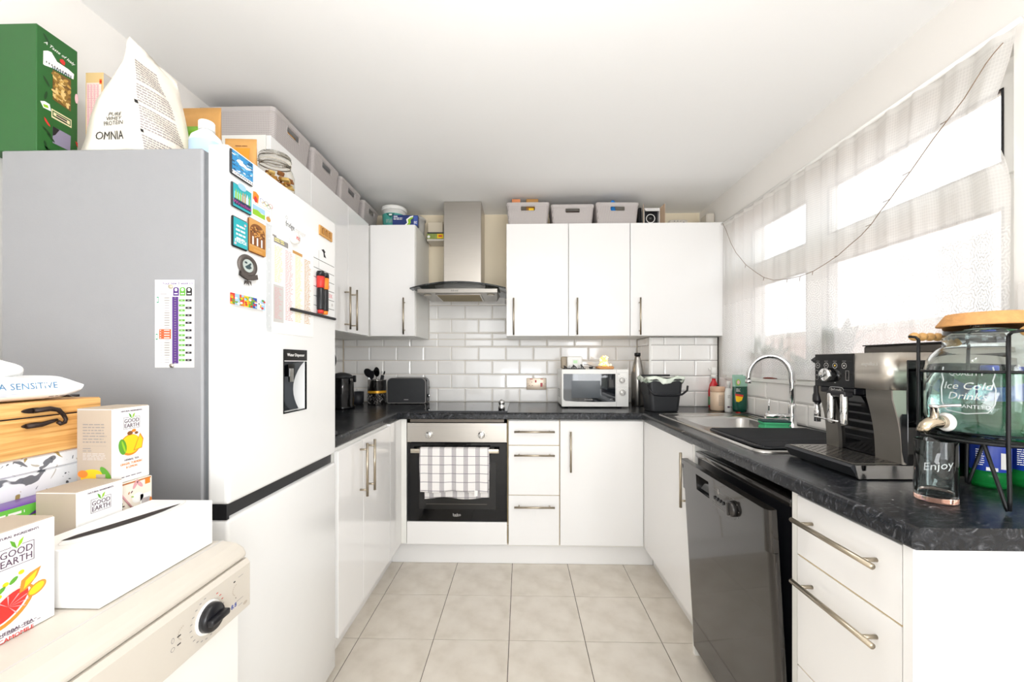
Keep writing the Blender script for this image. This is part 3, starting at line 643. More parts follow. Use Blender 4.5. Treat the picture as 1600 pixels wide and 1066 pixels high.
sw = MB(FW); sw.tube([(.255, .728, .0), (.255, .790, .0005), (.40, .790, .0005), (.42, .775, .0005), (.425, .728, .0005)], .0009, 6); sw.build('detergent_drawer', lgrey, wm)
# ================================================================ OVEN
ov = thing('oven', 'built-in single oven with black glass door and steel control panel, tea towel hanging on it', 'oven', (-.377, 2.33, .27))
OX0, OX1 = -.6725, -.0825
MB().box(-.655, -.10, 2.352, 2.88, .275, .855).build('body', dark_grey, ov)
MB(FB).box(OX0, OX1, .738, .852, -.018, .0, 0, .002).build('control_panel', steel, ov)
MB(FB).box(OX0, OX1, .7385, .7415, .0001, .0006).build('panel_edge', steel, ov)
od = MB(FB).box(OX0, OX1, .271, .734, -.022, -.001, 0, .002).build('oven_door', black_gloss, ov)
q = MB(FB); q.rect(-.602, -.148, .343, .622, .0, 0); q.build('door_window', mat('oven_window', '#1f1f1f', .08, spec=.45), od)
q = MB(FB); q.rect(-.56, -.20, .372, .374, .0003, 0); q.rect(-.565, -.19, .46, .461, .0003, 0); q.build('oven_rack', mat('rack_line', '#77736c', .3, .8), od)
q = MB(FB); text(q, 'beko', -.378, .310, .024, 0, .0003); q.rect(-.396, -.368, .300, .3015, .0004, 0); q.build('lettering', lgrey, od)
hb = MB(FB); hb.box(-.643, -.128, .681, .706, .030, .040, 0, .003, 2)
for u in (-.60, -.17): hb.box(u - .012, u + .012, .683, .704, -.001, .031, 0, .002)
hb.build('handle', mat('oven_handle_steel', '#cfc7b8', .3, 1), od)
for i, u in enumerate((-.541, -.232)):
    M = FB @ Matrix.Translation((u, .782, 0)); kb = MB(M); kb.lathe([(.021, 0), (.020, .018), (.017, .021), (0, .021)], n=28); kb.box(-.003, .003, -.017, .017, .02, .0245, 0, .001)
    kb.build('knob', chrome, ov)
    q = MB(M)
    for k in range(10): a = R(-40 + k * 29); q.ell(.0275 * math.cos(a), .0275 * math.sin(a), .0013, .0013, .0003, 0, 6)
    q.build('dial_marks', black, ov)
q = MB(FB); q.rect(OX0 + .002, OX1 - .002, .829, .8296, .0003); q.build('panel_groove', grey, ov)
MB().box(-.655, -.10, 2.334, 2.351, .856, .8725).build('top_trim', mat('trim_bronze', '#6d655c', .4, .4), ov)
# tea towel over the oven handle
tw0, tw1 = -.587, -.183
def towel_side(front_, drop, u0, u1, wav, yb):
    def f(a, b):
        u = u0 + (u1 - u0) * a; s_ = b
        amp = .0045 * s_ ; zz = .7085 - drop * s_ - (.006 * math.sin(a * 9 + wav) * s_ if s_ > .9 else 0)
        y = yb + (amp * math.sin(a * 17 + wav) + amp * .6 * math.sin(a * 31)) * (1 if front_ else .25)
        return (u + .004 * math.sin(s_ * 5) * (a - .5), y - (.002 * s_ if front_ else 0), zz)
    return f
def towel_mat():
    m = bpy.data.materials.new('towel_check'); m.use_nodes = True; nt = m.node_tree; L = nt.links; b = nt.nodes['Principled BSDF']; b.inputs['Roughness'].default_value = .95
    tc = nt.nodes.new('ShaderNodeTexCoord'); sp = nt.nodes.new('ShaderNodeSeparateXYZ'); L.new(tc.outputs['UV'], sp.inputs[0])
    def math_(op, a, b_=None, c=None):
        n = nt.nodes.new('ShaderNodeMath'); n.operation = op
        for i, x in enumerate((a, b_, c)):
            if x is None: continue
            if isinstance(x, (int, float)): n.inputs[i].default_value = x
            else: L.new(x, n.inputs[i])
        return n.outputs[0]
    def stripes(src, period, offs, halfw):
        f = math_('PINGPONG', math_('ADD', src, offs), period / 2); return math_('LESS_THAN', f, halfw)
    u, v = sp.outputs[0], sp.outputs[1]
    s_ = None
    for o_ in (-.0105, -.0035, .0035, .0105):
        k = stripes(u, .069, o_ - .0607, .0013); s_ = k if s_ is None else math_('MAXIMUM', s_, k)
    base = math_('LESS_THAN', math_('PINGPONG', math_('ADD', u, -.0607), .0345), .0125)
    hz = stripes(v, .050, -.045, .0017)
    mx_ = nt.nodes.new('ShaderNodeMix'); mx_.data_type = 'RGBA'; L.new(math_('MULTIPLY', base, .22), mx_.inputs[0]); mx_.inputs[6].default_value = hx('#eeebe9'); mx_.inputs[7].default_value = hx('#5a4a60')
    m2 = nt.nodes.new('ShaderNodeMix'); m2.data_type = 'RGBA'; L.new(math_('MULTIPLY', math_('MAXIMUM', s_, hz), .8), m2.inputs[0]); L.new(mx_.outputs[2], m2.inputs[6]); m2.inputs[7].default_value = hx('#4b4054')
    L.new(m2.outputs[2], b.inputs['Base Color']); return m
tmat = towel_mat()
tw = MB(); NU = 60
tw.grid(towel_side(False, .298, tw0 + .018, tw1 - .002, 2, 2.3225), NU, 24); nb = len(tw.v)
tw.grid(lambda a, b: (tw0 + .008 * (1 - b) + (tw1 - tw0 - .010 * (1 - b) - .001) * a, 2.3045 + .0 - (.0145) * 0 - .0165 * math.cos(math.pi * b) * -1 * -1 + 0, .7085 + .0035 * math.sin(math.pi * b)) if False else (tw0 + (tw1 - tw0) * a, 2.3055 + .0165 * math.cos(math.pi * b), .7085 + .004 * math.sin(math.pi * b)), NU, 8)
tw.grid(towel_side(True, .250, tw0, tw1 - .004, 0, 2.287), NU, 24)
to = tw.build('tea_towel', tmat); tag(to, 'white tea towel with purple-grey checks hanging over the oven door handle', 'towel')
uv = to.data.uv_layers.new(name='UVMap')
for l in to.data.loops:
    co = to.data.vertices[l.vertex_index].co + OFF[to.name]; uv.data[l.index].uv = (co.x - tw0, .71 - co.z)
sd = to.modifiers.new('thickness', 'SOLIDIFY'); sd.thickness = .0022; sd.offset = 0
MB().box(-.268, -.249, 2.2775, 2.2785, .438, .470).build('care_label', white, to)
# hob
hob = thing('induction_hob', 'black glass ceramic hob set into the worktop above the oven', 'hob', (-.375, 2.6, WT))
MB().box(-.672, -.082, 2.345, 2.862, WT + .0005, WT + .0055, 0, .0015).build('glass_top', black_gloss, hob)
q = MB()
for (a, b, r_) in ((-.53, 2.48, .075), (-.25, 2.70, .075), (-.52, 2.72, .09), (-.25, 2.50, .06)): q.ring(a, b, r_, .0012, WT + .0058, 0, 40)
q.build('zone_marks', grey, hob)
MB().box(-.674, -.080, 2.343, 2.3448, WT + .0004, WT + .006).build('hob_edge', dark_grey, hob)
tm_ = MB(Matrix.Translation((-.118, 2.42, WT + .006))); tm_.lathe([(0, 0), (.019, 0), (.021, .004), (.021, .022), (.017, .026), (.017, .034), (.020, .040), (.018, .052), (.010, .060), (0, .062)], n=24)
tag(tm_.build('kitchen_timer', chrome), 'small chrome kitchen timer standing on the right front of the hob', 'timer')
# ================================================================ COOKER HOOD
hd = thing('cooker_hood', 'stainless steel chimney cooker hood with curved glass canopy over the hob', 'cooker hood', (-.398, 2.7, 1.64))
MB().box(-.526, -.270, 2.69, YB + .009, 1.70, ZC - .002, 0, .002).build('chimney', steel, hd)
gz = lambda x: 1.700 - .030 * ((x + .398) / .302) ** 2
yf = lambda x: 2.425 + .055 * ((x + .398) / .302) ** 2
cv = MB(); N = 24
for i in range(N):
    xa = -.70 + .604 * i / N; xb = -.70 + .604 * (i + 1) / N
    if i == 0: cv_v = []
Vt = [(x, y, z + dz) for dz in (0, .008) for x in [-.70 + .604 * i / N for i in range(N + 1)] for (y, z) in [(yf(x), gz(x)), (YB - .03, gz(x) + .002)]]
M_ = 2 * (N + 1); fs = []
for i in range(N):
    a = 2 * i; fs += [(a, a + 1, a + 3, a + 2), (M_ + a, M_ + a + 2, M_ + a + 3, M_ + a + 1), (a, a + 2, M_ + a + 2, M_ + a), (a + 1, M_ + a + 1, M_ + a + 3, a + 3)]
fs += [(0, M_, M_ + 1, 1), (2 * N, 2 * N + 1, M_ + 2 * N + 1, M_ + 2 * N)]
cv.add(Vt, fs, 0, False); cv.build('glass_canopy', mat('smoked_glass', '#5f666a', .03, trans=.85, ior=1.45), hd, fix=True)
# body: tapered box under the glass
B0, B1, BF, BB = -.648, -.148, 2.470, 2.78
bd = MB(); bd.add([(B0, BF, 1.668), (B1, BF, 1.668), (B1 - .0, BB, 1.668), (B0 + .0, BB, 1.668), (B0, BF, 1.645), (B1, BF, 1.645), (B1 - .02, BB, 1.636), (B0 + .02, BB, 1.636)],
    [(0, 1, 2, 3), (7, 6, 5, 4), (0, 4, 5, 1), (1, 5, 6, 2), (2, 6, 7, 3), (3, 7, 4, 0)]); bd.box(-.56, -.236, 2.60, YB - .03, 1.6685, 1.6995)
bd.build('body', mat('hood_steel', '#9a9690', .35, 1, noise=.08, nscale=8), hd, fix=True)
fb = MB(Matrix(((1, 0, 0, 0), (0, 1, 0, 0), (0, -.029, 1, 1.645 + BF * .029), (0, 0, 0, 1))))
fb.box(-.545, -.255, 2.515, 2.745, -.006, -.0005, 0, .001); 
for k in range(11): fb.box(-.535, -.265, 2.522 + k * .020, 2.532 + k * .020, -.009, -.0062, 1)
fb.build('grease_filter', [steel, mat('filter_mesh', '#8b7f63', .5, .7, noise=.2, nscale=300)], hd)
for u in (-.602, -.194):
    MB(Matrix.Translation((u, 2.54, 1.6365))).lathe([(0, 0), (.022, 0), (.024, .003), (.024, .0062)], n=20).build('hood_lamp', mat('lamp_lens', '#b9b2a4', .2, coat=.5), hd)
for k in range(4):
    MB(frame('-Y', (-.433 + k * .0125, BF, 1.6565))).lathe([(.0035, 0), (.0035, .004), (0, .005)], n=10).build('button', chrome, hd)
# ================================================================ DISHWASHER
dw = thing('dishwasher', 'black freestanding dishwasher under the right worktop with its door slightly ajar', 'dishwasher', (1.0, 1.36, 0))
MB().box(.735, XR - .01, 1.072, 1.648, .045, .845, 0, .003).build('body', dw_black, dw)
MB().box(.716, .7345, 1.072, 1.648, .822, .845, 0, .004, 2).build('top_lip', dw_black, dw)
MB().box(.726, .7345, 1.078, 1.642, .05, .8215).build('door_gap', black_plastic, dw)
th = math.atan2(.045, .77)
MD = Matrix.Translation((.7215, 0, .045)) @ Matrix.Rotation(-th, 4, 'Y')           # local: -X outwards, z up along the door
dd = MB(MD)
dd.box(-.012, .003, 1.072, 1.648, .0, .060, 0, .002)
dd.build('kick_plate', dw_black, dw)
dd = MB(MD @ mx((0, 1, 0), (-1, 0, 0), (0, 0, 1), (0, 0, 0)))                       # local x = along Y, local y = outwards
dr_ = [(1.072, -.004), (1.648, -.004)] + [(1.648 - .0 - .020 * (1 - math.cos(R(a))), .012 * math.sin(R(a)) + .004) for a in range(0, 91, 15)] + [(1.092 - .020 * math.sin(R(a)), .012 * math.cos(R(a)) + .004) for a in range(0, 91, 15)]
dd.prism(dr_, .062, .655, 0, False); door = dd.build('dishwasher_door', dw_black, dw, fix=True)
dd = MB(MD @ mx((0, 1, 0), (-1, 0, 0), (0, 0, 1), (0, 0, 0)))
dr2 = [(a, b + (.006 if b > 0 else 0)) for a, b in dr_]
dd.prism(dr2, .657, .772, 0, False); pnl = dd.build('control_panel', dw_black, dw, fix=True)
FD = MD @ frame('-X', (-.0222, 0, 0))                                               # u = -Y
cut(pnl, MB(FD).box(-1.505, -1.405, .690, .748, -.016, .02))
q = MB(FD); q.grid(lambda u, v: (-1.505 + .1 * u, .690 + .058 * v, -.015 + .012 * (1 - math.sin(math.pi * v))), 6, 8, 0); q.build('handle_recess', black_gloss, pnl)
for i in range(4):
    MB(FD @ Matrix.Translation((-1.362 + .019 * i, .708, 0))).lathe([(.006, 0), (.0055, .0035), (0, .004)], n=14).build('button', black_plastic, pnl)
kd = MB(FD @ Matrix.Translation((-1.245, .713, 0))); kd.lathe([(.024, 0), (.0235, .012), (.020, .015), (0, .015)], n=28); kd.box(-.004, .004, -.02, .02, .014, .021, 0, .002)
kd.build('program_dial', mat('dial_grey', '#3d3b3a', .25, .4), pnl)
q = MB(FD); q.rect(-1.37, -1.30, .735, .7362, .0004); q.rect(-1.34, -1.33, .728, .745, .0004); q.rect(-1.285, -1.215, .745, .7458, .0004)
for k in range(9): a = R(k * 40); q.ell(-1.245 + .031 * math.cos(a), .713 + .031 * math.sin(a), .0016, .0016, .0004, 0, 6)
for i in range(4): q.rect(-1.367 + .019 * i, -1.357 + .019 * i, .694, .695, .0004)
q.lines(-1.39, -1.30, .676, .688, 2, 0, .0004, .25, 6); q.ell(-1.625, .748, .005, .009, .0004, 1, 14)
q.build('printing', [grey, black], pnl)
# ================================================================ SINK, TAP AND THINGS AROUND IT
Z0 = WT + .0006
sk = thing('sink', 'stainless steel inset sink with one bowl and a drainer, in the right worktop', 'sink', (1.01, 1.8, Z0))
def rrect(x0, x1, y0, y1, r, k=6):
    p = []
    for cx, cy, a0 in ((x1 - r, y1 - r, 0), (x0 + r, y1 - r, 90), (x0 + r, y0 + r, 180), (x1 - r, y0 + r, 270)):
        for i in range(k + 1): a = R(a0 + 90 * i / k); p.append((cx + r * math.cos(a), cy + r * math.sin(a)))
    return p
def loft(mb, loops, mi=0, sm=True, cap0=False, cap1=False):
    n = len(loops[0]); vs = [p for l in loops for p in l]; fs = []
    for j in range(len(loops) - 1):
        for i in range(n): fs.append((j * n + i, j * n + (i + 1) % n, (j + 1) * n + (i + 1) % n, (j + 1) * n + i))
    if cap0: fs.append(tuple(range(n))[::-1])
    if cap1: fs.append(tuple((len(loops) - 1) * n + i for i in range(n)))
    return mb.add(vs, fs, mi, sm)
def L3(p, z): return [(x, y, z) for x, y in p]
SX0, SX1, SY0, SY1 = .768, 1.252, 1.300, 2.268
bx0, bx1, by0, by1 = .835, 1.195, 1.800, 2.140
m = MB()
loft(m, [L3(rrect(SX0, SX1, SY0, SY1, .045), Z0), L3(rrect(SX0 + .003, SX1 - .003, SY0 + .003, SY1 - .003, .043), Z0 + .007), L3(rrect(SX0 + .010, SX1 - .010, SY0 + .010, SY1 - .010, .038), Z0 + .007),
         L3(rrect(SX0 + .018, SX1 - .018, SY0 + .018, SY1 - .018, .032), Z0 + .002)])
m.build('rim', steel_h, sk, fix=True)
top = MB(); a = rrect(SX0 + .017, SX1 - .017, SY0 + .017, SY1 - .017, .032); b = rrect(bx0, bx1, by0, by1, .06)
loft(top, [L3(a, Z0 + .002), L3(b, Z0 + .0018), L3(rrect(bx0 + .006, bx1 - .006, by0 + .006, by1 - .006, .055), Z0 - .006), L3(rrect(bx0 + .018, bx1 - .018, by0 + .018, by1 - .018, .05), Z0 - .14), L3(rrect(bx0 + .05, bx1 - .05, by0 + .05, by1 - .05, .03), Z0 - .155)], cap1=True)
top.build('bowl', steel_h, sk)
MB(Matrix.Translation((1.015, 1.97, Z0 - .1535))).lathe([(0, 0), (.028, 0), (.036, .002), (.04, .0005)], n=24, caps=False).build('waste', chrome, sk)
ml = MB()
for k in range(7): ml.tube([(.85 + k * .05, 1.36, Z0 + .003), (.85 + k * .05, 1.74, Z0 + .003)], .003, 6)
MB().ell(.83, 2.21, .014, .010, Z0 + .0024).build('overflow', chrome, sk)
for k in range(7): MB().tube([(.85 + k * .05, 1.36, Z0 + .003), (.85 + k * .05, 1.74, Z0 + .003)], .003, 6).build('drainer_rib', steel_h, sk)
# drying mat
mt = thing('drying_mat', 'black ribbed silicone drying mat on the sink drainer', 'mat', (1.0, 1.53, Z0 + .008))
m = MB(); loft(m, [L3(rrect(.789, 1.222, 1.325, 1.715, .05), Z0 + .0075), L3(rrect(.789, 1.222, 1.325, 1.715, .05), Z0 + .013)], 0, False, True, True); m.build('base', mat('silicone_black', '#17181c', .55, bump=.2), mt, fix=True)
for k in range(26): MB().box(.806, 1.205, 1.336 + k * .0144, 1.341 + k * .0144, Z0 + .0131, Z0 + .0165, 0, .001).build('rib', MATS['silicone_black'], mt)
# tap
tp_ = thing('mixer_tap', 'chrome swan-neck mixer tap behind the sink', 'tap', (1.205, 1.79, Z0 + .002))
MB(Matrix.Translation((1.205, 1.79, Z0 + .003))).lathe([(.0, 0), (.024, 0), (.024, .004), (.017, .010), (.016, .05), (.0155, .10), (.013, .105)], n=24).build('body', chrome, tp_)
import mathutils
P = [(1.205, 1.79, Z0 + .10), (1.205, 1.79, 1.09)]
dx, dy = -.150, .075
for i in range(1, 15):
    a = math.pi * i / 14; P.append((1.205 + dx * (1 - math.cos(a)) / 2, 1.79 + dy * (1 - math.cos(a)) / 2, 1.14 + .098 * math.sin(a) if True else 0))
P.append((P[-1][0], P[-1][1], 1.122))
P[1] = (1.205, 1.79, 1.10)
MB().tube(P, .0115, 14).build('spout', chrome, tp_)
MB().tube([(1.055, 1.865, 1.128), (1.055, 1.865, 1.112)], .0135, 14).build('aerator', chrome, tp_)
MB().tube([(1.195, 1.80, .968), (1.100, 1.81, .968)], .013, 12).build('side_barrel', chrome, tp_)
MB().tube([(1.112, 1.81, .978), (1.110, 1.80, 1.045)], [.004, .003], 8).build('lever', chrome, tp_)
# sponge
sg = thing('scouring_sponge', 'green washing-up sponge with dark scouring top behind the drainer mat', 'sponge', (1.10, 1.765, Z0 + .004))
MS = rotm((1.105, 1.757, Z0 + .0035), R(-10))
m = MB(MS); loft(m, [[(x * .055 * w, y * .0305 * w, z) for x, y in rrect(-1, 1, -1, 1, .15, 2)] for z, w in ((0, 1), (.010, .98), (.017, .86), (.024, .98), (.030, 1))], 0, True, True, True); m.build('foam', mat('sponge_green', '#4fbf86', .9, bump=.6, bscale=400), sg, fix=True)
m = MB(MS); m.box(-.055, .055, -.0305, .0305, .0303, .038, 0, .002); m.build('scourer', mat('scourer_dark', '#2f4a48', .95, noise=.4, nscale=600), sg)
# food caddy
cd = thing('food_caddy', 'dark grey food waste caddy with a pale green liner over its rim', 'bin', (.85, 2.43, Z0))
lo = lambda z, w, d: L3(rrect(.851 - w, .851 + w, 2.437 - d, 2.437 + d, .022, 4), z)
m = MB(); loft(m, [lo(Z0, .078, .070), lo(Z0 + .006, .083, .075), lo(Z0 + .10, .092, .083), lo(Z0 + .101, .095, .086), lo(Z0 + .185, .101, .091), lo(Z0 + .187, .106, .096), lo(Z0 + .195, .106, .096), lo(Z0 + .195, .097, .087), lo(Z0 + .02, .078, .07)], 0, False, True, True)
m.build('bucket', dark_grey, cd, fix=True)
MB().tube([(.742, 2.345, 1.078), (.752, 2.330, 1.045), (.775, 2.326, 1.022), (.81, 2.325, 1.0165), (.90, 2.325, 1.0165), (.935, 2.326, 1.022), (.966, 2.330, 1.045), (.975, 2.345, 1.07)], .006, 10, flat=1).build('carry_handle', black_plastic, cd)
m = MB()
def liner(u, v):
    a = 2 * math.pi * u; c, s_ = math.cos(a), math.sin(a); k = max(abs(c) / .108, abs(s_) / .098); x, y = c / k, s_ / k; k2 = .93 + .07 * max(abs(c), abs(s_))
    w = 1.03 + .02 * math.sin(a * 11) + .012 * math.sin(a * 23 + 1)
    if v < .5: sc = (.90 + .14 * v * 2); z = 1.085 + .035 * v * 2 + .008 * math.sin(a * 5)
    else: sc = w + .01 * (v - .5); z = 1.120 + .008 * math.sin(a * 5) - (v - .5) * 2 * (.022 + .010 * math.sin(a * 4 + 2) + .006 * math.sin(a * 13))
    return (.851 + x * sc, 2.437 + y * sc, z)
m.grid(liner, 72, 10, 0, True, True)
li = m.build('liner', ramp_mat('liner_film', [(.45, '#e5ece0'), (.6, '#dbe7d8'), (.68, '#4f9c78')], 16, .35, detail=2), cd)
li.modifiers.new('t', 'SOLIDIFY').thickness = .0008
MB().box(.76, .94, 2.524, 2.531, 1.12, 1.132, 0, .002).build('lid_edge', dark_grey, cd)
# flask
fk = thing('steel_bottle', 'tall brushed steel water bottle between the microwave and the caddy', 'bottle', (.782, 2.70, Z0))
MK = Matrix.Translation((.787, 2.700, Z0))
MB(MK).lathe([(0, 0), (.038, 0), (.041, .004), (.041, .20), (.040, .222), (.034, .262), (.024, .305), (.018, .325), (.017, .336), (0, .336)], n=32).build('flask', mat('flask_steel', '#a9a6a2', .28, 1), fk)
MB(MK).lathe([(.0205, .3362), (.0205, .354), (.018, .357), (0, .357)], n=24).build('cap', black_plastic, fk)
# microwave
mw = thing('microwave', 'small white microwave oven with two round dials on the back worktop', 'microwave', (.48, 2.74, Z0))
mx0, mx1, my0, my1, mz0, mz1 = .262, .688, 2.555, 2.87, Z0 + .010, Z0 + .247
MB().box(mx0, mx1, my0 + .012, my1, mz0, mz1, 0, .006, 2).build('casing', white_plastic, mw)
FM = frame('-Y', (0, my0, 0))
MB().box(mx0 - .001, mx1 + .001, my0, my0 + .0115, mz0 - .002, mz1 + .001, 0, .004, 2).build('front_panel', white_plastic, mw)
dsc = [(mx0 + .010, mz1 - .028)] + [(mx0 + .010, mz0 + .055), (mx0 + .013, mz0 + .043), (mx0 + .024, mz0 + .036), (mx0 + .10, mz0 + .031), (mx0 + .20, mz0 + .029), (mx0 + .342, mz0 + .031), (mx0 + .342, mz1 - .028)]
m = MB(FM); m.prism(dsc, .0002, .0022); d = m.build('door_glass', mat('microwave_glass', '#14171b', .04, coat=.7), mw, fix=True)
m = MB(FM); m.rect(mx0 + .062, mx0 + .245, mz0 + .055, mz1 - .072, .0025); m.build('inner_window', mat('micro_inner', '#2d343a', .15), mw)
m = MB(FM); text(m, 'cookworks', mx0 + .17, mz0 + .044, .012, 0, .0027); text(m, '800W', mx0 + .315, mz0 + .046, .007, 0, .0027); m.build('lettering', lgrey, mw)
m = MB(FM); m.rect(mx0 + .348, mx0 + .3495, mz0, mz1, .0003)
m.outline(mx0 + .355, mx1 - .008, mz0 + .145, mz1 - .020, .0007, .0003); m.rect(mx0 + .357, mx1 - .01, mz1 - .056, mz1 - .0553, .0003); m.rect(mx0 + .357, mx1 - .01, mz0 + .124, mz0 + .1247, .0003)
for (cx, cz) in ((mx0 + .385, mz0 + .168), (mx0 + .387, mz0 + .090)):
    for k in range(11): a = R(-30 + k * 24); m.ell(cx + .027 * math.cos(a), cz + .027 * math.sin(a), .0013, .0013, .0003, 0, 6)
m.lines(mx0 + .358, mx0 + .372, mz1 - .034, mz1 - .028, 1, 0, .0004, .6, 2); m.build('markings', grey, mw)
for (cx, cz, r_) in ((mx0 + .385, mz0 + .168, .0185), (mx0 + .387, mz0 + .090, .0205)):
    m = MB(FM @ Matrix.Translation((cx, cz, 0))); m.lathe([(r_, 0), (r_ * .95, .010), (r_ * .86, .013), (0, .013)], n=28); m.box(-.0035, .0035, -r_ * .85, r_ * .85, .012, .019, 0, .0015); m.build('dial', mat('dial_silver', '#cfcdc9', .3, .3), mw)
for x in (mx0 + .03, mx1 - .05):
    for y in (my0 + .03, my1 - .04): MB().cyl(x, y, Z0, mz0 + .001, .012).build('foot', black_plastic, mw)
for k in range(5): MB().box(mx0 - .0006, mx0 - .0001, 2.66, 2.80, mz0 + .05 + k * .012, mz0 + .055 + k * .012).build('vent', grey, mw)
# on top of the microwave
MT = mz1 + .0015
pl = thing('radio', 'small white and taupe plastic radio on the left of the microwave', 'radio', (.33, 2.66, MT))
MB().box(.268, .335, 2.66, 2.70, MT, MT + .083, 0, .012, 3).build('taupe_body', mat('taupe', '#a89b88', .5), pl)
MB().box(.305, .405, 2.628, 2.656, MT, MT + .084, 0, .009, 3).build('white_body', white_plastic, pl)
m = MB(frame('-Y', (0, 2.6275, 0))); m.rect(.345, .372, MT + .038, MT + .058, .0002); m.outline(.34, .378, MT + .033, MT + .062, .0012, .0003, 1); m.build('display', [mat('lcd_green', '#b9dfae', .3), lgrey], pl)
ck = thing('cutlery_tray', 'low dark wire tray with clips and tools in front of the radio on the microwave', 'tray', (.345, 2.60, MT))
MB().box(.272, .418, 2.578, 2.618, MT, MT + .006, 0, .002).build('base', dark_grey, ck)
for k in range(9):
    x = .283 + k * .0155; MB().tube([(x, 2.585 + .003 * (k % 3), MT + .009), (x + rnd.uniform(-.02, .02), 2.612, MT + .018 + rnd.random() * .012)], .0032, 6).build('clip', (black_plastic, dark_grey, chrome, black_plastic)[k % 4], ck)
al = thing('salt_lamp', 'small glowing amber crystal lamp on a wooden base on the microwave', 'lamp', (.558, 2.66, MT))
MB().box(.503, .612, 2.625, 2.70, MT, MT + .018, 0, .004).build('base', mat('lamp_wood', '#c98d52', .5, noise=.2), al)
m = MB()
for k in range(46):
    a = rnd.random() * 6.28; h = rnd.random(); r_ = .042 * math.sqrt(1 - h * .75) * rnd.uniform(.3, 1); x, y, z = .558 + r_ * math.cos(a), 2.662 + r_ * .6 * math.sin(a), MT + .022 + h * .062; s_ = rnd.uniform(.006, .012)
    m.add([(x + s_, y, z), (x - s_, y, z), (x, y + s_, z), (x, y - s_, z), (x, y, z + s_), (x, y, z - s_)], [(0, 2, 4), (2, 1, 4), (1, 3, 4), (3, 0, 4), (2, 0, 5), (1, 2, 5), (3, 1, 5), (0, 3, 5)], k % 2)
c_ = m.build('crystals', [mat('crystal_glow', '#ffcf7a', .3, emit=1.1, ecol='#ffc766'), mat('crystal_pale', '#ffe9bd', .3, emit=1.6, ecol='#ffe2a0')], al); c_['kind'] = 'stuff'
cw = MB().tube([(.415, 2.63, MT + .030), (.44, 2.64, MT + .030), (.47, 2.645, MT + .020), (.50, 2.65, MT + .012), (.515, 2.615, MT + .003), (.47, 2.60, MT + .003), (.455, 2.60, MT + .012), (.445, 2.605, MT + .004)], .0018, 6)
tag(cw.build('lamp_cable', black_plastic), 'thin black cable looping beside the amber lamp on the microwave', 'cable')
tag(MB().box(.446, .472, 2.603, 2.625, MT + .007, MT + .016, 0, .003).box(.45, .468, 2.607, 2.62, MT, MT + .008).build('cable_switch', dark_grey), 'small dark inline cable switch on top of the microwave', 'switch')
# socket
ss = thing('cooker_switch', 'metal double wall plate with red rocker switches on the tiles', 'socket', (.112, 2.918, 1.007))
FSK = frame('-Y', (0, 2.9185, 0))
MB(FSK).box(.040, .186, 1.007, 1.093, 0, .008, 0, .003, 2).build('plate', mat('plate_nickel', '#cbbba9', .35, .5), ss)
for (a, b, c, d) in ((.102, .114, 1.060, 1.078), (.142, .158, 1.030, 1.058)): MB(FSK).box(a, b, c, d, .0082, .0125, 0, .002).build('rocker', mat('rocker_red', '#b31229', .3), ss)
m = MB(FSK)
for (a, b, c, d, k) in ((.064, .086, 1.083, 1.088, 1), (.142, .162, 1.083, 1.088, 1), (.077, .081, 1.060, 1.067, 0), (.058, .064, 1.037, 1.041, 0), (.080, .086, 1.037, 1.041, 0)): m.rect(a, b, c, d, .0083, k)
for (u, v) in ((.052, 1.052), (.176, 1.052)): m.ell(u, v, .003, .003, .0084, 2)
m.build('markings', [black, MATS['rocker_red'], grey], ss)
# toaster
tr = thing('toaster', 'dark grey two-slice toaster beside the utensil pot', 'toaster', (-.80, 2.82, Z0))
tx0, tx1, ty0, ty1 = -.937, -.668, 2.755, 2.888
m = MB(mx((1, 0, 0), (0, 0, 1), (0, -1, 0), (0, 0, 0)))
def arch(x0, x1, z0, z1, r, rb=.012):
    p = []
    for cx, cz, a0, rr in ((x1 - r, z1 - r, 0, r), (x0 + r, z1 - r, 90, r), (x0 + rb, z0 + rb, 180, rb), (x1 - rb, z0 + rb, 270, rb)):
        for i in range(7): a = R(a0 + 15 * i); p.append((cx + rr * math.cos(a), cz + rr * math.sin(a)))
    return p
m.prism(arch(tx0, tx1, Z0 + .008, Z0 + .183, .035), -ty1, -ty0, 0, True); b_ = m.build('shell', mat('toaster_grey', '#3a3b3d', .45, .2, noise=.08, nscale=30, bump=.15, bscale=90), tr, fix=True)
b_.modifiers.new('b', 'BEVEL').width = .006
m = MB(mx((1, 0, 0), (0, 0, 1), (0, -1, 0), (0, 0, 0))); m.prism(arch(tx0 - .001, tx1 + .003, Z0 + .006, Z0 + .1845, .036), -ty0 - .012, -ty0 - .004, 0, True); m.build('seam_band', grey, tr, fix=True)
for y in (2.792, 2.835): MB().box(tx0 + .05, tx1 - .05, y, y + .018, Z0 + .1832, Z0 + .1845).build('slot', black_plastic, tr)
MB().box(tx1 - .004, tx1 + .0035, 2.79, 2.85, Z0 + .02, Z0 + .17, 0, .002).build('end_panel', black_plastic, tr)
MB(frame('+X', (tx1 + .0035, 2.82, Z0 + .055))).lathe([(.012, 0), (.012, .012), (.010, .014), (0, .014)], n=16).build('dial', chrome, tr)
MB().box(tx1 + .0035, tx1 + .02, 2.81, 2.835, Z0 + .11, Z0 + .12, 0, .002).build('lever', chrome, tr)
m = MB(frame('-Y', (0, ty0, 0))); m.lines(-.818, -.786, Z0 + .028, Z0 + .034, 1, 0, .0005, .6, 7, 0); m.build('badge', lgrey, tr)
for x in (tx0 + .03, tx1 - .03):
    for y in (ty0 + .02, ty1 - .02): MB().cyl(x, y, Z0, Z0 + .0082, .01).build('foot', black_plastic, tr)
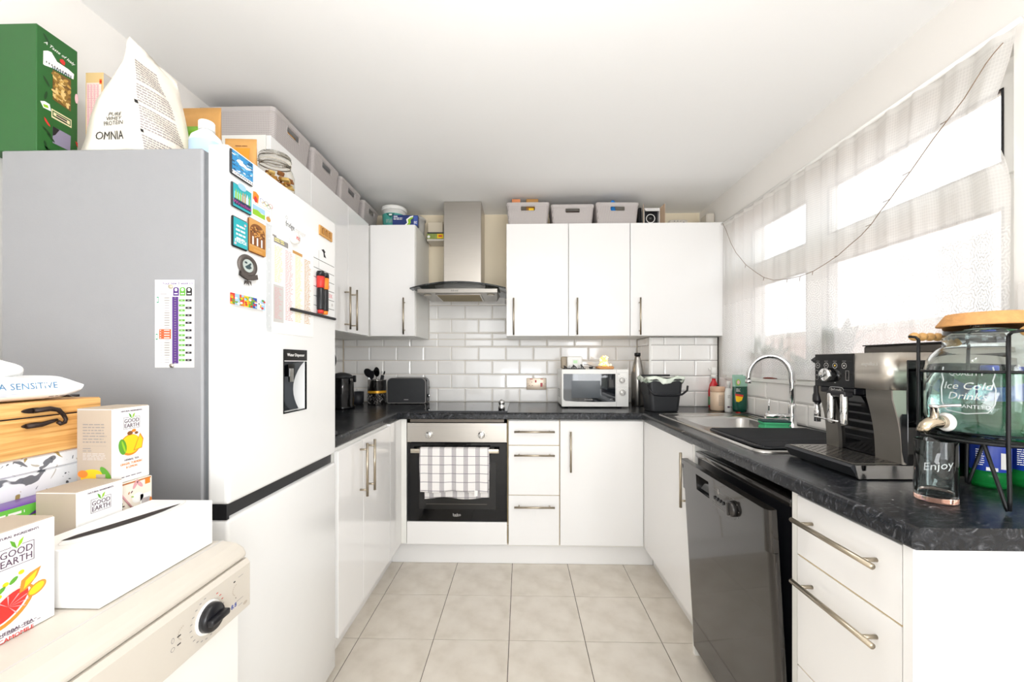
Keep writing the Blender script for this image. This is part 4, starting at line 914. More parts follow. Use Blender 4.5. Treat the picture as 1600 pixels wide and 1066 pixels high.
# utensil pot
up = thing('utensil_pot', 'shiny steel utensil pot with a yellow band, full of black cooking tools', 'pot', (-.995, 2.73, Z0))
MU = Matrix.Translation((-1.000, 2.735, Z0))
MB(MU).lathe([(0, 0), (.060, 0), (.062, .003), (.062, .168), (.064, .171), (.062, .173), (.059, .171), (.059, .006), (0, .006)], n=36).build('pot', mat('pot_steel', '#b4b0ad', .12, 1), up)
MB(MU).lathe([(.0624, .082), (.0624, .098)], n=36, caps=False).build('band', mat('band_amber', '#d9a02a', .3, .3), up)
m = MB(MU)
for k in range(60): a = R(rnd.uniform(190, 340)); z = rnd.uniform(.01, .075); r_ = .0628; m.box(r_ * math.cos(a) - .002, r_ * math.cos(a) + .002, r_ * math.sin(a) - .0008, r_ * math.sin(a) + .0008, z, z + rnd.uniform(.002, .007))
g_ = m.build('etched_pattern', grey, up); g_['kind'] = 'stuff'
def tool(label, base, tip, head, hm, hd_mat, r_=.004, name='utensil'):
    o = thing(name, label, 'utensil', base, 'cooking tools in the steel pot'); MB().tube([base, tip], r_, 8).build('shaft', hm, o); head.build('head', hd_mat, o); return o
bz = Z0 + .009
def paddle(c, ax, w, h, t=.006):
    """rounded blade centred on c, long axis ax"""
    ax = Vector(ax).normalized(); s_ = Vector((0, 1, 0)).cross(ax); s_ = s_.normalized() if s_.length > .01 else Vector((1, 0, 0)); nrm = ax.cross(s_)
    M = Matrix(((s_.x, ax.x, nrm.x, c[0]), (s_.y, ax.y, nrm.y, c[1]), (s_.z, ax.z, nrm.z, c[2]), (0, 0, 0, 1)))
    m = MB(M); m.prism([(w * math.cos(R(a)), h * math.sin(R(a))) for a in range(0, 360, 20)], -t / 2, t / 2, 0, True); return m
tool('black ladle leaning left out of the steel pot', (-.985, 2.73, bz), (-1.035, 2.715, 1.115), paddle((-1.05, 2.71, 1.135), (-.6, 0, .8), .024, .034, .02), black_plastic, black_plastic)
tool('black slotted spoon standing upright in the steel pot', (-1.0, 2.745, bz), (-1.008, 2.74, 1.12), paddle((-1.002, 2.735, 1.142), (-.1, 0, 1), .019, .034), chrome, black_gloss)
tool('black spatula in the middle of the steel pot', (-1.02, 2.712, bz), (-1.022, 2.692, 1.11), paddle((-1.018, 2.686, 1.122), (.1, 0, 1), .016, .030), black_plastic, black_plastic)
tool('short black turner at the back of the steel pot', (-1.012, 2.768, bz), (-1.02, 2.775, 1.12), paddle((-1.022, 2.778, 1.14), (-.2, 0, 1), .02, .024), black_plastic, black_plastic)
wk = thing('whisk', 'steel wire whisk standing in the steel pot', 'whisk', (-.98, 2.75, bz), 'cooking tools in the steel pot')
MB().tube([(-.985, 2.755, bz), (-.975, 2.755, 1.10)], .0045, 8).build('shaft', chrome, wk)
for k in range(4):
    a = R(45 * k); MB().tube([(-.975 + .013 * math.sin(t * math.pi) * math.cos(a), 2.755 + .013 * math.sin(t * math.pi) * math.sin(a), 1.10 + .045 * (1 - math.cos(t * math.pi)) / 2 * 1) for t in [i / 8 for i in range(9)]], .0009, 5).build('wire', chrome, wk)
tool('black-handled tongs on the right of the steel pot', (-.97, 2.73, bz), (-.948, 2.725, 1.115), paddle((-.945, 2.722, 1.135), (.25, 0, 1), .005, .014, .006), chrome, black_plastic, .0035)
tool('black scraper with a square head at the right rim of the steel pot', (-.975, 2.72, bz), (-.958, 2.715, 1.095), MB(rotm((-.957, 2.714, 1.103), 0, 0, R(12))).box(-.011, .011, -.004, .004, -.018, .018, 0, .003), black_plastic, dark_grey)
# kettle
kt = thing('kettle', 'tall glossy black jug kettle on the left worktop by the fridge', 'kettle', (-1.135, 2.49, Z0))
MKt = Matrix.Translation((-1.135, 2.49, Z0))
MB(MKt).lathe([(0, 0), (.076, 0), (.078, .004), (.078, .018), (.072, .022), (.070, .19), (.068, .196)], n=32).build('body', black_gloss, kt)
MB(MKt).lathe([(.0685, .1962), (.066, .206), (.045, .221), (.015, .228), (0, .229)], n=32).build('lid', dark_grey, kt)
MB().tube([(-1.115, 2.49, Z0 + .1), (-1.11, 2.49, Z0 + .12)], .004, 6)
MB(Matrix.Translation((-1.070, 2.466, Z0 + .183))).box(0, .022, -.008, .008, -.006, .010, 0, .002).build('handle_mount', chrome, kt)
MB(Matrix.Translation((-1.051, 2.463, Z0 + .169))).box(0, .016, -.010, .010, 0, .042, 0, .003).build('handle_grip', black_plastic, kt)
mg = thing('mug', 'small matt black bowl-shaped mug behind the kettle', 'mug', (-1.16, 2.80, Z0))
MB(Matrix.Translation((-1.155, 2.79, Z0))).lathe([(0, 0), (.030, 0), (.038, .012), (.040, .085), (.037, .085), (.035, .015), (0, .01)], n=24).build('cup', mat('mug_slate', '#26272c', .5), mg)
lp = thing('hanging_ladle', 'round black ladle hanging on the tiles of the left wall beside the fridge', 'utensil', (-1.32, 2.74, 1.19))
MB(frame('+X', (XL + .0125, 2.72, 1.222)) @ Matrix.Rotation(0, 4, 'X')).lathe([(0, .0), (.03, .002), (.05, .012), (.052, .02), (.048, .02), (.028, .008), (0, .006)], n=28).build('bowl', black_plastic, lp)
MB().tube([(XL + .02, 2.72, 1.265), (XL + .018, 2.72, 1.366)], .005, 8).build('handle', black_plastic, lp)
bb = thing('chopping_board', 'flat black board lying on the left worktop next to the fridge', 'board', (-.93, 1.56, Z0))
MB().box(-1.12, -.745, 1.528, 1.60, Z0, Z0 + .014, 0, .003).build('board', dark_grey, bb)
MB().box(-1.06, -.80, 1.545, 1.582, Z0 + .0142, Z0 + .0152).build('inlay', black_gloss, bb)
# ---- bottles in the sink corner
sp = thing('spray_cleaner', 'red and white cleaning spray bottle in the corner by the sink', 'bottle', (1.235, 2.572, Z0))
MS_ = Matrix.Translation((1.235, 2.572, Z0)); oval = lambda r, k=.7: [(r * math.cos(R(a)), r * k * math.sin(R(a))) for a in range(0, 360, 18)]
m = MB(MS_); loft(m, [L3(oval(r), z) for r, z in ((.028, 0), (.033, .004), (.034, .11), (.026, .15), (.013, .175), (.012, .19))], 0, True, True, True); m.build('bottle', mat('bottle_red', '#c92a30', .3), sp)
m = MB(MS_); loft(m, [L3(oval(r), z) for r, z in ((.0344, .02), (.0348, .075))], 0, True); m.build('label', mat('label_leaf', '#5d8a5f', .4, noise=.4, nscale=70), sp)
m = MB(MS_); m.lathe([(.015, .19), (.016, .215)], n=16); m.box(-.020, .016, -.011, .011, .2155, .262, 0, .008, 3); m.box(-.033, -.019, -.006, .006, .240, .256, 0, .003); m.build('trigger_head', white_plastic, sp)
m = MB(MS_ @ frame('-Y', (0, -.0238, 0))); m.rect(-.018, .010, .125, .139, .002); m.rect(.006, .026, .10, .117, .0022); m.rect(.004, .022, .126, .150, .0021); m.build('printing', black, sp)
cn = thing('candle_jar', 'round peach candle in a jar by the sink corner', 'candle', (1.20, 2.455, Z0))
MCn = Matrix.Translation((1.200, 2.452, Z0))
MB(MCn).lathe([(0, 0), (.036, 0), (.041, .006), (.041, .112), (.0395, .114), (.038, .112)], n=30).build('jar', mat('peach_jar', '#e9cfb3', .2, coat=.4), cn)
MB(MCn).lathe([(.0405, .1145), (.0415, .116), (.0415, .142), (.038, .145), (0, .145)], n=30).build('lid', mat('peach_lid', '#dcb79a', .35), cn)
m = MB(MCn @ frame('-Y', (0, -.0412, 0)))
for k in range(3): m.lines(-.012 + k * .009, -.006 + k * .009, .03, .095, 12, 0, .0006, .4, 1, .1)
m.build('label_print', grey, cn)
sb = thing('soap_bottle', 'small slim white bottle in front of the candle', 'bottle', (1.222, 2.368, Z0))
MSb = Matrix.Translation((1.222, 2.366, Z0)); m = MB(MSb); loft(m, [L3(oval(r), z) for r, z in ((.018, 0), (.0215, .004), (.0215, .115), (.017, .135), (.010, .142))], 0, True, True, True); m.build('bottle', white_plastic, sb)
MB(MSb).lathe([(.0095, .1422), (.010, .158), (.0115, .160), (.0115, .178), (.009, .182), (0, .182)], n=16).build('cap', white_plastic, sb)
m = MB(MSb @ frame('-Y', (0, -.0152, 0))); m.rect(-.014, .0, .026, .036, .0004, 0); m.rect(.004, .010, .026, .036, .0004, 1); m.lines(-.012, .004, .08, .10, 3, 1, .0004, .4, 2); m.build('label_print', [plum, grey], sb)
fp = thing('detergent_pouch', 'dark green washing-up liquid pouch with red spout, standing behind the sink', 'pouch', (1.255, 2.30, Z0))
MFp = rotm((1.250, 2.296, Z0), R(0)); sq = lambda w, d, z: [(w * math.cos(R(a)), d * math.sin(R(a)), z) for a in range(0, 360, 18)]
m = MB(MFp); loft(m, [sq(.036, .021, .012), sq(.041, .023, .03), sq(.042, .019, .10), sq(.042, .012, .155)], 0, True, True); m.build('filled_part', mat('pouch_green', '#0f4637', .12), fp)
m = MB(MFp); loft(m, [sq(.042, .012, .155), sq(.043, .004, .20), sq(.043, .0015, .222)], 0, True, False, True); m.build('clear_top', mat('pouch_clear', '#8fb5a3', .12), fp)
MB(MFp @ Matrix.Translation((-.012, -.006, 0))).lathe([(.013, 0), (.013, .016), (.009, .02), (0, .02)], n=18).build('spout_cap', red, fp)
m = MB(MFp @ frame('-Y', (0, -.0232, 0))); m.ell(-.022, .180, .012, .018, .0012, 0); m.ell(-.022, .180, .008, .012, .0016, 1); m.poly([(-.038, .105), (.006, .097), (.006, .108), (-.038, .116)], .0012, 2); m.poly([(-.038, .104), (.004, .097), (-.002, .078), (-.02, .068), (-.034, .072)], .0012, 3); m.lines(-.034, -.008, .125, .145, 3, 4, .0013, .5, 1, .1)
m.build('label_print', [leafg, pink, red, yellow, lgrey], fp)
# ================================================================ THINGS ON THE WASHING MACHINE
ZM = .8512
tb = thing('tissue_box', 'long plain white cardboard box with a dark slit, front of the washing machine top', 'box', (-.67, .67, ZM))
MB().box(-.735, -.612, .562, .774, ZM, ZM + .085, 0, .0012).build('carton', card_white, tb)
m = MB(frame('+Z', (0, 0, ZM + .0855)))
slit = [(-.703, .590), (-.692, .596), (-.672, .634), (-.660, .672), (-.655, .710), (-.657, .752), (-.668, .722), (-.678, .690), (-.690, .650), (-.702, .612)]
m.poly(slit, .0004, 0); m.build('slit', mat('slit_dark', '#2b2423', .8), tb)
m = MB(frame('+Z', (0, 0, ZM + .0855)))
def ellring(cu, cv, ru, rv, w, n, rot):
    vs = []; fs = []; K = 40; c, q = math.cos(rot), math.sin(rot)
    for i in range(K):
        a = 2 * math.pi * i / K
        for d_ in (0, w): x, y = (ru - d_) * math.cos(a), (rv - d_) * math.sin(a); vs.append((cu + x * c - y * q, cv + x * q + y * c, n))
    for i in range(K): j = (i + 1) % K; fs.append((2 * i, 2 * j, 2 * j + 1, 2 * i + 1))
    m.add(vs, fs)
ellring(-.676, .672, .030, .098, .0008, .0002, R(-6)); m.build('perforation', lgrey, tb)
# tea boxes
def teabox(name, label, x1, y0, y1, z0, h, th, art, lid=True):
    """upright carton: printed face towards +X, side panel towards the camera"""
    o = thing(name, label, 'box', (x1 - th / 2, (y0 + y1) / 2, z0), 'herbal tea cartons')
    MB().box(x1 - th, x1, y0, y1, z0, z0 + h - .001, 0, .0008).build('carton', card_white, o)
    MB().box(x1 - th - .0004, x1 - .002, y0 + .0005, y1 - .0005, z0 + h - .001, z0 + h + .0006).build('top_flap', beige_card, o)
    m = MB(frame('-Y', (0, y0, 0))); m.rect(x1 - th + .0008, x1 - .0008, z0 + .0008, z0 + h - .002, .0003); m.build('side_panel', beige_card, o)
    w = y1 - y0; F = frame('+X', (x1, 0, 0)); m = MB(F); cu = (y0 + y1) / 2; k = w / .075
    text(m, 'NATURAL INGREDIENTS', cu, z0 + h - .0075 * k, .0040 * k, 0, .0005, sx=.95)
    lz = z0 + h - .031 * k; m.outline(cu - .0165 * k, cu + .0165 * k, lz - .0115 * k, lz + .0115 * k, .0007 * k, .0004, 0)
    m.rect(cu - .005 * k, cu + .005 * k, lz + .0105 * k, lz + .0125 * k, .0005, 6)
    text(m, 'GOOD\nEARTH', cu, lz - .0008 * k, .0112 * k, 0, .0006, sx=.86)
    for s_ in (-1, 1): m.poly([(cu, lz + .008 * k), (cu + s_ * .002 * k, lz + .016 * k), (cu + s_ * .0065 * k, lz + .0195 * k), (cu + s_ * .0045 * k, lz + .0125 * k)], .0009, 1 if s_ > 0 else 2)
    art(m, cu, z0, h, k, w)
    m.build('label_print', [plum, leafg, green, yellow, orange, brown, white, red, MATS['print_rose'], lgrey], o)
    return o
def lemon(m, cu, z0, h, k, w):
    cz = z0 + h - .072 * k; k0 = k; k = k * 1.3
    m.ell(cu - .002 * k, cz - .002 * k, .016 * k, .016 * k, .0004, 4, 24); m.ell(cu - .001 * k, cz - .001 * k, .0145 * k, .014 * k, .0005, 3, 24)
    m.ell(cu - .014 * k, cz - .003 * k, .006 * k, .012 * k, .0007, 2, 16, .15); m.ell(cu - .0125 * k, cz - .003 * k, .0015 * k, .010 * k, .0008, 1, 10, .3)
    m.poly([(cu + .002 * k, cz - .012 * k), (cu + .016 * k, cz - .010 * k), (cu + .0185 * k, cz + .004 * k), (cu + .013 * k, cz + .014 * k)], .0008, 4); m.poly([(cu + .004 * k, cz - .0105 * k), (cu + .015 * k, cz - .009 * k), (cu + .017 * k, cz + .003 * k), (cu + .0125 * k, cz + .011 * k)], .0009, 3)
    for (a, b, r_, c) in ((-.003, .016, .0045, 5), (.003, .019, .0035, 4), (.007, .015, .003, 5)): m.ell(cu + a * k, cz + b * k, r_ * k, r_ * .7 * k, .0009, c, 9)
    k = k0
    text(m, 'HERBAL TEA', cu, cz - .031 * k, .0052 * k, 0, .0005); text(m, 'GINGER, TURMERIC', cu, cz - .0385 * k, .0062 * k, 4, .0005, sx=.82); text(m, '& LEMON', cu, cz - .0455 * k, .0062 * k, 4, .0005, sx=.85)
    m.lines(cu - .02 * k, cu + .02 * k, z0 + .007, z0 + .0105, 1, 0, .0005, .4, 4, 0)
def leafart(m, cu, z0, h, k, w):
    cz = z0 + h - .074 * k
    m.ell(cu - .016 * k, cz + .004 * k, .017 * k, .007 * k, .0004, 2, 18, .6); m.ell(cu - .014 * k, cz + .003 * k, .012 * k, .005 * k, .0005, 3, 18, .6)
    for q in range(8): m.ell(cu + rnd.uniform(.0, .018) * k, cz + rnd.uniform(-.004, .012) * k, .003 * k, .003 * k, .0006 + q * 1e-5, (6, 9, 3, 1)[q % 4], 8)
    text(m, 'HERBAL TEA', cu, cz - .031 * k, .0052 * k, 0, .0005)
def fruit(m, cu, z0, h, k, w):
    cz = z0 + h - .082 * k
    m.ell(cu - .006 * k, cz - .006 * k, .026 * k, .015 * k, .0004, 4, 26, .65); m.ell(cu - .007 * k, cz - .004 * k, .023 * k, .0125 * k, .0005, 6, 26, .65); m.ell(cu - .0075 * k, cz - .0035 * k, .0215 * k, .0112 * k, .0006, 7, 26, .65)
    for q in range(7): a = -1.2 + q * .55; m.poly([(cu - .0075 * k, cz - .0035 * k), (cu - .0075 * k + .019 * k * math.cos(a), cz - .0035 * k + .012 * k * math.sin(a)), (cu - .0075 * k + .019 * k * math.cos(a + .08), cz - .0035 * k + .012 * k * math.sin(a + .08))], .0007, 8)
    m.poly([(cu + .002 * k, cz + .006 * k), (cu + .004 * k, cz + .020 * k), (cu + .012 * k, cz + .025 * k), (cu + .023 * k, cz + .028 * k), (cu + .019 * k, cz + .018 * k), (cu + .010 * k, cz + .008 * k)], .0008, 4)
    m.poly([(cu + .006 * k, cz + .009 * k), (cu + .008 * k, cz + .018 * k), (cu + .019 * k, cz + .025 * k), (cu + .016 * k, cz + .016 * k)], .0009, 3)
    m.ell(cu + .019 * k, cz + .0035 * k, .010 * k, .0065 * k, .0007, 4, 18, .5); m.ell(cu + .0185 * k, cz + .0035 * k, .008 * k, .0045 * k, .0008, 3, 18, .5)
    for (a, b) in ((-.010, .023), (-.016, .012), (.004, .030)): m.ell(cu + a * k, cz + b * k, .0062 * k, .0045 * k, .0008, 6, 12); m.ell(cu + a * k, cz + b * k, .003 * k, .0026 * k, .0009, 3, 10)
    for (a, b) in ((-.003, .024), (-.014, .018)): m.ell(cu + a * k, cz + b * k, .005 * k, .0025 * k, .0009, 2, 10, .7)
    text(m, 'HERBAL TEA', cu, cz - .032 * k, .0055 * k, 0, .0005); text(m, 'CAMOMILE', cu, cz - .0395 * k, .0064 * k, 7, .0005); text(m, '& GRAPEFRUIT', cu, cz - .047 * k, .0064 * k, 7, .0005, sx=.85)
    m.lines(cu - .02 * k, cu + .025 * k, z0 + .005, z0 + .011, 2, 0, .0005, .3, 4, .3)
ta = teabox('tea_box', 'herbal tea carton with red grapefruit and camomile flowers, nearest the camera', -.661, .462, .548, ZM, .141, .062, fruit)
tbx = teabox('tea_box', 'herbal tea carton with green leaf art, standing behind the tissue box', -.741, .645, .722, ZM, .141, .070, leafart)
tcx = teabox('tea_box', 'herbal tea carton with a yellow lemon, standing on the spice-patterned box', -.771, .731, .806, .9765, .145, .068, lemon)
# side panel prints
def sideprint(o, x1, th, y0, z0, h):
    m = MB(frame('-Y', (0, y0, 0))); a, b = x1 - th, x1
    for k, (q, w_) in enumerate(((0, 2.2), (1, 2.6), (2, 1), (3, 1), (4, 1), (5, 1), (6, 1))): m.lines(a + .012, b - .010, z0 + h - .032 - q * .0055, z0 + h - .0285 - q * .0055, 1, 0, .0006, .55, 6, .15)
    m.rect(a + .012, b - .010, z0 + h - .070, z0 + h - .0696, .0006, 0)
    m.lines(a + .012, b - .02, z0 + h - .083, z0 + h - .074, 2, 0, .0006, .35, 3, .6); m.lines(a + .012, b - .010, z0 + h - .098, z0 + h - .084, 5, 4, .0006, .35, 6, .1)
    m.ell((a + b) / 2 - .004, z0 + .016, .024, .015, .0006, 1, 20, 0, 0, 180); m.rect(a + .008, b - .016, z0 + .002, z0 + .016, .0006, 1); m.ell(a + .012, z0 + .022, .010, .007, .0007, 3, 12); m.ell(b - .012, z0 + .024, .006, .015, .0008, 2, 14, .7); m.rect(b - .030, b - .012, z0 + .002, z0 + .022, .0010, 5)
    m.build('side_print', [grey, yellow, green, orange, lgrey, beige_card], o)
sideprint(tcx, -.771, .068, .731, .9765, .145)
sbx = thing('spice_box', 'pale carton with orange spice and star anise pattern under the lemon tea carton', 'box', (-.80, .77, ZM))
MB().box(-.846, -.765, .728, .806, ZM, .9755, 0, .001).build('carton', mat('carton_cream', '#efe6d8', .45), sbx)
m = MB(frame('+X', (-.765, 0, 0)))
for k in range(26): m.ell(rnd.uniform(.733, .765), rnd.uniform(.86, .955), .003, .0012, .0004 + k * 1e-5, (1, 3, 4, 1)[k % 4], 8, rnd.random() * 3)
m.tube([(.742, .955, .0005), (.762, .925, .0005)], .0018, 6, 2); m.ell(.770, .968, .0035, .010, .0006, 2, 12, -.5); m.ell(.779, .966, .0035, .009, .0006, 2, 12, .7)
for k in range(6): m.ell(.741 + .004 * math.cos(k * 1.047), .932 + .004 * math.sin(k * 1.047), .004, .0013, .0007, 3, 8, k * 1.047)
m.rect(.780, .803, .920, .944, .0004, 5); 
for k in range(12): m.rect(.783 + k * .0015, .783 + k * .0015 + (.0008 if k % 2 else .0004), .925, .935, .0006, 3)
m.rect(.790, .801, .962, .973, .0005, 0); m.ell(.775, .94, .012, .010, .0004, 5, 14); m.ell(.802, .925, .003, .008, .0006, 0, 10); m.rect(.731, .803, .972, .975, .0004, 4)
m.build('pattern', [orange, leafg, MATS['print_rose'], mat('print_wine', '#5b2a3a', .4), mat('print_copper', '#b9713f', .4), white], sbx)
# purple and green packet
pk = thing('purple_packet', 'purple and green printed packet squeezed between the tea cartons', 'packet', (-.84, .60, ZM))
MB().box(-.866, -.819, .500, .712, ZM, .975, 0, .004, 2).build('carton', mat('packet_purple', '#6b3fa0', .3, noise=.1), pk)
m = MB(frame('+X', (-.819, 0, 0))); m.poly([(.50, .955), (.64, .955), (.66, .966), (.664, .974), (.50, .974)], .0006, 0); m.lines(.51, .64, .960, .967, 1, 2, .0009, .6, 9, .05); m.poly([(.50, .932), (.62, .932), (.655, .955), (.50, .955)], .0006, 1)
m.ell(.672, .944, .0115, .0115, .0008, 2, 20); m.poly([(.666, .938), (.674, .945), (.679, .952), (.674, .940)], .001, 3); m.poly([(.66, .86), (.71, .86), (.71, .92), (.67, .91)], .0006, 4); m.poly([(.62, .925), (.71, .93), (.71, .915), (.62, .905)], .0007, 5)
for k in range(14): m.ell(rnd.uniform(.66, .705), rnd.uniform(.865, .91), .005, .003, .0009 + k * 1e-5, (1, 4, 6)[k % 3], 8)
m.build('label_print', [mat('print_bright_green', '#6cc24a', .35), leafg, white, black, mat('print_olive', '#8a8440', .4), mat('print_lilac', '#b9a6d6', .4), MATS['packet_purple']], pk)
# floral tins and the wooden box
def floral():
    m = bpy.data.materials.new('floral_print'); m.use_nodes = True; nt = m.node_tree; L = nt.links; b = nt.nodes['Principled BSDF']; b.inputs['Roughness'].default_value = .35
    tc = nt.nodes.new('ShaderNodeTexCoord'); prev = None
    for (sc, dist, lo_, hi_, col, seed) in ((13, 2.2, .60, .615, '#6f7278', 0), (17, 1.6, .655, .665, '#a9945a', 5), (30, 2.5, .66, .67, '#4c5157', 9), (24, 1, .68, .69, '#b9b3a6', 3)):
        mp = nt.nodes.new('ShaderNodeMapping'); mp.inputs['Location'].default_value = (seed, seed * 1.3, seed * .7); L.new(tc.outputs['Object'], mp.inputs[0])
        n = nt.nodes.new('ShaderNodeTexNoise'); n.inputs['Scale'].default_value = sc; n.inputs['Distortion'].default_value = dist; n.inputs['Detail'].default_value = 2; L.new(mp.outputs[0], n.inputs['Vector'])
        r = nt.nodes.new('ShaderNodeMapRange'); r.inputs[1].default_value = lo_; r.inputs[2].default_value = hi_; L.new(n.outputs['Fac'], r.inputs[0])
        mx_ = nt.nodes.new('ShaderNodeMix'); mx_.data_type = 'RGBA'; L.new(r.outputs[0], mx_.inputs[0]); mx_.inputs[7].default_value = hx(col)
        if prev is None: mx_.inputs[6].default_value = hx('#eef0f1')
        else: L.new(prev, mx_.inputs[6])
        prev = mx_.outputs[2]
    L.new(prev, b.inputs['Base Color']); return m
fl = floral()
for (z0, z1, lab) in ((ZM, .960, 'white box with grey leaf print, lower one under the wooden box'), (.9605, 1.0425, 'white box with grey leaf print, directly under the wooden box')):
    o = thing('floral_box', lab, 'box', (-1.0, .63, z0), 'leaf-print boxes')
    MB().box(-1.13, -.872, .470, .776, z0, z1 - .030, 0, .003).build('base', fl, o); MB().box(-1.133, -.869, .467, .779, z1 - .0298, z1 - .0003, 0, .003).build('lid', fl, o)
wood = ramp_mat('oak_grain', [(.3, '#c08a48'), (.5, '#d9a562'), (.7, '#e6b977')], 6, .45, stretch=(2, 1.2, 26), detail=6, dist=.6)
wbx = thing('wooden_box', 'oak wooden box with a dark iron hook latch, on top of the leaf-print boxes', 'box', (-1.0, .65, 1.0425))
MB().box(-1.14, -.862, .500, .797, 1.0430, 1.111, 0, .002).build('base', wood, wbx)
MB().box(-1.14, -.862, .500, .797, 1.1135, 1.1385, 0, .003).build('lid', wood, wbx)
MB().box(-1.137, -.866, .503, .794, 1.1108, 1.1137).build('gap', black_plastic, wbx)
iron = mat('dark_iron', '#3a2f2b', .45, .7, noise=.3, nscale=200, bump=.4, bscale=300)
lt = MB(frame('+X', (-.862, 0, 0)) @ Matrix.Translation((.0, 0, 0)))
for v in (1.1245, 1.0985):
    lt.prism([(.682 + .011 * math.cos(R(a)) * (1.6 if True else 1), v + .0048 * math.sin(R(a))) for a in range(0, 360, 20)], .0003, .004, 0, True)
    lt.lathe([(.0, 0)], n=3) if False else None
lt.build('latch_plate', iron, wbx)
MB(frame('+X', (-.862, 0, 0))).tube([(.678, 1.1245, .0075), (.700, 1.1255, .009), (.712, 1.122, .010), (.720, 1.112, .010), (.724, 1.103, .010), (.722, 1.097, .010), (.716, 1.096, .010), (.712, 1.100, .009)], [.0042, .0045, .0040, .0034, .0030, .0032, .0040, .0035], 10).build('hook', iron, wbx)
MB(frame('+X', (-.862, 0, 0))).tube([(.668, 1.0985, .006), (.690, 1.0985, .006), (.704, 1.102, .007), (.712, 1.104, .008)], [.0045, .0045, .0035, .0025], 10).build('staple', iron, wbx)
wp = thing('wipes_pack', 'soft white pack of wipes with pale blue lettering on the wooden box', 'packet', (-1.0, .66, 1.1388))
m = MB()
def pack(u, v):
    a = 2 * math.pi * u; y = .50 + .275 * v; e = min(1, min(v, 1 - v) * 7 + .22); e = e ** .5
    hz = .022 * e; hx_ = .055 * (.96 + .04 * e); c, s_ = math.cos(a), math.sin(a)
    x = hx_ * math.copysign(abs(c) ** .55, c); z = hz * math.copysign(abs(s_) ** .6, s_)
    return (-.93 + x, y + .004 * math.sin(a * 5) * (1 - e), 1.1390 + .0225 + z + .0015 * math.sin(v * 23) * (s_ > .3))
m.grid(pack, 36, 30, 0, True, True); pw = m.build('pack', mat('film_white', '#f1f2f3', .3, bump=.2, bscale=25), wp, fix=True)
m = MB(frame('+X', (-.873, 0, 0)) @ Matrix.Translation((0, 0, .0)))
text(m, 'ULTRA SENSITIVE', .668, 1.1665, .0160, 0, .0018); m.lines(.55, .700, 1.148, 1.1545, 2, 1, .0016, .2, 1, .2); m.lines(.72, .765, 1.1415, 1.1465, 1, 2, .0006, .9, 5, 0)
conform(m, pw, (-1, 0, 0), .0009); m.build('lettering', [mat('print_skyblue', '#6ba3cb', .4), mat('print_lavender', '#a9b3d6', .4), black], wp)
m = MB(); m.grid(lambda u, v: (-.915 + .012 * math.sin(v * 5) + .01 * u, .615 + .085 * u * (1 - v * .45) + .01 * v, 1.182 + .060 * v ** .8 - .028 * u * v + .004 * math.sin(u * 8)), 12, 10, 0, True)
o_ = m.build('wipe', mat('wipe_cloth', '#f2f2f0', .8), wp); o_.modifiers.new('t', 'SOLIDIFY').thickness = .0015
# ================================================================ THINGS ON TOP OF THE FRIDGE
ZF = 1.7435
gb = thing('pasta_gift_box', 'tall dark green gift box with pasta windows, left end of the fridge top', 'box', (-1.25, 1.0, ZF))
MB().box(-1.333, -1.199, .955, 1.047, 1.7330, 2.050, 0, .0015).build('carton', mat('box_green', '#245c28', .4, noise=.05, nscale=30), gb)
m = MB(frame('+X', (-1.199, 0, 0))); gx = lambda x: .955 + (x - 98) / (420 - 98) * .092
# coordinates below: u along Y, v up
def gz_(x, y):
    yy = 20 + y / 4.85; xx = 20 + x / 4.85; return 1.21 + (566 - yy) * (1.199 / (814 - xx) * 620 * 1.0) / 620
def P_(x, y): xx = 20 + x / 4.85; d_ = 1.199 * 620 / (814 - xx); return (max(.956, min(1.046, d_ * 1.0 - .0)), 1.21 + (566 - (20 + y / 4.85)) * d_ / 620)
quad = lambda pts, n, c: m.poly([P_(*p) for p in pts], n, c)
quad([(128, 325), (140, 335), (220, 365), (370, 450), (375, 410), (330, 370), (240, 310), (195, 235), (165, 222), (130, 222)], .0006, 0)
for k in range(9): x = 150 + k * 22; quad([(x, 300 + k * 13), (x + 8, 304 + k * 13), (x + 8, 318 + k * 13), (x, 314 + k * 13)], .0009, 1)
for k in range(10): x = 200 + k * 16; quad([(x, 340 + k * 8.5), (x + 9, 345 + k * 8.5), (x + 9, 365 + k * 8.5), (x, 360 + k * 8.5)], .0009, 2)
quad([(262, 290), (285, 292), (305, 318), (300, 340), (280, 330), (262, 308)], .0008, 3); quad([(135, 735), (150, 752), (180, 800), (186, 818), (165, 800), (140, 765)], .0008, 3); quad([(385, 930), (405, 945), (420, 975), (420, 990), (395, 965)], .0008, 3)
quad([(105, 612), (140, 615), (180, 640), (192, 695), (130, 665)], .0006, 0); quad([(125, 635), (165, 648), (172, 672), (135, 660)], .0008, 4)
quad([(195, 672), (355, 765), (355, 828), (195, 740)], .0006, 5); quad([(202, 686), (348, 770), (348, 815), (202, 732)], .0008, 6); quad([(210, 700), (340, 776), (340, 803), (210, 724)], .0009, 5); quad([(232, 718), (318, 768), (318, 780), (232, 730)], .001, 1); quad([(232, 736), (318, 786), (318, 794), (232, 744)], .001, 1)
quad([(205, 370), (350, 455), (350, 700), (205, 600)], .0005, 7); quad([(205, 810), (350, 890), (345, 1008), (205, 940)], .0005, 8); quad([(205, 810), (260, 842), (225, 880), (205, 885)], .0007, 1)
for k in range(60):
    x = rnd.uniform(215, 335); y = 380 + (x - 205) * .59 + rnd.uniform(15, 210); q_ = P_(x, y); m.ell(q_[0], q_[1], .0035, .0075, .0007 + k * 1e-5, (9, 10, 11)[k % 3], 8, rnd.random() * 3)
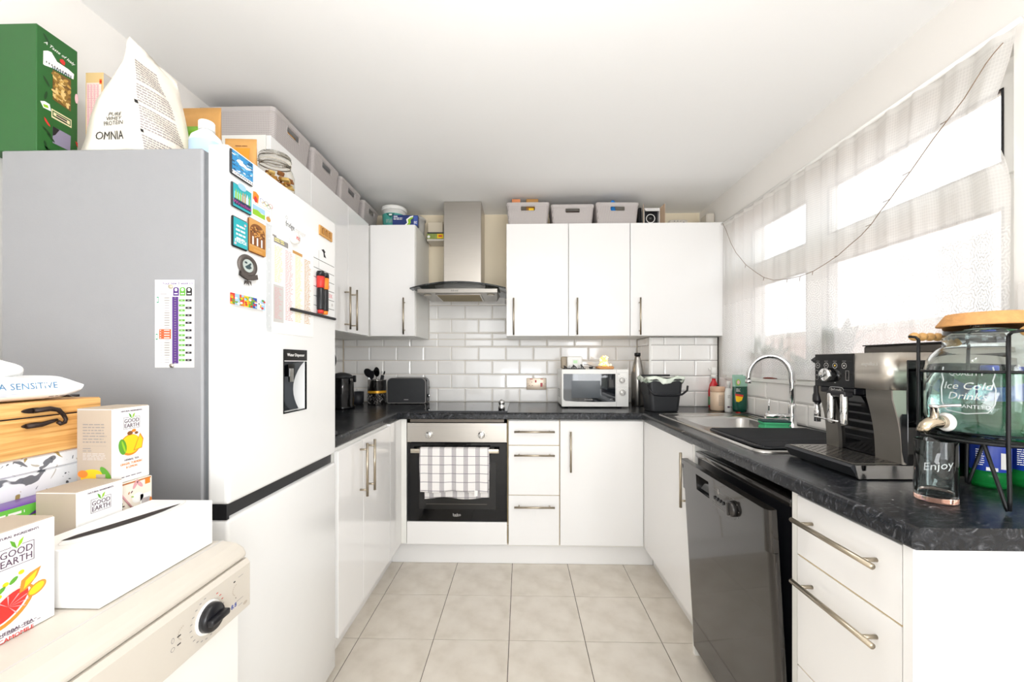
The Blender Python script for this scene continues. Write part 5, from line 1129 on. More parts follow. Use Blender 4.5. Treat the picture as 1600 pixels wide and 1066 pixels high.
for (x, y, a) in ((155, 460, .6), (150, 570, -.2), (160, 850, .9), (190, 900, .8), (150, 960, .3), (180, 1000, 1.1), (155, 130, .6)): q_ = P_(x, y); m.ell(q_[0], q_[1], .003, .012, .0006, 12, 10, a)
q_ = P_(260, 215); text(m, 'A Taste of Italy', q_[0], q_[1] - .01, .011, 0, .0006, shear=.4, rot=-.12)
q_ = P_(395, 600); m.ell(q_[0], q_[1], .004, .013, .0006, 13, 14)
m.build('printed_front', [white, black, MATS['print_slate'], red, leafg, mat('print_cream', '#e7dcb4', .4), MATS['box_green'], mat('pasta_brown', '#6b4f22', .4), mat('window_lilac', '#8b859b', .2), mat('pasta_a', '#b99349', .5), mat('pasta_b', '#8a6a2d', .5), mat('pasta_c', '#d9bd7c', .5), mat('print_darkgreen', '#153a1a', .4), pink], gb)
cb_ = thing('cereal_box', 'cream carton with a pink nutrition table beside the green gift box', 'box', (-1.17, 1.1, ZF))
MB().box(-1.195, -1.145, 1.062, 1.168, ZF, 2.005, 0, .001).build('carton', mat('carton_tan', '#d9bb85', .5), cb_)
m = MB(frame('-Y', (0, 1.062, 0))); m.rect(-1.191, -1.150, 1.745, 1.976, .0005, 0)
for k in range(4): m.rect(-1.189 + k * .009, -1.184 + k * .009, 1.75, 1.970, .0007, 1)
m.lines(-1.189, -1.154, 1.75, 1.972, 46, 2, .0009, .3, 5, .1); m.rect(-1.155, -1.148, 1.972, 1.986, .0007, 4); m.ell(-1.1515, 1.979, .003, .004, .0009, 3, 10)
for k in range(9): m.rect(-1.189, -1.152, 1.765 + k * .024, 1.7656 + k * .024, .001, 2)
m.build('nutrition_table', [mat('table_pale', '#e9d9cf', .5), pink, MATS['print_rose'], red, orange], cb_)
m = MB(frame('+X', (-1.145, 0, 0))); m.rect(1.063, 1.167, 1.745, 2.003, .0003, 0); m.poly([(1.064, 1.86), (1.064, 1.905), (1.167, 1.84), (1.167, 1.745), (1.064, 1.745)], .0005, 1); m.rect(1.10, 1.15, 1.90, 1.92, .0005, 2); m.build('side_print', [lgrey, red, brown], cb_)
# protein bag
bg = thing('protein_bag', 'large crumpled white foil bag with dense nutrition text on its side', 'bag', (-1.02, 1.06, ZF))
bagm = mat('bag_cream', '#ece6da', .42, noise=.03, nscale=12, bump=.35, bscale=14)
ls = []
for k in range(19):
    t = k / 18; z = ZF + t * .288
    lx = [-1.150, -1.128, -1.115, -1.095, -1.055, -1.02, -1.004][min(6, int(t * 6))]; nx = [-1.128, -1.115, -1.095, -1.055, -1.02, -1.004, -1.004][min(6, int(t * 6))]; f_ = t * 6 - int(t * 6); lx = lx + (nx - lx) * f_
    s1 = 1 - t
    near = (-.965 - .036 * t - .010 * math.sin(t * 3.1) , .972 + .020 * t); far = (-.945 - .068 * t ** 1.6, 1.118 + .022 * t); back = (-1.035 + .027 * t, 1.125 + .017 * t); left = (lx, 1.005 + (.992 - 1.005) * t)
    c = [near, far, back, left]; lp_ = []
    for q in range(4):
        a, b = c[q], c[(q + 1) % 4]; nn = 7
        for w_ in range(nn):
            s_ = w_ / nn; x = a[0] + (b[0] - a[0]) * s_; y = a[1] + (b[1] - a[1]) * s_
            bul = .013 * math.sin(math.pi * s_) * math.sin(math.pi * min(1, .12 + t * .9)) ; ex, ey = b[1] - a[1], -(b[0] - a[0]); l_ = math.hypot(ex, ey) or 1
            cr = .0035 * math.sin(t * 19 + q * 2 + s_ * 5) * math.sin(math.pi * s_)
            if q == 3: bul *= -.4
            lp_.append((x + (bul + cr) * ex / l_, y + (bul + cr) * ey / l_, z + (.012 * (1 - s_) if q == 0 else .012 * s_ if q == 3 else 0) * t ** 3))
    ls.append(lp_)
m = MB(); loft(m, ls, 0, True, True, True); bo = m.build('bag', bagm, bg, fix=True); bo.data.polygons.foreach_set('use_smooth', [True] * len(bo.data.polygons))
m = MB(Matrix.Translation((-.93, 0, 0)) @ frame('+X', (0, 0, 0)))
for k in range(34):
    v = 1.752 + k * .0072; w_ = .118 - .0018 * k; y0 = .990 + .0004 * k
    if k in (6, 7, 17, 25): continue
    x = y0
    while x < y0 + w_: l_ = rnd.uniform(.003, .010); m.rect(x, min(x + l_, y0 + w_), v + .018 * (1.09 - x), v + .0036 + .018 * (1.09 - x), .0, 0); x += l_ + .0014
m.rect(.992, .998, 1.80, 1.808, 0, 1); m.rect(.990, .997, 1.874, 1.883, 0, 1)
conform(m, bo, (-1, 0, 0), .0012); m.build('nutrition_text', [mat('print_smoke', '#9d9595', .5), black], bg)
dn = Vector((-.36, -.93, 0)).normalized(); M = Matrix(((-dn.y, 0, dn.x, -1.03 + dn.x * .08), (dn.x, 0, dn.y, .99 + dn.y * .08), (0, 1, 0, 0), (0, 0, 0, 1)))
m = MB(M); text(m, 'OMNIA', -.022, 1.790, .030, 0, 0, sx=.95, rot=-.10); text(m, 'PURE\nWHEY\nPROTEIN', -.008, 1.832, .0145, 0, 0, sx=1.1, rot=-.05)
conform(m, bo, -dn, .0012); m.build('lettering', [black, navy], bg)
# kraft pouches
def pouch(name, label, c, w, h, d_, m_, rz=0, top=.0015, tilt=0):
    o = thing(name, label, 'pouch', c); M = rotm(c, rz); mm = MB(M)
    lv = [(0, .92, d_ * .8), (.02, .97, d_), (.35, 1, d_ * .85), (.7, 1, d_ * .45), (.88, 1, top * 2), (1, 1, top)]
    loft(mm, [[(w * math.copysign(abs(math.cos(R(a))) ** .5, math.cos(R(a))) * s_, dd * math.copysign(abs(math.sin(R(a))) ** .8, math.sin(R(a))) + tilt * t, t * h) for a in range(0, 360, 15)] for t, s_, dd in lv], 0, True, True, True)
    b = mm.build('pouch', m_, o, fix=True); return o, b, M
kraft = mat('kraft_paper', '#c08f4f', .55, noise=.12, nscale=25, bump=.1)
o, b, M = pouch('kraft_pouch', 'large brown kraft paper pouch standing behind the white bottle', (-1.012, 1.23, ZF), .067, .268, .022, kraft)
o, b, M = pouch('green_pouch', 'lime green pouch with a wavy cream edge, between the foil bag and the bottle', (-.955, 1.155, ZF), .045, .165, .012, mat('pouch_lime', '#6fa32c', .3, bump=.2, bscale=20))
m = MB(M @ frame('-Y', (0, -.02, 0))); m.rect(-.035, .028, .095, .115, 0, 0) ; m.ell(.018, .132, .010, .009, 0, 1, 14); text(m, 'POWDER', .008, .045, .014, 0, .0); m.v = m.v
m = MB(M @ frame('-Y', (0, -.02, 0))); m.box(-.02, .030, .124, .142, 0, .0005, 0); m.ell(.016, .133, .006, .007, .0008, 1, 14); text(m, 'POWDER', .010, .052, .013, 0, .0)
conform(m, b, (0, 1, 0), .0008); m.build('label_print', [white, purple], o)
o, b, M = pouch('orange_pouch', 'small brown pouch with a bright orange label, between the bottle and the glass jar', (-.835, 1.165, ZF), .046, .132, .016, kraft, R(4))
m = MB(M @ frame('-Y', (0, -.03, 0))); m.rect(-.046, .030, .01, .095, 0, 0); m.lines(-.02, .015, .098, .104, 1, 1, .0, .6, 3, 0)
mm = MB(M @ frame('-Y', (0, -.03, 0)))
for i in range(8):
    for j in range(8): mm.rect(-.036 + i * .008, -.036 + (i + 1) * .008, .01 + j * .0115, .01 + (j + 1) * .0115, 0, 0)
mm.lines(-.015, .02, .106, .110, 1, 1, 0, .6, 3, 0)
conform(mm, b, (0, 1, 0), .0012); mm.build('label', [mat('label_orange', '#ee8a1d', .4), brown], o)
wbt = thing('white_bottle', 'squat translucent bottle with white cap and pale blue label on the fridge top', 'bottle', (-.838, 1.035, ZF))
MW = Matrix.Translation((-.838, 1.04, ZF)); MB(MW).lathe([(0, 0), (.036, 0), (.038, .003), (.038, .050), (.034, .062), (.018, .078), (.016, .082)], n=28).build('bottle', mat('bottle_milky', '#dfe3e6', .25, coat=.2), wbt)
MB(MW).lathe([(.0384, .012), (.0384, .046)], n=28, caps=False).build('label', mat('label_blue', '#a9c3e2', .4), wbt)
MB(MW).lathe([(.0185, .0825), (.0185, .104), (.017, .106), (0, .106)], n=24).build('cap', white_plastic, wbt)
# clip top jar
cj = thing('clip_top_jar', 'clip-top glass jar with dried fruit near the front of the fridge top', 'jar', (-.835, 1.33, ZF))
MJ = Matrix.Translation((-.832, 1.325, ZF)); thin = mat('thin_glass', '#f6f4ee', .02, trans=1, ior=1.12)
MB(MJ).lathe([(0, 0), (.054, 0), (.058, .004), (.058, .095), (.052, .115), (.044, .126), (.044, .136)], n=32).build('jar', thin, cj)
MB(MJ).lathe([(.046, .1372), (.048, .140), (.048, .160), (.044, .165), (0, .168)], n=32).build('glass_lid', thin, cj)
MB(MJ).lathe([(.0472, .1362), (.0485, .1366), (.0472, .1370)], n=32, caps=False).build('seal', mat('rubber_seal', '#cdbb9d', .7), cj)
m = MB(MJ)
for k in range(110):
    a = rnd.random() * 6.28; r_ = .048 * math.sqrt(rnd.random()); z = .006 + rnd.random() * .09; s_ = rnd.uniform(.006, .011)
    m.M = MJ @ rotm((r_ * math.cos(a), r_ * math.sin(a), z), rnd.random() * 3, rnd.random() * 3); m.box(-s_, s_, -s_ * .7, s_ * .7, -s_ * .5, s_ * .5, k % 3, .002)
f_ = m.build('dried_fruit', [mat('fruit_a', '#c9923f', .6), mat('fruit_b', '#e0bf74', .6), mat('fruit_c', '#8a5526', .6)], cj); f_['kind'] = 'stuff'
m = MB(MJ)
wires = [[(-.048, -.012, .150), (-.062, -.012, .152), (-.066, -.010, .140), (-.060, -.008, .128), (-.046, -.010, .128)], [(-.048, .012, .150), (-.062, .012, .152), (-.066, .010, .138), (-.060, .008, .128), (-.046, .010, .128)], [(-.062, -.012, .152), (-.062, .012, .152)], [(-.066, -.010, .135), (-.074, 0, .120), (-.066, .010, .135)],
         [(.0485 * math.cos(a), .0485 * math.sin(a), .150) for a in [i * .3 for i in range(22)]], [(.0455 * math.cos(a), .0455 * math.sin(a), .128) for a in [i * .3 for i in range(22)]]]
for w_ in wires: MB(MJ).tube(w_, .0014, 6).build('clip_wire', mat('clip_steel', '#8c867c', .3, 1), cj)
# ================================================================ COFFEE MACHINE
cm = thing('coffee_machine', 'steel and black bean-to-cup coffee machine facing the room, beside the drinks dispenser', 'coffee machine', (1.03, 1.14, Z0))
steel_m = mat('machine_steel', '#cdc7be', .36, .9, noise=.05, nscale=5, stretch=(60, 60, 1))
steel_d = mat('machine_grey', '#77736d', .4, .6, noise=.06, nscale=30)
Y0m, Y1m = 1.012, 1.262
MXZ = mx((1, 0, 0), (0, 0, 1), (0, 1, 0), (0, 0, 0))                 # prism profile in X,Z extruded along Y
m = MB(MXZ); m.prism([(.845, Z0 + .004), (1.05, Z0 + .004), (1.05, Z0 + .036), (.832, Z0 + .036), (.828, Z0 + .030)], Y0m + .004, Y1m + .004); m.build('drip_tray', dark_grey, cm, fix=True)
m = MB(); m.box(.838, .960, Y0m + .010, Y1m - .004, Z0 + .0362, Z0 + .0385, 0, .0005)
m.build('tray_grid', mat('grid_steel', '#8d8882', .22, .9), cm)
m = MB()
for i in range(9):
    for j in range(12): m.M = Matrix.Translation((.850 + i * .0115, 1.035 + j * .0175 + (.008 if i % 2 else 0), 0)); m.prism([(.0022 * math.cos(R(a)), .0042 * math.sin(R(a))) for a in range(0, 360, 45)], Z0 + .0386, Z0 + .0388)
h_ = m.build('grid_holes', black, cm); h_['kind'] = 'stuff'
m = MB(MXZ); m.prism([(.834, Z0 + .036), (.842, Z0 + .003), (.990, Z0 + .003), (.990, Z0 + .036)], Y0m - .003, Y0m + .0035); m.build('tray_side_trim', chrome, cm, fix=True)
for (x, y) in ((.87, 1.03), (.87, 1.24), (1.03, 1.03), (1.03, 1.24)): MB().cyl(x, y, Z0, Z0 + .0045, .008).build('foot', black_plastic, cm)
zb, zh, zt_ = Z0 + .004, 1.139, 1.2345
# lower body, concave front
def cfront(t, a=.925, b=.955): return a + (b - a) * t ** 1.5 - .0 * t
prof = [(cfront(1 - k / 8) + .012 * math.sin(math.pi * k / 8), Z0 + .038 + (zh - Z0 - .038) * k / 8) for k in range(9)]
prof[-1] = (.930, zh)
def slab(pr, y0, y1, back, name, m_, dx=0):
    q = [(x + dx, z) for x, z in pr] + [(back, pr[-1][1]), (back, pr[0][1])]
    return MB(MXZ).prism(q, y0, y1).build(name, m_, cm, fix=True)
slab(prof, Y1m - .048, Y1m, 1.235, 'side_pillar', steel_d); slab(prof, Y0m + .004, Y0m + .080, 1.235, 'side_pillar', steel_d)
slab(prof, Y0m + .0805, Y1m - .0485, 1.235, 'centre_panel', black_gloss, .010)
slab(prof, Y0m, Y0m + .0037, .961, 'side_trim', steel_m, -.002)
MB().box(.962, 1.238, Y0m - .002, Y0m + .0037, Z0 + .01, 1.215, 0, .002).build('side_casing', black_gloss, cm)
m = MB(frame('-Y', (0, Y0m - .0002, 0))); m.prism([(.950, .985), (.945, 1.070), (.950, 1.080), (.9615, 1.080), (.9615, .955), (.956, .96)], 0, .0022); m.build('tank_grip', black_plastic, cm, fix=True)
# head with rounded front corners
hp = []
for (cx, cy, a0) in ((.9165 + .030, Y0m + .030, 180), (1.238, Y0m, None), (1.238, Y1m, None), (.9165 + .012, Y1m - .012, 90)):
    if a0 is None: hp.append((cx, cy)); continue
    r_ = .030 if a0 == 180 else .012
    for k in range(8): a = R(a0 + 90 * k / 7); hp.append((cx + r_ * math.cos(a), cy + r_ * math.sin(a)))
# order: near-left corner (180..270), then back near, back far, far-left corner (90..180)
m = MB(); m.prism(hp, zh + .0005, zt_, 0, True); hd_ = m.build('head', steel_m, cm, fix=True)
for p in hd_.data.polygons: p.use_smooth = abs(p.normal.z) < .5
FC = frame('-X', (.9165, 0, 0))
MB(FC).box(-(Y1m - .006), -1.112, zh - .002, zt_ - .001, -.006, .0022, 0, .001).build('control_panel', black_gloss, cm)
MB(FC).box(-1.235, -1.110, 1.120, zh - .0022, -.03, .001, 0, .002).build('spout_holder', black_plastic, cm)
m = MB(FC)
for k in range(4): m.ring(-1.243 + .033 * k, 1.200, .0085, .0012, .0026, 0, 20); m.ell(-1.243 + .033 * k, 1.200, .0028, .0028, .0027, (2, 2, 3, 0)[k], 8); m.rect(-1.250 + .033 * k, -1.236 + .033 * k, 1.2125, 1.2135, .0026, 2)
for v in (1.178, 1.163): m.ring(-1.247, v, .0075, .0011, .0026, 2, 20)
m.outline(-1.139, -1.127, 1.158, 1.186, .0012, .0026, 2); m.rect(-1.180, -1.173, 1.150, 1.151, .0026, 0)
m.build('symbols', [MATS['dial_silver'], red, grey, mat('amber_led', '#d9b44a', .4)], cm)
m = MB(FC @ Matrix.Translation((-1.196, 1.172, 0))); m.lathe([(.0205, .002), (.0200, .020), (.017, .023), (0, .023)], n=28); m.build('dial', chrome, cm)
m = MB(FC); text(m, 'magnifica S', -1.066, 1.205, .0125, 0, .0006, shear=.3, sx=.9); m.build('lettering', MATS['dial_silver'], cm)
bd_ = MB(FC); bd_.prism([(-1.172 + .026 * math.copysign(abs(math.cos(R(a))) ** .45, math.cos(R(a))), 1.130 + .0085 * math.copysign(abs(math.sin(R(a))) ** .6, math.sin(R(a)))) for a in range(0, 360, 12)], .0012, .0028); bd_.build('badge', chrome, cm)
m = MB(FC); m.prism([(-1.172 + .0245 * math.copysign(abs(math.cos(R(a))) ** .45, math.cos(R(a))), 1.130 + .0072 * math.copysign(abs(math.sin(R(a))) ** .6, math.sin(R(a)))) for a in range(0, 360, 12)], .0028, .0031, 0); text(m, "De'Longhi", -1.172, 1.130, .0095, 1, .0033); m.build('badge_print', [black_gloss, MATS['dial_silver']], cm)
for y in (1.168, 1.122): MB(Matrix.Translation((.897, y, 0))).lathe([(.0, 1.034), (.0075, 1.034), (.0095, 1.040), (.0095, 1.118), (.008, 1.121), (0, 1.121)], n=20).build('coffee_spout', chrome, cm)
MB().box(.890, .915, 1.112, 1.180, 1.112, 1.128, 0, .003).build('spout_bridge', black_plastic, cm)
MB().tube([(.885, 1.215, 1.046), (.885, 1.128, 1.044)], .0028, 8).build('tray_lever', chrome, cm)
MB().box(1.06, 1.232, Y0m + .012, Y1m - .008, zt_ + .0003, zt_ + .024, 0, .004).build('bean_lid', mat('lid_smoke', '#4b4743', .3, .2), cm)
MB().box(1.058, 1.234, Y0m + .010, Y1m - .006, zt_ + .0242, zt_ + .0275, 0, .0012).build('lid_rim', black_plastic, cm)
for k in range(6): MB().box(.985 + .009 * k, .990 + .009 * k, Y0m - .0028, Y0m - .0021, 1.165, 1.205).build('vent_slot', black, cm)
MB().tube([(.945, Y1m + .002, 1.208), (.942, Y1m + .018, 1.208), (.935, Y1m + .020, 1.216), (.93, Y1m + .022, 1.222)], [.006, .006, .009, .009], 10).build('steam_knob', dark_grey, cm)
MB().tube([(.955, Y1m + .001, 1.145), (.950, Y1m + .012, 1.142), (.945, Y1m + .018, 1.130)], .004, 8).build('wand_joint', black_plastic, cm)
MB(Matrix.Translation((.943, Y1m + .022, 0))).lathe([(0, 1.083), (.0125, 1.083), (.0135, 1.090), (.013, 1.105), (.0105, 1.112), (.0105, 1.132), (.008, 1.136), (0, 1.136)], n=18).build('wand_grip', black_plastic, cm)
MB(Matrix.Translation((.943, Y1m + .022, 0))).lathe([(0, 1.022), (.009, 1.022), (.009, 1.0825), (0, 1.0825)], n=18).build('steam_wand', chrome, cm)
# ================================================================ DRINKS DISPENSER
DC = Vector((1.006, .882, 0)); RJ = .0955; JZ = 1.054
ds = thing('dispenser_stand', 'black wire stand with wooden-beaded handles carrying the glass drinks jar', 'stand', (DC.x, DC.y, Z0))
wire = mat('wire_black', '#121315', .4, .3)
RS = .100
def circ(r, z, n=48): return [(DC.x + r * math.cos(2 * math.pi * i / n), DC.y + r * math.sin(2 * math.pi * i / n), z) for i in range(n)]
MB().tube(circ(RS, 1.190), .003, 8, closed=True).build('upper_ring', wire, ds); MB().tube(circ(RS, 1.046), .0035, 8, closed=True).build('lower_ring', wire, ds)
MB().tube(circ(.070, 1.0475), .003, 8, closed=True).build('support_ring', wire, ds)
for a in (0, 60, 120): c, s_ = math.cos(R(a)), math.sin(R(a)); MB().tube([(DC.x - RS * c, DC.y - RS * s_, 1.0435), (DC.x + RS * c, DC.y + RS * s_, 1.0435)], .0025, 6).build('cross_wire', wire, ds)
A0 = 241
for k in range(4):
    a = R(A0 + 90 * k - 4); c, s_ = math.cos(a), math.sin(a); t_ = Vector((-s_, c, 0)) * (-1 if k % 2 else 1)
    hx0 = Vector((DC.x + (RS + .004) * c, DC.y + (RS + .004) * s_, 0)); b2 = Vector((DC.x + RS * math.cos(a - (.30 if k % 2 == 0 else -.30)), DC.y + RS * math.sin(a - (.30 if k % 2 == 0 else -.30)), 0))
    foot = hx0 + Vector((c, s_, 0)) * .006
    MB().tube([hx0 + Vector((0, 0, 1.262)), hx0 + Vector((0, 0, 1.19)), hx0 + Vector((0, 0, 1.05)), foot + Vector((0, 0, .94)), foot + Vector((0, 0, .922)) + (b2 - foot) * .02, foot + (b2 - foot) * .08 + Vector((0, 0, .9205)), foot + (b2 - foot) * .14 + Vector((0, 0, .927)), b2 + Vector((0, 0, 1.046))], .0034, 8).build('leg', wire, ds)
P4 = [Vector((DC.x + (RS + .004) * math.cos(R(A0 + 90 * k - 4)), DC.y + (RS + .004) * math.sin(R(A0 + 90 * k - 4)), 0)) for k in range(4)]
for (i, j) in ((0, 1), (2, 3)):
    pass
for (i, j) in ((3, 2), (0, 1)):                                       # side handles with beads
    A, B = P4[i], P4[j]; mid = (A + B) / 2 - DC; o_ = mid.normalized() * .018; z = 1.262
    MB().tube([A + Vector((0, 0, z)), A + o_ * .3 + Vector((0, 0, z + .006)), A + o_ + Vector((0, 0, z + .008)), B + o_ + Vector((0, 0, z + .008)), B + o_ * .3 + Vector((0, 0, z + .006)), B + Vector((0, 0, z))], .003, 8).build('handle_wire', wire, ds)
    h = (B - A).normalized(); L_ = (B - A).length
    for q in range(6):
        p = A + o_ + h * (L_ * (.10 + .80 * q / 5.0)) + Vector((0, 0, z + .008)); r_ = .0098
        M = Matrix.Translation(p) @ h.to_track_quat('Z', 'Y').to_matrix().to_4x4()
        MB(M).lathe([(.004, -.0105), (r_ * .75, -.008), (r_, -.002), (r_, .002), (r_ * .75, .008), (.004, .0105)], n=16).build('wooden_bead', mat('bead_wood', '#c79a5e', .5, noise=.25, nscale=60), ds)
jr = thing('drinks_jar', 'large embossed glass drinks jar of water with a cork lid and chrome tap', 'jar', (DC.x, DC.y, JZ))
MJr = Matrix.Translation((DC.x, DC.y, 0)); jg = mat('jar_glass', '#f4fbfa', .0, trans=1, ior=1.45)
w_ = .0035
outer = [(0, JZ), (.070, JZ), (.082, JZ + .005), (.090, JZ + .018), (RJ, JZ + .035), (RJ, JZ + .142), (.091, JZ + .158), (.084, JZ + .172), (.074, JZ + .184), (.065, JZ + .190), (.0665, JZ + .196), (.065, JZ + .202), (.0665, JZ + .208), (.065, JZ + .214), (.065, JZ + .234)]
inner = [(.061, JZ + .234), (.061, JZ + .190), (.069, JZ + .182), (.080, JZ + .170), (.087, JZ + .156), (RJ - w_, JZ + .141), (RJ - w_, JZ + .036), (.086, JZ + .022), (.078, JZ + .010), (.066, JZ + .0055), (0, JZ + .006)]
MB(MJr).lathe(outer + inner, n=64, caps=False).build('jar', jg, jr, fix=True)
ww = [(0, JZ + .0062), (.0655, JZ + .0058), (.0775, JZ + .0103), (.0857, JZ + .0222), (RJ - w_ - .0002, JZ + .0362), (RJ - w_ - .0002, JZ + .138), (0, JZ + .138)]
MB(MJr).lathe(ww, n=64, caps=False).build('water', mat('water', '#eafff9', .0, trans=1, ior=1.33), jr, fix=True)
cork = mat('cork', '#c8935a', .7, noise=.25, nscale=90, bump=.4, bscale=250)
MB(MJr).lathe([(0, JZ + .2342), (.075, JZ + .2342), (.0755, JZ + .237), (.061, JZ + .260), (.059, JZ + .2615), (0, JZ + .2615)], n=48).build('cork_lid', cork, jr)
# embossed lettering wraps the jar
def around(ang): c, s_ = math.cos(R(ang)), math.sin(R(ang)); return Matrix(((-s_, 0, c, DC.x + c * RJ), (c, 0, s_, DC.y + s_ * RJ), (0, 1, 0, 0), (0, 0, 0, 1)))
m = MB(around(205))
text(m, 'QUALITY', 0, 1.186, .0125, 0, .0004, ext=.0006, bend=RJ); text(m, 'Ice Cold', 0, 1.160, .021, 0, .0004, ext=.0008, shear=.25, bend=RJ); text(m, 'Drinks', 0, 1.139, .021, 0, .0004, ext=.0008, shear=.25, bend=RJ); text(m, 'GUARANTEED', 0, 1.118, .0105, 0, .0004, ext=.0006, bend=RJ)
ol = [(-.036, 1.20), (-.039, 1.185), (-.036, 1.172), (-.040, 1.155), (-.039, 1.125), (-.030, 1.108), (0, 1.103), (.030, 1.108), (.039, 1.125), (.040, 1.155), (.036, 1.172), (.039, 1.185), (.036, 1.20)]
m.tube([(RJ * math.sin(a / RJ), b, RJ * (math.cos(a / RJ) - 1) + .0004) for a, b in ol], .0012, 6)
m.build('embossing', mat('emboss_glass', '#eef6f6', .12, coat=.5, alpha=.4), jr)
# tap of the jar: points into the room (-X)
tz, ty = 1.082, DC.y - .012; tx = DC.x - math.sqrt(RJ ** 2 - .012 ** 2)
MB(frame('-X', (tx, ty, tz)) ).lathe([(.0, -.001), (.019, -.001), (.020, .003), (.017, .008), (0, .008)], n=24).build('washer', white_plastic, jr)
MB().tube([(tx - .007, ty, tz), (tx - .020, ty, tz), (tx - .034, ty, tz - .002), (tx - .045, ty, tz - .009), (tx - .052, ty, tz - .022)], [.014, .013, .0125, .0115, .0105], 16).build('tap_spout', mat('tap_nickel', '#c9bba6', .12, 1), jr)
MB(Matrix.Translation((tx - .026, ty, tz + .010))).lathe([(.0, 0), (.0072, 0), (.0072, .020), (.009, .021), (.009, .027), (0, .027)], n=18).build('tap_stem', chrome, jr)
MB().tube([(tx - .026, ty, tz + .033), (tx - .014, ty - .014, tz + .036), (tx - .002, ty - .030, tz + .039)], [.005, .0045, .0055], 10, flat=.7).build('tap_lever', chrome, jr)
# tumbler
tu = thing('tumbler', 'clear ribbed glass tumbler with a pinkish base in front of the dispenser tap', 'glass', (.886, .868, Z0))
MT_ = Matrix.Translation((.886, .868, Z0)); 
MB(MT_).lathe([(0, 0), (.031, 0), (.0335, .003), (.0335, .128), (.0330, .1292), (.0322, .128), (.0318, .016), (.026, .011), (0, .010)], n=40, caps=False).build('tumbler', jg, tu, fix=True)
MB(MT_).lathe([(0, .0008), (.0325, .0008), (.0325, .0095), (0, .0095)], n=40, caps=False).build('pink_base', mat('rose_glass', '#f6b59b', .02, trans=1, ior=1.45), tu, fix=True) if False else None
m = MB(MT_); m.lathe([(.0337, .0005), (.0339, .002), (.0339, .009), (.0337, .0105)], n=40, caps=False); m.build('rose_ring', mat('rose_tint', '#f3b9a4', .05, trans=.85, ior=1.2), tu)
def aroundT(ang): c, s_ = math.cos(R(ang)), math.sin(R(ang)); return Matrix(((-s_, 0, c, .886 + c * .0336), (c, 0, s_, .868 + s_ * .0336), (0, 1, 0, 0), (0, 0, 0, 1)))
m = MB(aroundT(228)); text(m, 'Enjoy', 0, Z0 + .078, .022, 0, .0003, ext=.0006, shear=.3, rot=.25, bend=.0336); m.build('embossing', MATS['emboss_glass'], tu)
# green bottles behind the jar
bgreen = mat('bottle_green', '#27a552', .04, trans=.6, ior=1.2); blab = mat('label_royal', '#1f3fa8', .3)
for i, (x, y, lab) in enumerate(((1.113, .968, 'green plastic bottle with blue label, behind the drinks jar, the one nearer the camera'), (1.205, .965, 'green plastic bottle with blue cap behind the drinks jar, the one nearer the wall'))):
    o = thing('green_bottle', lab, 'bottle', (x, y, Z0), 'green bottles behind the drinks jar'); M = Matrix.Translation((x, y, Z0)); r_ = .0325
    MB(M).lathe([(0, 0), (r_ * .85, 0), (r_, .008), (r_, .03), (r_ * .97, .035), (r_, .04), (r_, .185), (r_ * .93, .215), (r_ * .6, .245), (.014, .262), (.014, .272)], n=32).build('bottle', bgreen, o)
    MB(M).lathe([(r_ + .0005, .040), (r_ + .0008, .042), (r_ + .0008, .098), (r_ + .0005, .100)], n=32, caps=False).build('label', blab, o)
    c, s_ = math.cos(R(222)), math.sin(R(222)); Ml_ = Matrix(((-s_, 0, c, x + c * (r_ + .001)), (c, 0, s_, y + s_ * (r_ + .001)), (0, 1, 0, 0), (0, 0, 0, 1)))
    q = MB(Ml_); q.rect(.016, .026, Z0 + .048, Z0 + .085, -.003, 0); q.lines(-.022, -.006, Z0 + .05, Z0 + .09, 8, 0, -.0015, .35, 3, .3); q.rect(-.006, .012, Z0 + .042, Z0 + .050, .0004, 0); q.build('label_print', white, o)
    MB(M).lathe([(.0155, .2722), (.0155, .290), (.014, .292), (0, .292)], n=20).build('cap', mat('cap_blue', '#2348b8', .35), o)
    MB(M).lathe([(r_ + .0006, .196), (r_ * .985, .212)], n=32, caps=False).build('neck_label', blab, o)
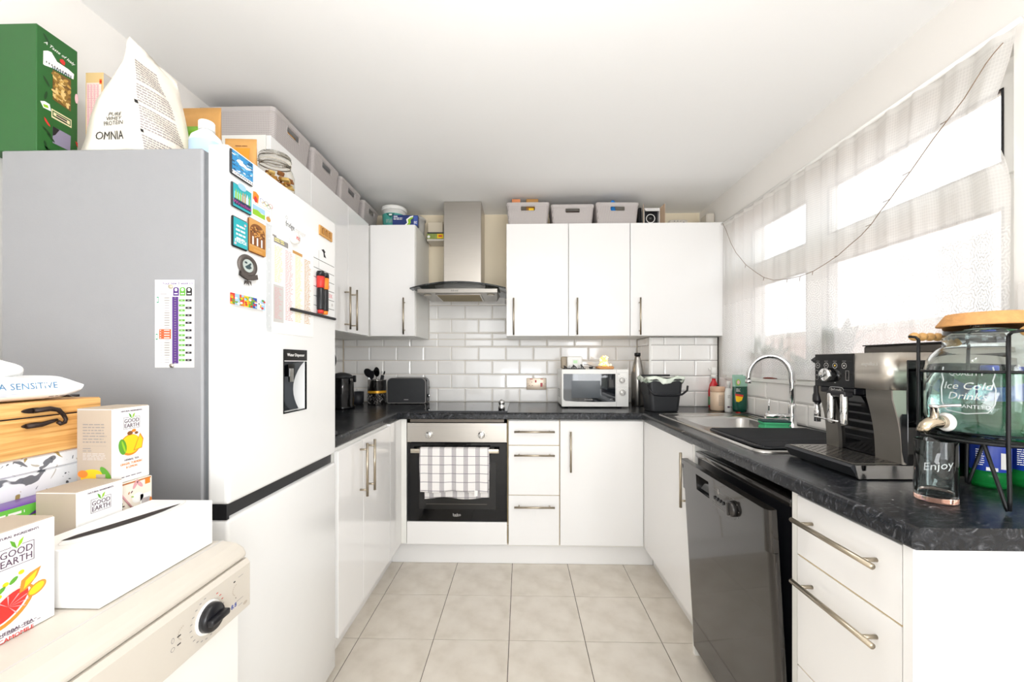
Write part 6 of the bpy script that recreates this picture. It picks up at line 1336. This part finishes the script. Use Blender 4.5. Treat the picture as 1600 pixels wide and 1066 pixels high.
# ================================================================ CURTAIN, ROD, LIGHT CHAIN, PLANTS
def lace_mat():
    m = bpy.data.materials.new('lace'); m.use_nodes = True; nt = m.node_tree; L = nt.links; nt.nodes.remove(nt.nodes['Principled BSDF']); out = nt.nodes['Material Output']
    def node(t, **k):
        n = nt.nodes.new(t)
        for a, b in k.items(): setattr(n, a, b)
        return n
    def M_(op, *a):
        n = node('ShaderNodeMath', operation=op)
        for i, x in enumerate(a):
            if isinstance(x, (int, float)): n.inputs[i].default_value = x
            else: L.new(x, n.inputs[i])
        return n.outputs[0]
    tc = node('ShaderNodeTexCoord'); sp = node('ShaderNodeSeparateXYZ'); L.new(tc.outputs['UV'], sp.inputs[0]); u, v = sp.outputs[0], sp.outputs[1]
    # rosette lattice: polar petals round each cell centre, cells of 7 cm
    def rosette(P, petals, ph):
        fu = M_('SUBTRACT', M_('FRACT', M_('DIVIDE', u, P)), .5); fv = M_('SUBTRACT', M_('FRACT', M_('ADD', M_('DIVIDE', v, P), ph)), .5)
        r = M_('SQRT', M_('ADD', M_('MULTIPLY', fu, fu), M_('MULTIPLY', fv, fv))); a = M_('ARCTAN2', fv, fu)
        w = M_('MULTIPLY', M_('SINE', M_('MULTIPLY', a, petals)), .5)
        rings = M_('SINE', M_('ADD', M_('MULTIPLY', r, 38), M_('MULTIPLY', w, 3.2)))
        return rings
    ros = rosette(.072, 8, 0.0)
    dia = M_('MULTIPLY', M_('SINE', M_('MULTIPLY', M_('ADD', u, v), 330)), M_('SINE', M_('MULTIPLY', M_('SUBTRACT', u, v), 330)))
    band = M_('PINGPONG', v, .30); lower = M_('LESS_THAN', v, .44)
    pat = M_('ADD', M_('MULTIPLY', ros, lower), M_('MULTIPLY', M_('ADD', dia, .12), M_('SUBTRACT', 1, lower)))
    net = M_('MULTIPLY', M_('SINE', M_('MULTIPLY', u, 2600)), M_('SINE', M_('MULTIPLY', v, 2600)))
    dens = M_('MULTIPLY_ADD', M_('GREATER_THAN', pat, .05), M_('MULTIPLY_ADD', lower, .14, .08), .74)
    hem = M_('GREATER_THAN', v, .935)
    dens = M_('MAXIMUM', dens, M_('MULTIPLY', hem, .90)); dens = M_('MAXIMUM', dens, M_('MULTIPLY', M_('LESS_THAN', v, .02), .88))
    tr_ = node('ShaderNodeBsdfTransparent'); df = node('ShaderNodeBsdfDiffuse'); tl = node('ShaderNodeBsdfTranslucent')
    df.inputs[0].default_value = hx('#f4f3f1'); tl.inputs[0].default_value = hx('#f4f3f1')
    a = node('ShaderNodeMixShader'); a.inputs[0].default_value = .58; L.new(df.outputs[0], a.inputs[1]); L.new(tl.outputs[0], a.inputs[2])
    b = node('ShaderNodeMixShader'); L.new(dens, b.inputs[0]); L.new(tr_.outputs[0], b.inputs[1]); L.new(a.outputs[0], b.inputs[2]); L.new(b.outputs[0], out.inputs[0]); return m
ct = thing('lace_curtain', 'sheer white lace net curtain with rosette pattern hanging across the window', 'curtain', (1.28, 1.82, 1.13))
CY0, CY1, CZ1 = 1.054, 2.548, 2.082
rc_ = random.Random(3); ph = [rc_.random() * 6 for _ in range(8)]
def cpos(a, b):
    # a along the rod from the near end, b from the top down
    y = CY0 + (CY1 - CY0) * a; yw = (CY0 + .0 + .055 * b * (1 - a) ** 3)
    y = y + .050 * math.exp(-((b - .22) / .13) ** 2) * (1 - a) ** 5 + .012 * b * (1 - a) ** 5
    f = .0075 * math.sin(a * 95 + ph[0] + .5 * math.sin(a * 17)) * (1 - .35 * b) + .006 * math.sin(a * 38 + ph[1] + b * .6) * (.4 + b) + .002 * math.sin(a * 210)
    y += .010 * math.sin(a * 44 + 1.7 + b * 1.2) * b
    z = CZ1 - (CZ1 - (1.128 + .004 * math.sin(a * 40))) * b
    return (1.277 + f * .85, max(y, 1.053 + .014 * min(1, b * 3)), z)
NUc, NVc = 420, 26
m = MB(); m.grid(cpos, NUc, NVc, 0, True); co = m.build('curtain', lace_mat(), ct)
uvl = co.data.uv_layers.new(name='UVMap'); uvs = []
for l in co.data.loops:
    i = l.vertex_index % (NUc + 1); j = l.vertex_index // (NUc + 1); uvs += [i / NUc * 2.35, (1 - j / NVc) * .955]
uvl.data.foreach_set('uv', uvs)
MB().tube([(1.277, CY0 - .012, CZ1 + .004), (1.277, CY1 + .004, CZ1 + .004)], .0075, 12).build('curtain_rod', white_plastic, ct)
lw = thing('light_chain', 'thin fairy-light wire swagged across the lace curtain', 'light chain', (1.255, 1.8, 1.6))
wp_ = [(2.53, 2.078), (2.462, 2.05), (2.402, 1.922), (2.346, 1.849), (2.247, 1.754), (2.156, 1.694), (2.080, 1.648), (2.005, 1.618), (1.9, 1.602), (1.814, 1.596), (1.736, 1.601), (1.664, 1.616), (1.598, 1.633), (1.552, 1.655), (1.495, 1.678), (1.449, 1.705), (1.416, 1.738), (1.38, 1.765), (1.346, 1.793), (1.309, 1.825), (1.272, 1.860), (1.234, 1.892), (1.198, 1.922), (1.155, 1.957), (1.124, 1.989), (1.101, 2.016), (1.083, 2.032), (1.062, 2.042)]
wp_[0:2] = [(2.500, 2.075), (2.462, 2.02)]
MB().tube([(1.2555 + .0012 * math.sin(k * 2), y, z) for k, (y, z) in enumerate(wp_)], .0013, 6).build('wire', mat('wire_copper', '#8a7562', .5, .4), lw)
for k in (4, 6, 8, 9, 10, 12, 15, 17, 19, 22):
    y, z = wp_[k]; s_ = .022 if k % 2 else .016; MB().tube([(1.2555, y, z), (1.252, y - .006 if k > 10 else y, z - s_ * (1 if k < 12 else .2)), ] if k < 12 else [(1.2555, y, z), (1.252, y + s_, z - .002)], .0011, 5).build('bulb_stem', MATS['wire_copper'], lw)
# plants on the sill
leafm = mat('plant_leaf', '#5f7d45', .5, noise=.3, nscale=14); leafd = mat('plant_leaf_dark', '#44624f', .5, noise=.3, nscale=14); terra = mat('terracotta', '#a8584c', .8, noise=.15, nscale=40); plumpot = mat('pot_plum', '#93414c', .5, noise=.1)
def potted(name, label, x, y, r0, r1, h, potm, leaves, lm, n, L_, wd_, up_=.9):
    o = thing(name, label, 'plant', (x, y, wz0)); M = Matrix.Translation((x, y, wz0 + .0004))
    MB(M).lathe([(0, 0), (r0, 0), (r1 * .96, h * .82), (r1, h * .83), (r1, h), (r1 * .9, h), (r1 * .85, h * .85), (0, h * .84)], n=24).build('pot', potm, o)
    MB(M).lathe([(0, h * .85), (r1 * .84, h * .86)], n=16, caps=False).build('soil', brown, o)
    rr = random.Random(int(y * 100))
    for k in range(n):
        a = 2 * math.pi * k / n + rr.random() * .8; el = rr.uniform(up_ - .35, up_ + .2); Lk = L_ * rr.uniform(.7, 1.05); vs = []; NS = 6
        for i in range(NS + 1):
            t = i / NS; rr_ = r1 * .3 + Lk * t * math.cos(el) * (.5 + .5 * t); zz = h * .86 + Lk * t * math.sin(el) - .12 * Lk * t * t; w = wd_ * math.sin(math.pi * min(1, .12 + t * .88)) ** .7 * (1 - t * .15) + .001
            c, s_ = math.cos(a), math.sin(a); xx = max(1.300 - x, min(1.408 - x, rr_ * c))
            vs += [(xx - s_ * w * .5, rr_ * s_ + c * w, zz + .004), (xx, rr_ * s_, zz), (xx + s_ * w * .5, rr_ * s_ - c * w, zz + .004)]
        fs = []
        for i in range(NS): q = i * 3; fs += [(q, q + 1, q + 4, q + 3), (q + 1, q + 2, q + 5, q + 4)]
        MB(M).add(vs, fs, 0, True).build('leaf', lm, o)
    return o
potted('potted_plant', 'terracotta pot with an upright leafy plant behind the curtain, the farther of the two', 1.355, 2.19, .032, .043, .105, terra, 8, leafm, 11, .20, .022)
potted('potted_plant', 'wide plum-red pot with broad upright leaves behind the curtain, nearer the camera', 1.355, 1.70, .040, .050, .125, plumpot, 8, leafd, 8, .22, .030, 1.2)
potted('potted_plant', 'small bushy green plant in a pale pot between the two reddish pots', 1.355, 1.93, .028, .036, .07, white_plastic, 8, leafm, 14, .14, .020, .7)
# ================================================================ BASKETS AND BITS ON THE WALL UNITS
ZU = ZW1 + .0008
bask = mat('basket_grey', '#b9b3b1', .55, noise=.04)
def weave():
    m = bpy.data.materials.new('basket_weave'); m.use_nodes = True; nt = m.node_tree; L = nt.links; b = nt.nodes['Principled BSDF']; b.inputs['Roughness'].default_value = .6
    tc = nt.nodes.new('ShaderNodeTexCoord'); sp = nt.nodes.new('ShaderNodeSeparateXYZ'); L.new(tc.outputs['Object'], sp.inputs[0])
    def M_(op, *a):
        n = nt.nodes.new('ShaderNodeMath'); n.operation = op
        for i, x in enumerate(a):
            if isinstance(x, (int, float)): n.inputs[i].default_value = x
            else: L.new(x, n.inputs[i])
        return n.outputs[0]
    xy = M_('ADD', sp.outputs[0], sp.outputs[1]); f1 = M_('SINE', M_('MULTIPLY', xy, 900)); f2 = M_('SINE', M_('MULTIPLY', sp.outputs[2], 900)); h = M_('MULTIPLY', M_('GREATER_THAN', f1, .25), M_('GREATER_THAN', f2, .25))
    mx_ = nt.nodes.new('ShaderNodeMix'); mx_.data_type = 'RGBA'; L.new(h, mx_.inputs[0]); mx_.inputs[6].default_value = hx('#bdb6b4'); mx_.inputs[7].default_value = hx('#827b79'); L.new(mx_.outputs[2], b.inputs['Base Color'])
    bp = nt.nodes.new('ShaderNodeBump'); bp.inputs['Strength'].default_value = .6; bp.inputs['Distance'].default_value = .001; bp.invert = True; L.new(h, bp.inputs['Height']); L.new(bp.outputs[0], b.inputs['Normal']); return m
wv = weave()
def basket(label, M, w=.27, d=.20, h=.150, group='grey plastic storage baskets on the wall units'):
    """open basket, width along local x, front towards local -y"""
    o = thing('storage_basket', label, 'basket', M @ Vector((0, 0, 0)), group)
    lp = lambda t, z, s_=0: L3(rrect(-w / 2 * t + s_, w / 2 * t - s_, -d / 2 * t + s_, d / 2 * t - s_, .018, 3), z)
    m = MB(M); loft(m, [lp(.90, 0), lp(.91, .012)], 0, False, True); loft(m, [lp(.91, .012), lp(.985, h - .020)], 1, False); loft(m, [lp(.985, h - .020), lp(1.0, h - .018), lp(1.0, h), lp(1.0, h, .004), lp(.985, h - .02, .004), lp(.90, .004, .004)], 0, False, False, True)
    b = m.build('basket', [bask, wv], o, fix=True)
    c = MB(M); c.box(-.046, .046, -d / 2 - .02, d / 2 + .02, h - .052, h - .026, 0, .006, 2); cut(b, c)
    r_ = MB(M); e = .4925 * d + .0010; q = [(u, v) for u, v in rrect(-.050, .050, h - .056, h - .022, .008, 3)]; r_.tube([(u, -d / 2 * (.91 + (v - .012) / (h - .032) * .075) - .0006, v) for u, v in q], .0018, 6, closed=True); r_.build('handle_rim', bask, o)
    return o
for x, lab, h in ((.045, 'grey plastic basket with cardboard poking out, first right of the hood', .152), (.336, 'grey plastic basket in the middle of the three over the right wall cabinets', .136), (.624, 'grey plastic basket with a blue item showing, third right of the hood', .146)):
    basket(lab, Matrix.Translation((x, 2.69, ZU)) @ Matrix.Rotation(R(0 if x < .5 else 2), 4, 'Z'), .282, .20, h)
for y, w, lab in ((1.735, .285, 'large grey plastic basket over the left wall cabinets, nearest the camera'), (2.035, .275, 'grey plastic basket, second along the left wall cabinets'), (2.335, .275, 'grey plastic basket, third along the left wall cabinets'), (2.650, .25, 'grey plastic basket in the far left corner above the cabinets')):
    basket(lab, Matrix.Translation((-1.163, y, ZU)) @ Matrix.Rotation(R(90), 4, 'Z'), w, .32, .152)
def contents(label, name, box_, m_, cat): return tag(MB().box(*box_, 0, .002).build(name, m_), label, cat)
contents('orange cardboard packet standing in the first basket right of the hood', 'cardboard_packet', (-.060, -.005, 2.615, 2.64, ZU + .007, ZU + .184), mat('cardboard_orange', '#d98a5a', .6, noise=.1), 'packet')
contents('brown cardboard packet standing in the first basket right of the hood', 'cardboard_packet', (.035, .115, 2.645, 2.665, ZU + .007, ZU + .196), mat('cardboard_brown', '#b98a4f', .6, noise=.1), 'packet')
contents('yellow packet visible through the handle hole of the first basket', 'yellow_packet', (.05, .085, 2.608, 2.63, ZU + .005, ZU + .122), yellow, 'packet')
contents('dark patterned box inside the middle basket right of the hood', 'dark_box', (.27, .40, 2.66, 2.72, ZU + .005, ZU + .118), mat('dark_umber', '#4a3631', .6, noise=.3), 'box')
m = MB(); m.M = Matrix.Translation((.605, 2.635, ZU)); m.lathe([(0, .006), (.03, .006), (.034, .05), (.02, .11), (.014, .135), (.02, .160), (.008, .176), (0, .178)], n=12); tag(m.build('blue_bag', mat('blue_plastic', '#1f7fd0', .35, bump=.5, bscale=60)), 'bright blue knotted plastic bag poking out of the third basket', 'bag')
contents('black flat object between the third basket and the open camera box', 'black_case', (.776, .796, 2.64, 2.78, ZU, ZU + .13), black_plastic, 'case')
contents('yellow packet inside the nearest left basket, seen through its handle hole', 'yellow_packet', (-1.05, -1.03, 1.68, 1.79, ZU + .005, ZU + .128), mat('amber_card', '#d99a2c', .5), 'packet')
# open box with a round device
ob = thing('open_carton', 'small open white carton holding a black round device, right of the baskets', 'box', (.865, 2.70, ZU))
m = MB(); x0, x1, y0, y1, h = .812, .915, 2.64, 2.76, .125
for b_ in ((x0, x1, y1 - .003, y1, 0, h), (x0, x0 + .003, y0, y1, 0, h), (x1 - .003, x1, y0, y1, 0, h), (x0, x1, y0, y1, 0, .003), (x0, x1, y0, y1, h - .003, h)): MB().box(b_[0], b_[1], b_[2], b_[3], ZU + b_[4], ZU + b_[5]).build('carton_panel', card_white, ob)
MB(rotm((0, 0, 0))).add([(x0, y0, ZU + h), (x1, y0, ZU + h), (x1 - .006, y0 - .020, ZU + h - .026), (x0 + .006, y0 - .020, ZU + h - .026), (x0, y0, ZU + h + .002), (x1, y0, ZU + h + .002), (x1 - .006, y0 - .022, ZU + h - .025), (x0 + .006, y0 - .022, ZU + h - .025)], [(0, 1, 2, 3), (7, 6, 5, 4), (0, 4, 5, 1), (1, 5, 6, 2), (2, 6, 7, 3), (3, 7, 4, 0)]).build('flap', card_white, ob)
MB().add([(x0, y0, ZU + .001), (x1, y0, ZU + .001), (x1 + .004, y0 - .045, ZU + .003), (x0 - .006, y0 - .045, ZU + .003), (x0, y0, ZU + .003), (x1, y0, ZU + .003), (x1 + .004, y0 - .045, ZU + .005), (x0 - .006, y0 - .045, ZU + .005)], [(3, 2, 1, 0), (4, 5, 6, 7), (0, 1, 5, 4), (1, 2, 6, 5), (2, 3, 7, 6), (3, 0, 4, 7)]).build('flap', card_white, ob)
for x, s_ in ((x0, -1), (x1, 1)): MB().add([(x, y0, ZU + .01), (x, y0, ZU + h), (x + s_ * .016, y0 - .045, ZU + h + .012), (x + s_ * .016, y0 - .045, ZU + .01), (x + s_ * .003, y0, ZU + .01), (x + s_ * .003, y0, ZU + h), (x + s_ * .019, y0 - .045, ZU + h + .012), (x + s_ * .019, y0 - .045, ZU + .01)], [(0, 1, 2, 3), (7, 6, 5, 4), (0, 4, 5, 1), (1, 5, 6, 2), (2, 6, 7, 3), (3, 7, 4, 0)]).build('flap', mat('carton_inside', '#b39b83', .6), ob)
dv = thing('round_device', 'black device with a white ring inside the open carton', 'device', (.863, 2.70, ZU + .004))
MB().box(.818, .909, 2.662, 2.752, ZU + .0045, ZU + .112, 0, .004).build('casing', black_plastic, dv)
q = MB(frame('-Y', (.862, 2.6618, ZU + .065))); q.ring(0, 0, .030, .0045, .0006, 0, 30); q.ell(0, 0, .0245, .0245, .0005, 1, 24); q.lines(-.008, .008, -.006, .006, 3, 2, .0009, .4, 2); q.build('face', [white, black_gloss, grey], dv)
rt = thing('white_router', 'low white rounded device with small marks behind the wide wall cabinet top edge', 'device', (1.04, 2.70, ZU))
MB().box(.985, 1.115, 2.66, 2.74, ZU, ZU + .062, 0, .022, 3).build('casing', cream_plastic, rt)
q = MB(frame('-Y', (0, 2.6598, ZU))); 
for (a, b, r_) in ((1.02, .045, .004), (1.04, .046, .004), (1.06, .044, .003), (1.08, .036, .006)): q.ell(a, b, r_, r_, .0004, 0, 10)
q.build('marks', grey, rt)
MB().tube([(1.118, 2.85, ZU + .048), (XR - .004, 2.85, ZU + .048)], .047, 20)
tag(MB().tube([(1.125, 2.86, ZU + .0465), (XR - .004, 2.86, ZU + .0465)], .046, 22).build('duct_pipe', cream_plastic), 'cream round duct pipe lying on the wide wall cabinet by the right wall', 'pipe')
tag(MB().box(XR - .06, XR - .004, 2.70, 2.80, ZU, ZU + .115, 0, .008).build('pipe_cover', cream_plastic), 'small cream box cover in the right corner above the wall cabinets', 'cover')
# tub, clear pot, blue carton
tb2 = thing('white_tub', 'round white plastic tub with a teal label over the corner cabinet', 'tub', (-.868, 2.70, ZU))
MTb = Matrix.Translation((-.868, 2.70, ZU))
MB(MTb).lathe([(0, 0), (.068, 0), (.070, .003), (.079, .132)], n=36).build('tub', white_plastic, tb2)
MB(MTb).lathe([(.0722, .022), (.0788, .105)], n=36, caps=False).build('label', mat('label_teal', '#4fa69b', .4), tb2)
MB(MTb).lathe([(.0795, .1322), (.0845, .134), (.0845, .150), (.082, .158), (0, .158)], n=36).build('lid', white_plastic, tb2)
q = MB(MTb @ frame('-Y', (0, -.0765, 0))); q.poly([(-.030, .100), (.030, .100), (.012, .080), (0, .072), (-.012, .080)], .0035, 0); q.rect(-.010, .010, .086, .096, .0045, 1); q.lines(-.03, .03, .035, .06, 3, 2, .0015, .3, 3, .2); q.build('label_print', [mat('print_deepteal', '#23665f', .4), white, lgrey], tb2)
cp_ = thing('clear_tub', 'pale translucent round food tub behind the blue carton', 'tub', (-.755, 2.84, ZU))
milky = mat('milky_plastic', '#e6e4e0', .3, trans=.4, ior=1.1); MC_ = Matrix.Translation((-.757, 2.838, ZU))
MB(MC_).lathe([(0, 0), (.058, 0), (.068, .120)], n=30).build('tub', milky, cp_); MB(MC_).lathe([(.069, .1205), (.073, .122), (.073, .132), (.066, .140), (.05, .150), (0, .153)], n=30).build('lid', milky, cp_)
tag(MB().box(-.79, -.73, 2.752, 2.765, ZU, ZU + .085, 0, .002).build('lime_carton', mat('carton_lime', '#a6b83a', .4)), 'lime green carton edge standing behind the blue carton', 'carton')
bc2 = thing('blue_carton', 'dark blue carton with a green and white swirl in front of the tubs', 'carton', (-.755, 2.60, ZU))
MBc = rotm((-.757, 2.595, ZU), R(4)); MB(MBc).box(-.082, .082, -.020, .020, 0, .070, 0, .001).build('carton', mat('carton_navy', '#23356f', .35), bc2)
q = MB(MBc @ frame('-Y', (0, -.020, 0))); q.lines(-.075, -.015, .035, .052, 2, 0, .0004, .45, 4, .1); q.rect(-.075, -.05, .058, .063, .0004, 0); q.poly([(-.01, 0), (.012, .020), (.006, .042), (.030, .062), (.052, .068), (.050, .056), (.028, .046), (.034, .022), (.014, 0)], .0005, 0); q.poly([(.004, 0), (.02, .020), (.016, .040), (.034, .054), (.05, .058), (.05, .050), (.034, .040), (.036, .020), (.022, 0)], .0007, 1); q.rect(.054, .080, .005, .065, .0004, 2); q.lines(.056, .078, .012, .030, 3, 0, .0008, .5, 2); q.build('label_print', [white, leafg, mat('print_midblue', '#3c55a0', .4)], bc2)
sf = thing('small_wall_shelf', 'tiny cream wall shelf box between the left wall cabinet and the hood chimney', 'shelf', (-.60, 2.85, 2.07))
MB().box(-.668, -.535, 2.80, YB + .008, 2.070, 2.084, 0, .002).build('board', cream_plastic, sf); MB().box(-.545, -.535, 2.80, YB + .008, 2.0845, 2.135, 0, .002).build('end_stop', cream_plastic, sf)
fo = thing('foil_box', 'flat yellow and green printed carton on the tiny wall shelf', 'carton', (-.61, 2.85, 2.085)); MB().box(-.667, -.547, 2.802, 2.86, 2.0848, 2.122, 0, .001).build('carton', mat('carton_green2', '#8a9a4c', .4, noise=.5, nscale=60), fo)
q = MB(frame('-Y', (0, 2.8015, 0))); q.rect(-.595, -.550, 2.088, 2.120, .0004, 0); q.rect(-.585, -.560, 2.100, 2.110, .0006, 1); q.ell(-.655, 2.10, .01, .01, .0006, 2, 12); q.build('label_print', [yellow, red, white], fo)
tag(MB().box(-.668, -.560, 2.83, 2.90, 2.1350, 2.215, 0, .003).build('beige_box', mat('beige_plain', '#d9cdb8', .6)), 'plain beige box standing on the flat yellow carton', 'box')
tag(MB().box(-.667, -.548, 2.81, 2.90, 2.1225, 2.1345, 0, .001).build('dark_tray', dark_grey), 'thin dark tray lying on the yellow carton under the beige box', 'tray')
# ceiling spotlight bar, just above the view
cl_ = thing('ceiling_spotlights', 'white ceiling bar with three bare bulbs, just above the camera view', 'ceiling light', (.045, .60, 2.20))
MB().box(-.15, .27, .575, .625, ZC - .022, ZC - .001, 0, .004).build('bar', white_plastic, cl_)
for x in (-.09, .015, .21):
    MB(Matrix.Translation((x, .60, 0))).lathe([(.024, 2.205), (.024, 2.282)], n=18).build('holder', white_plastic, cl_)
    MB(Matrix.Translation((x, .60, 0))).lathe([(.012, 2.2045), (.022, 2.195), (.022, 2.19), (.012, 2.186)], n=16).build('bulb_collar', mat('bulb_collar_white', '#f2efe8', .4), cl_)
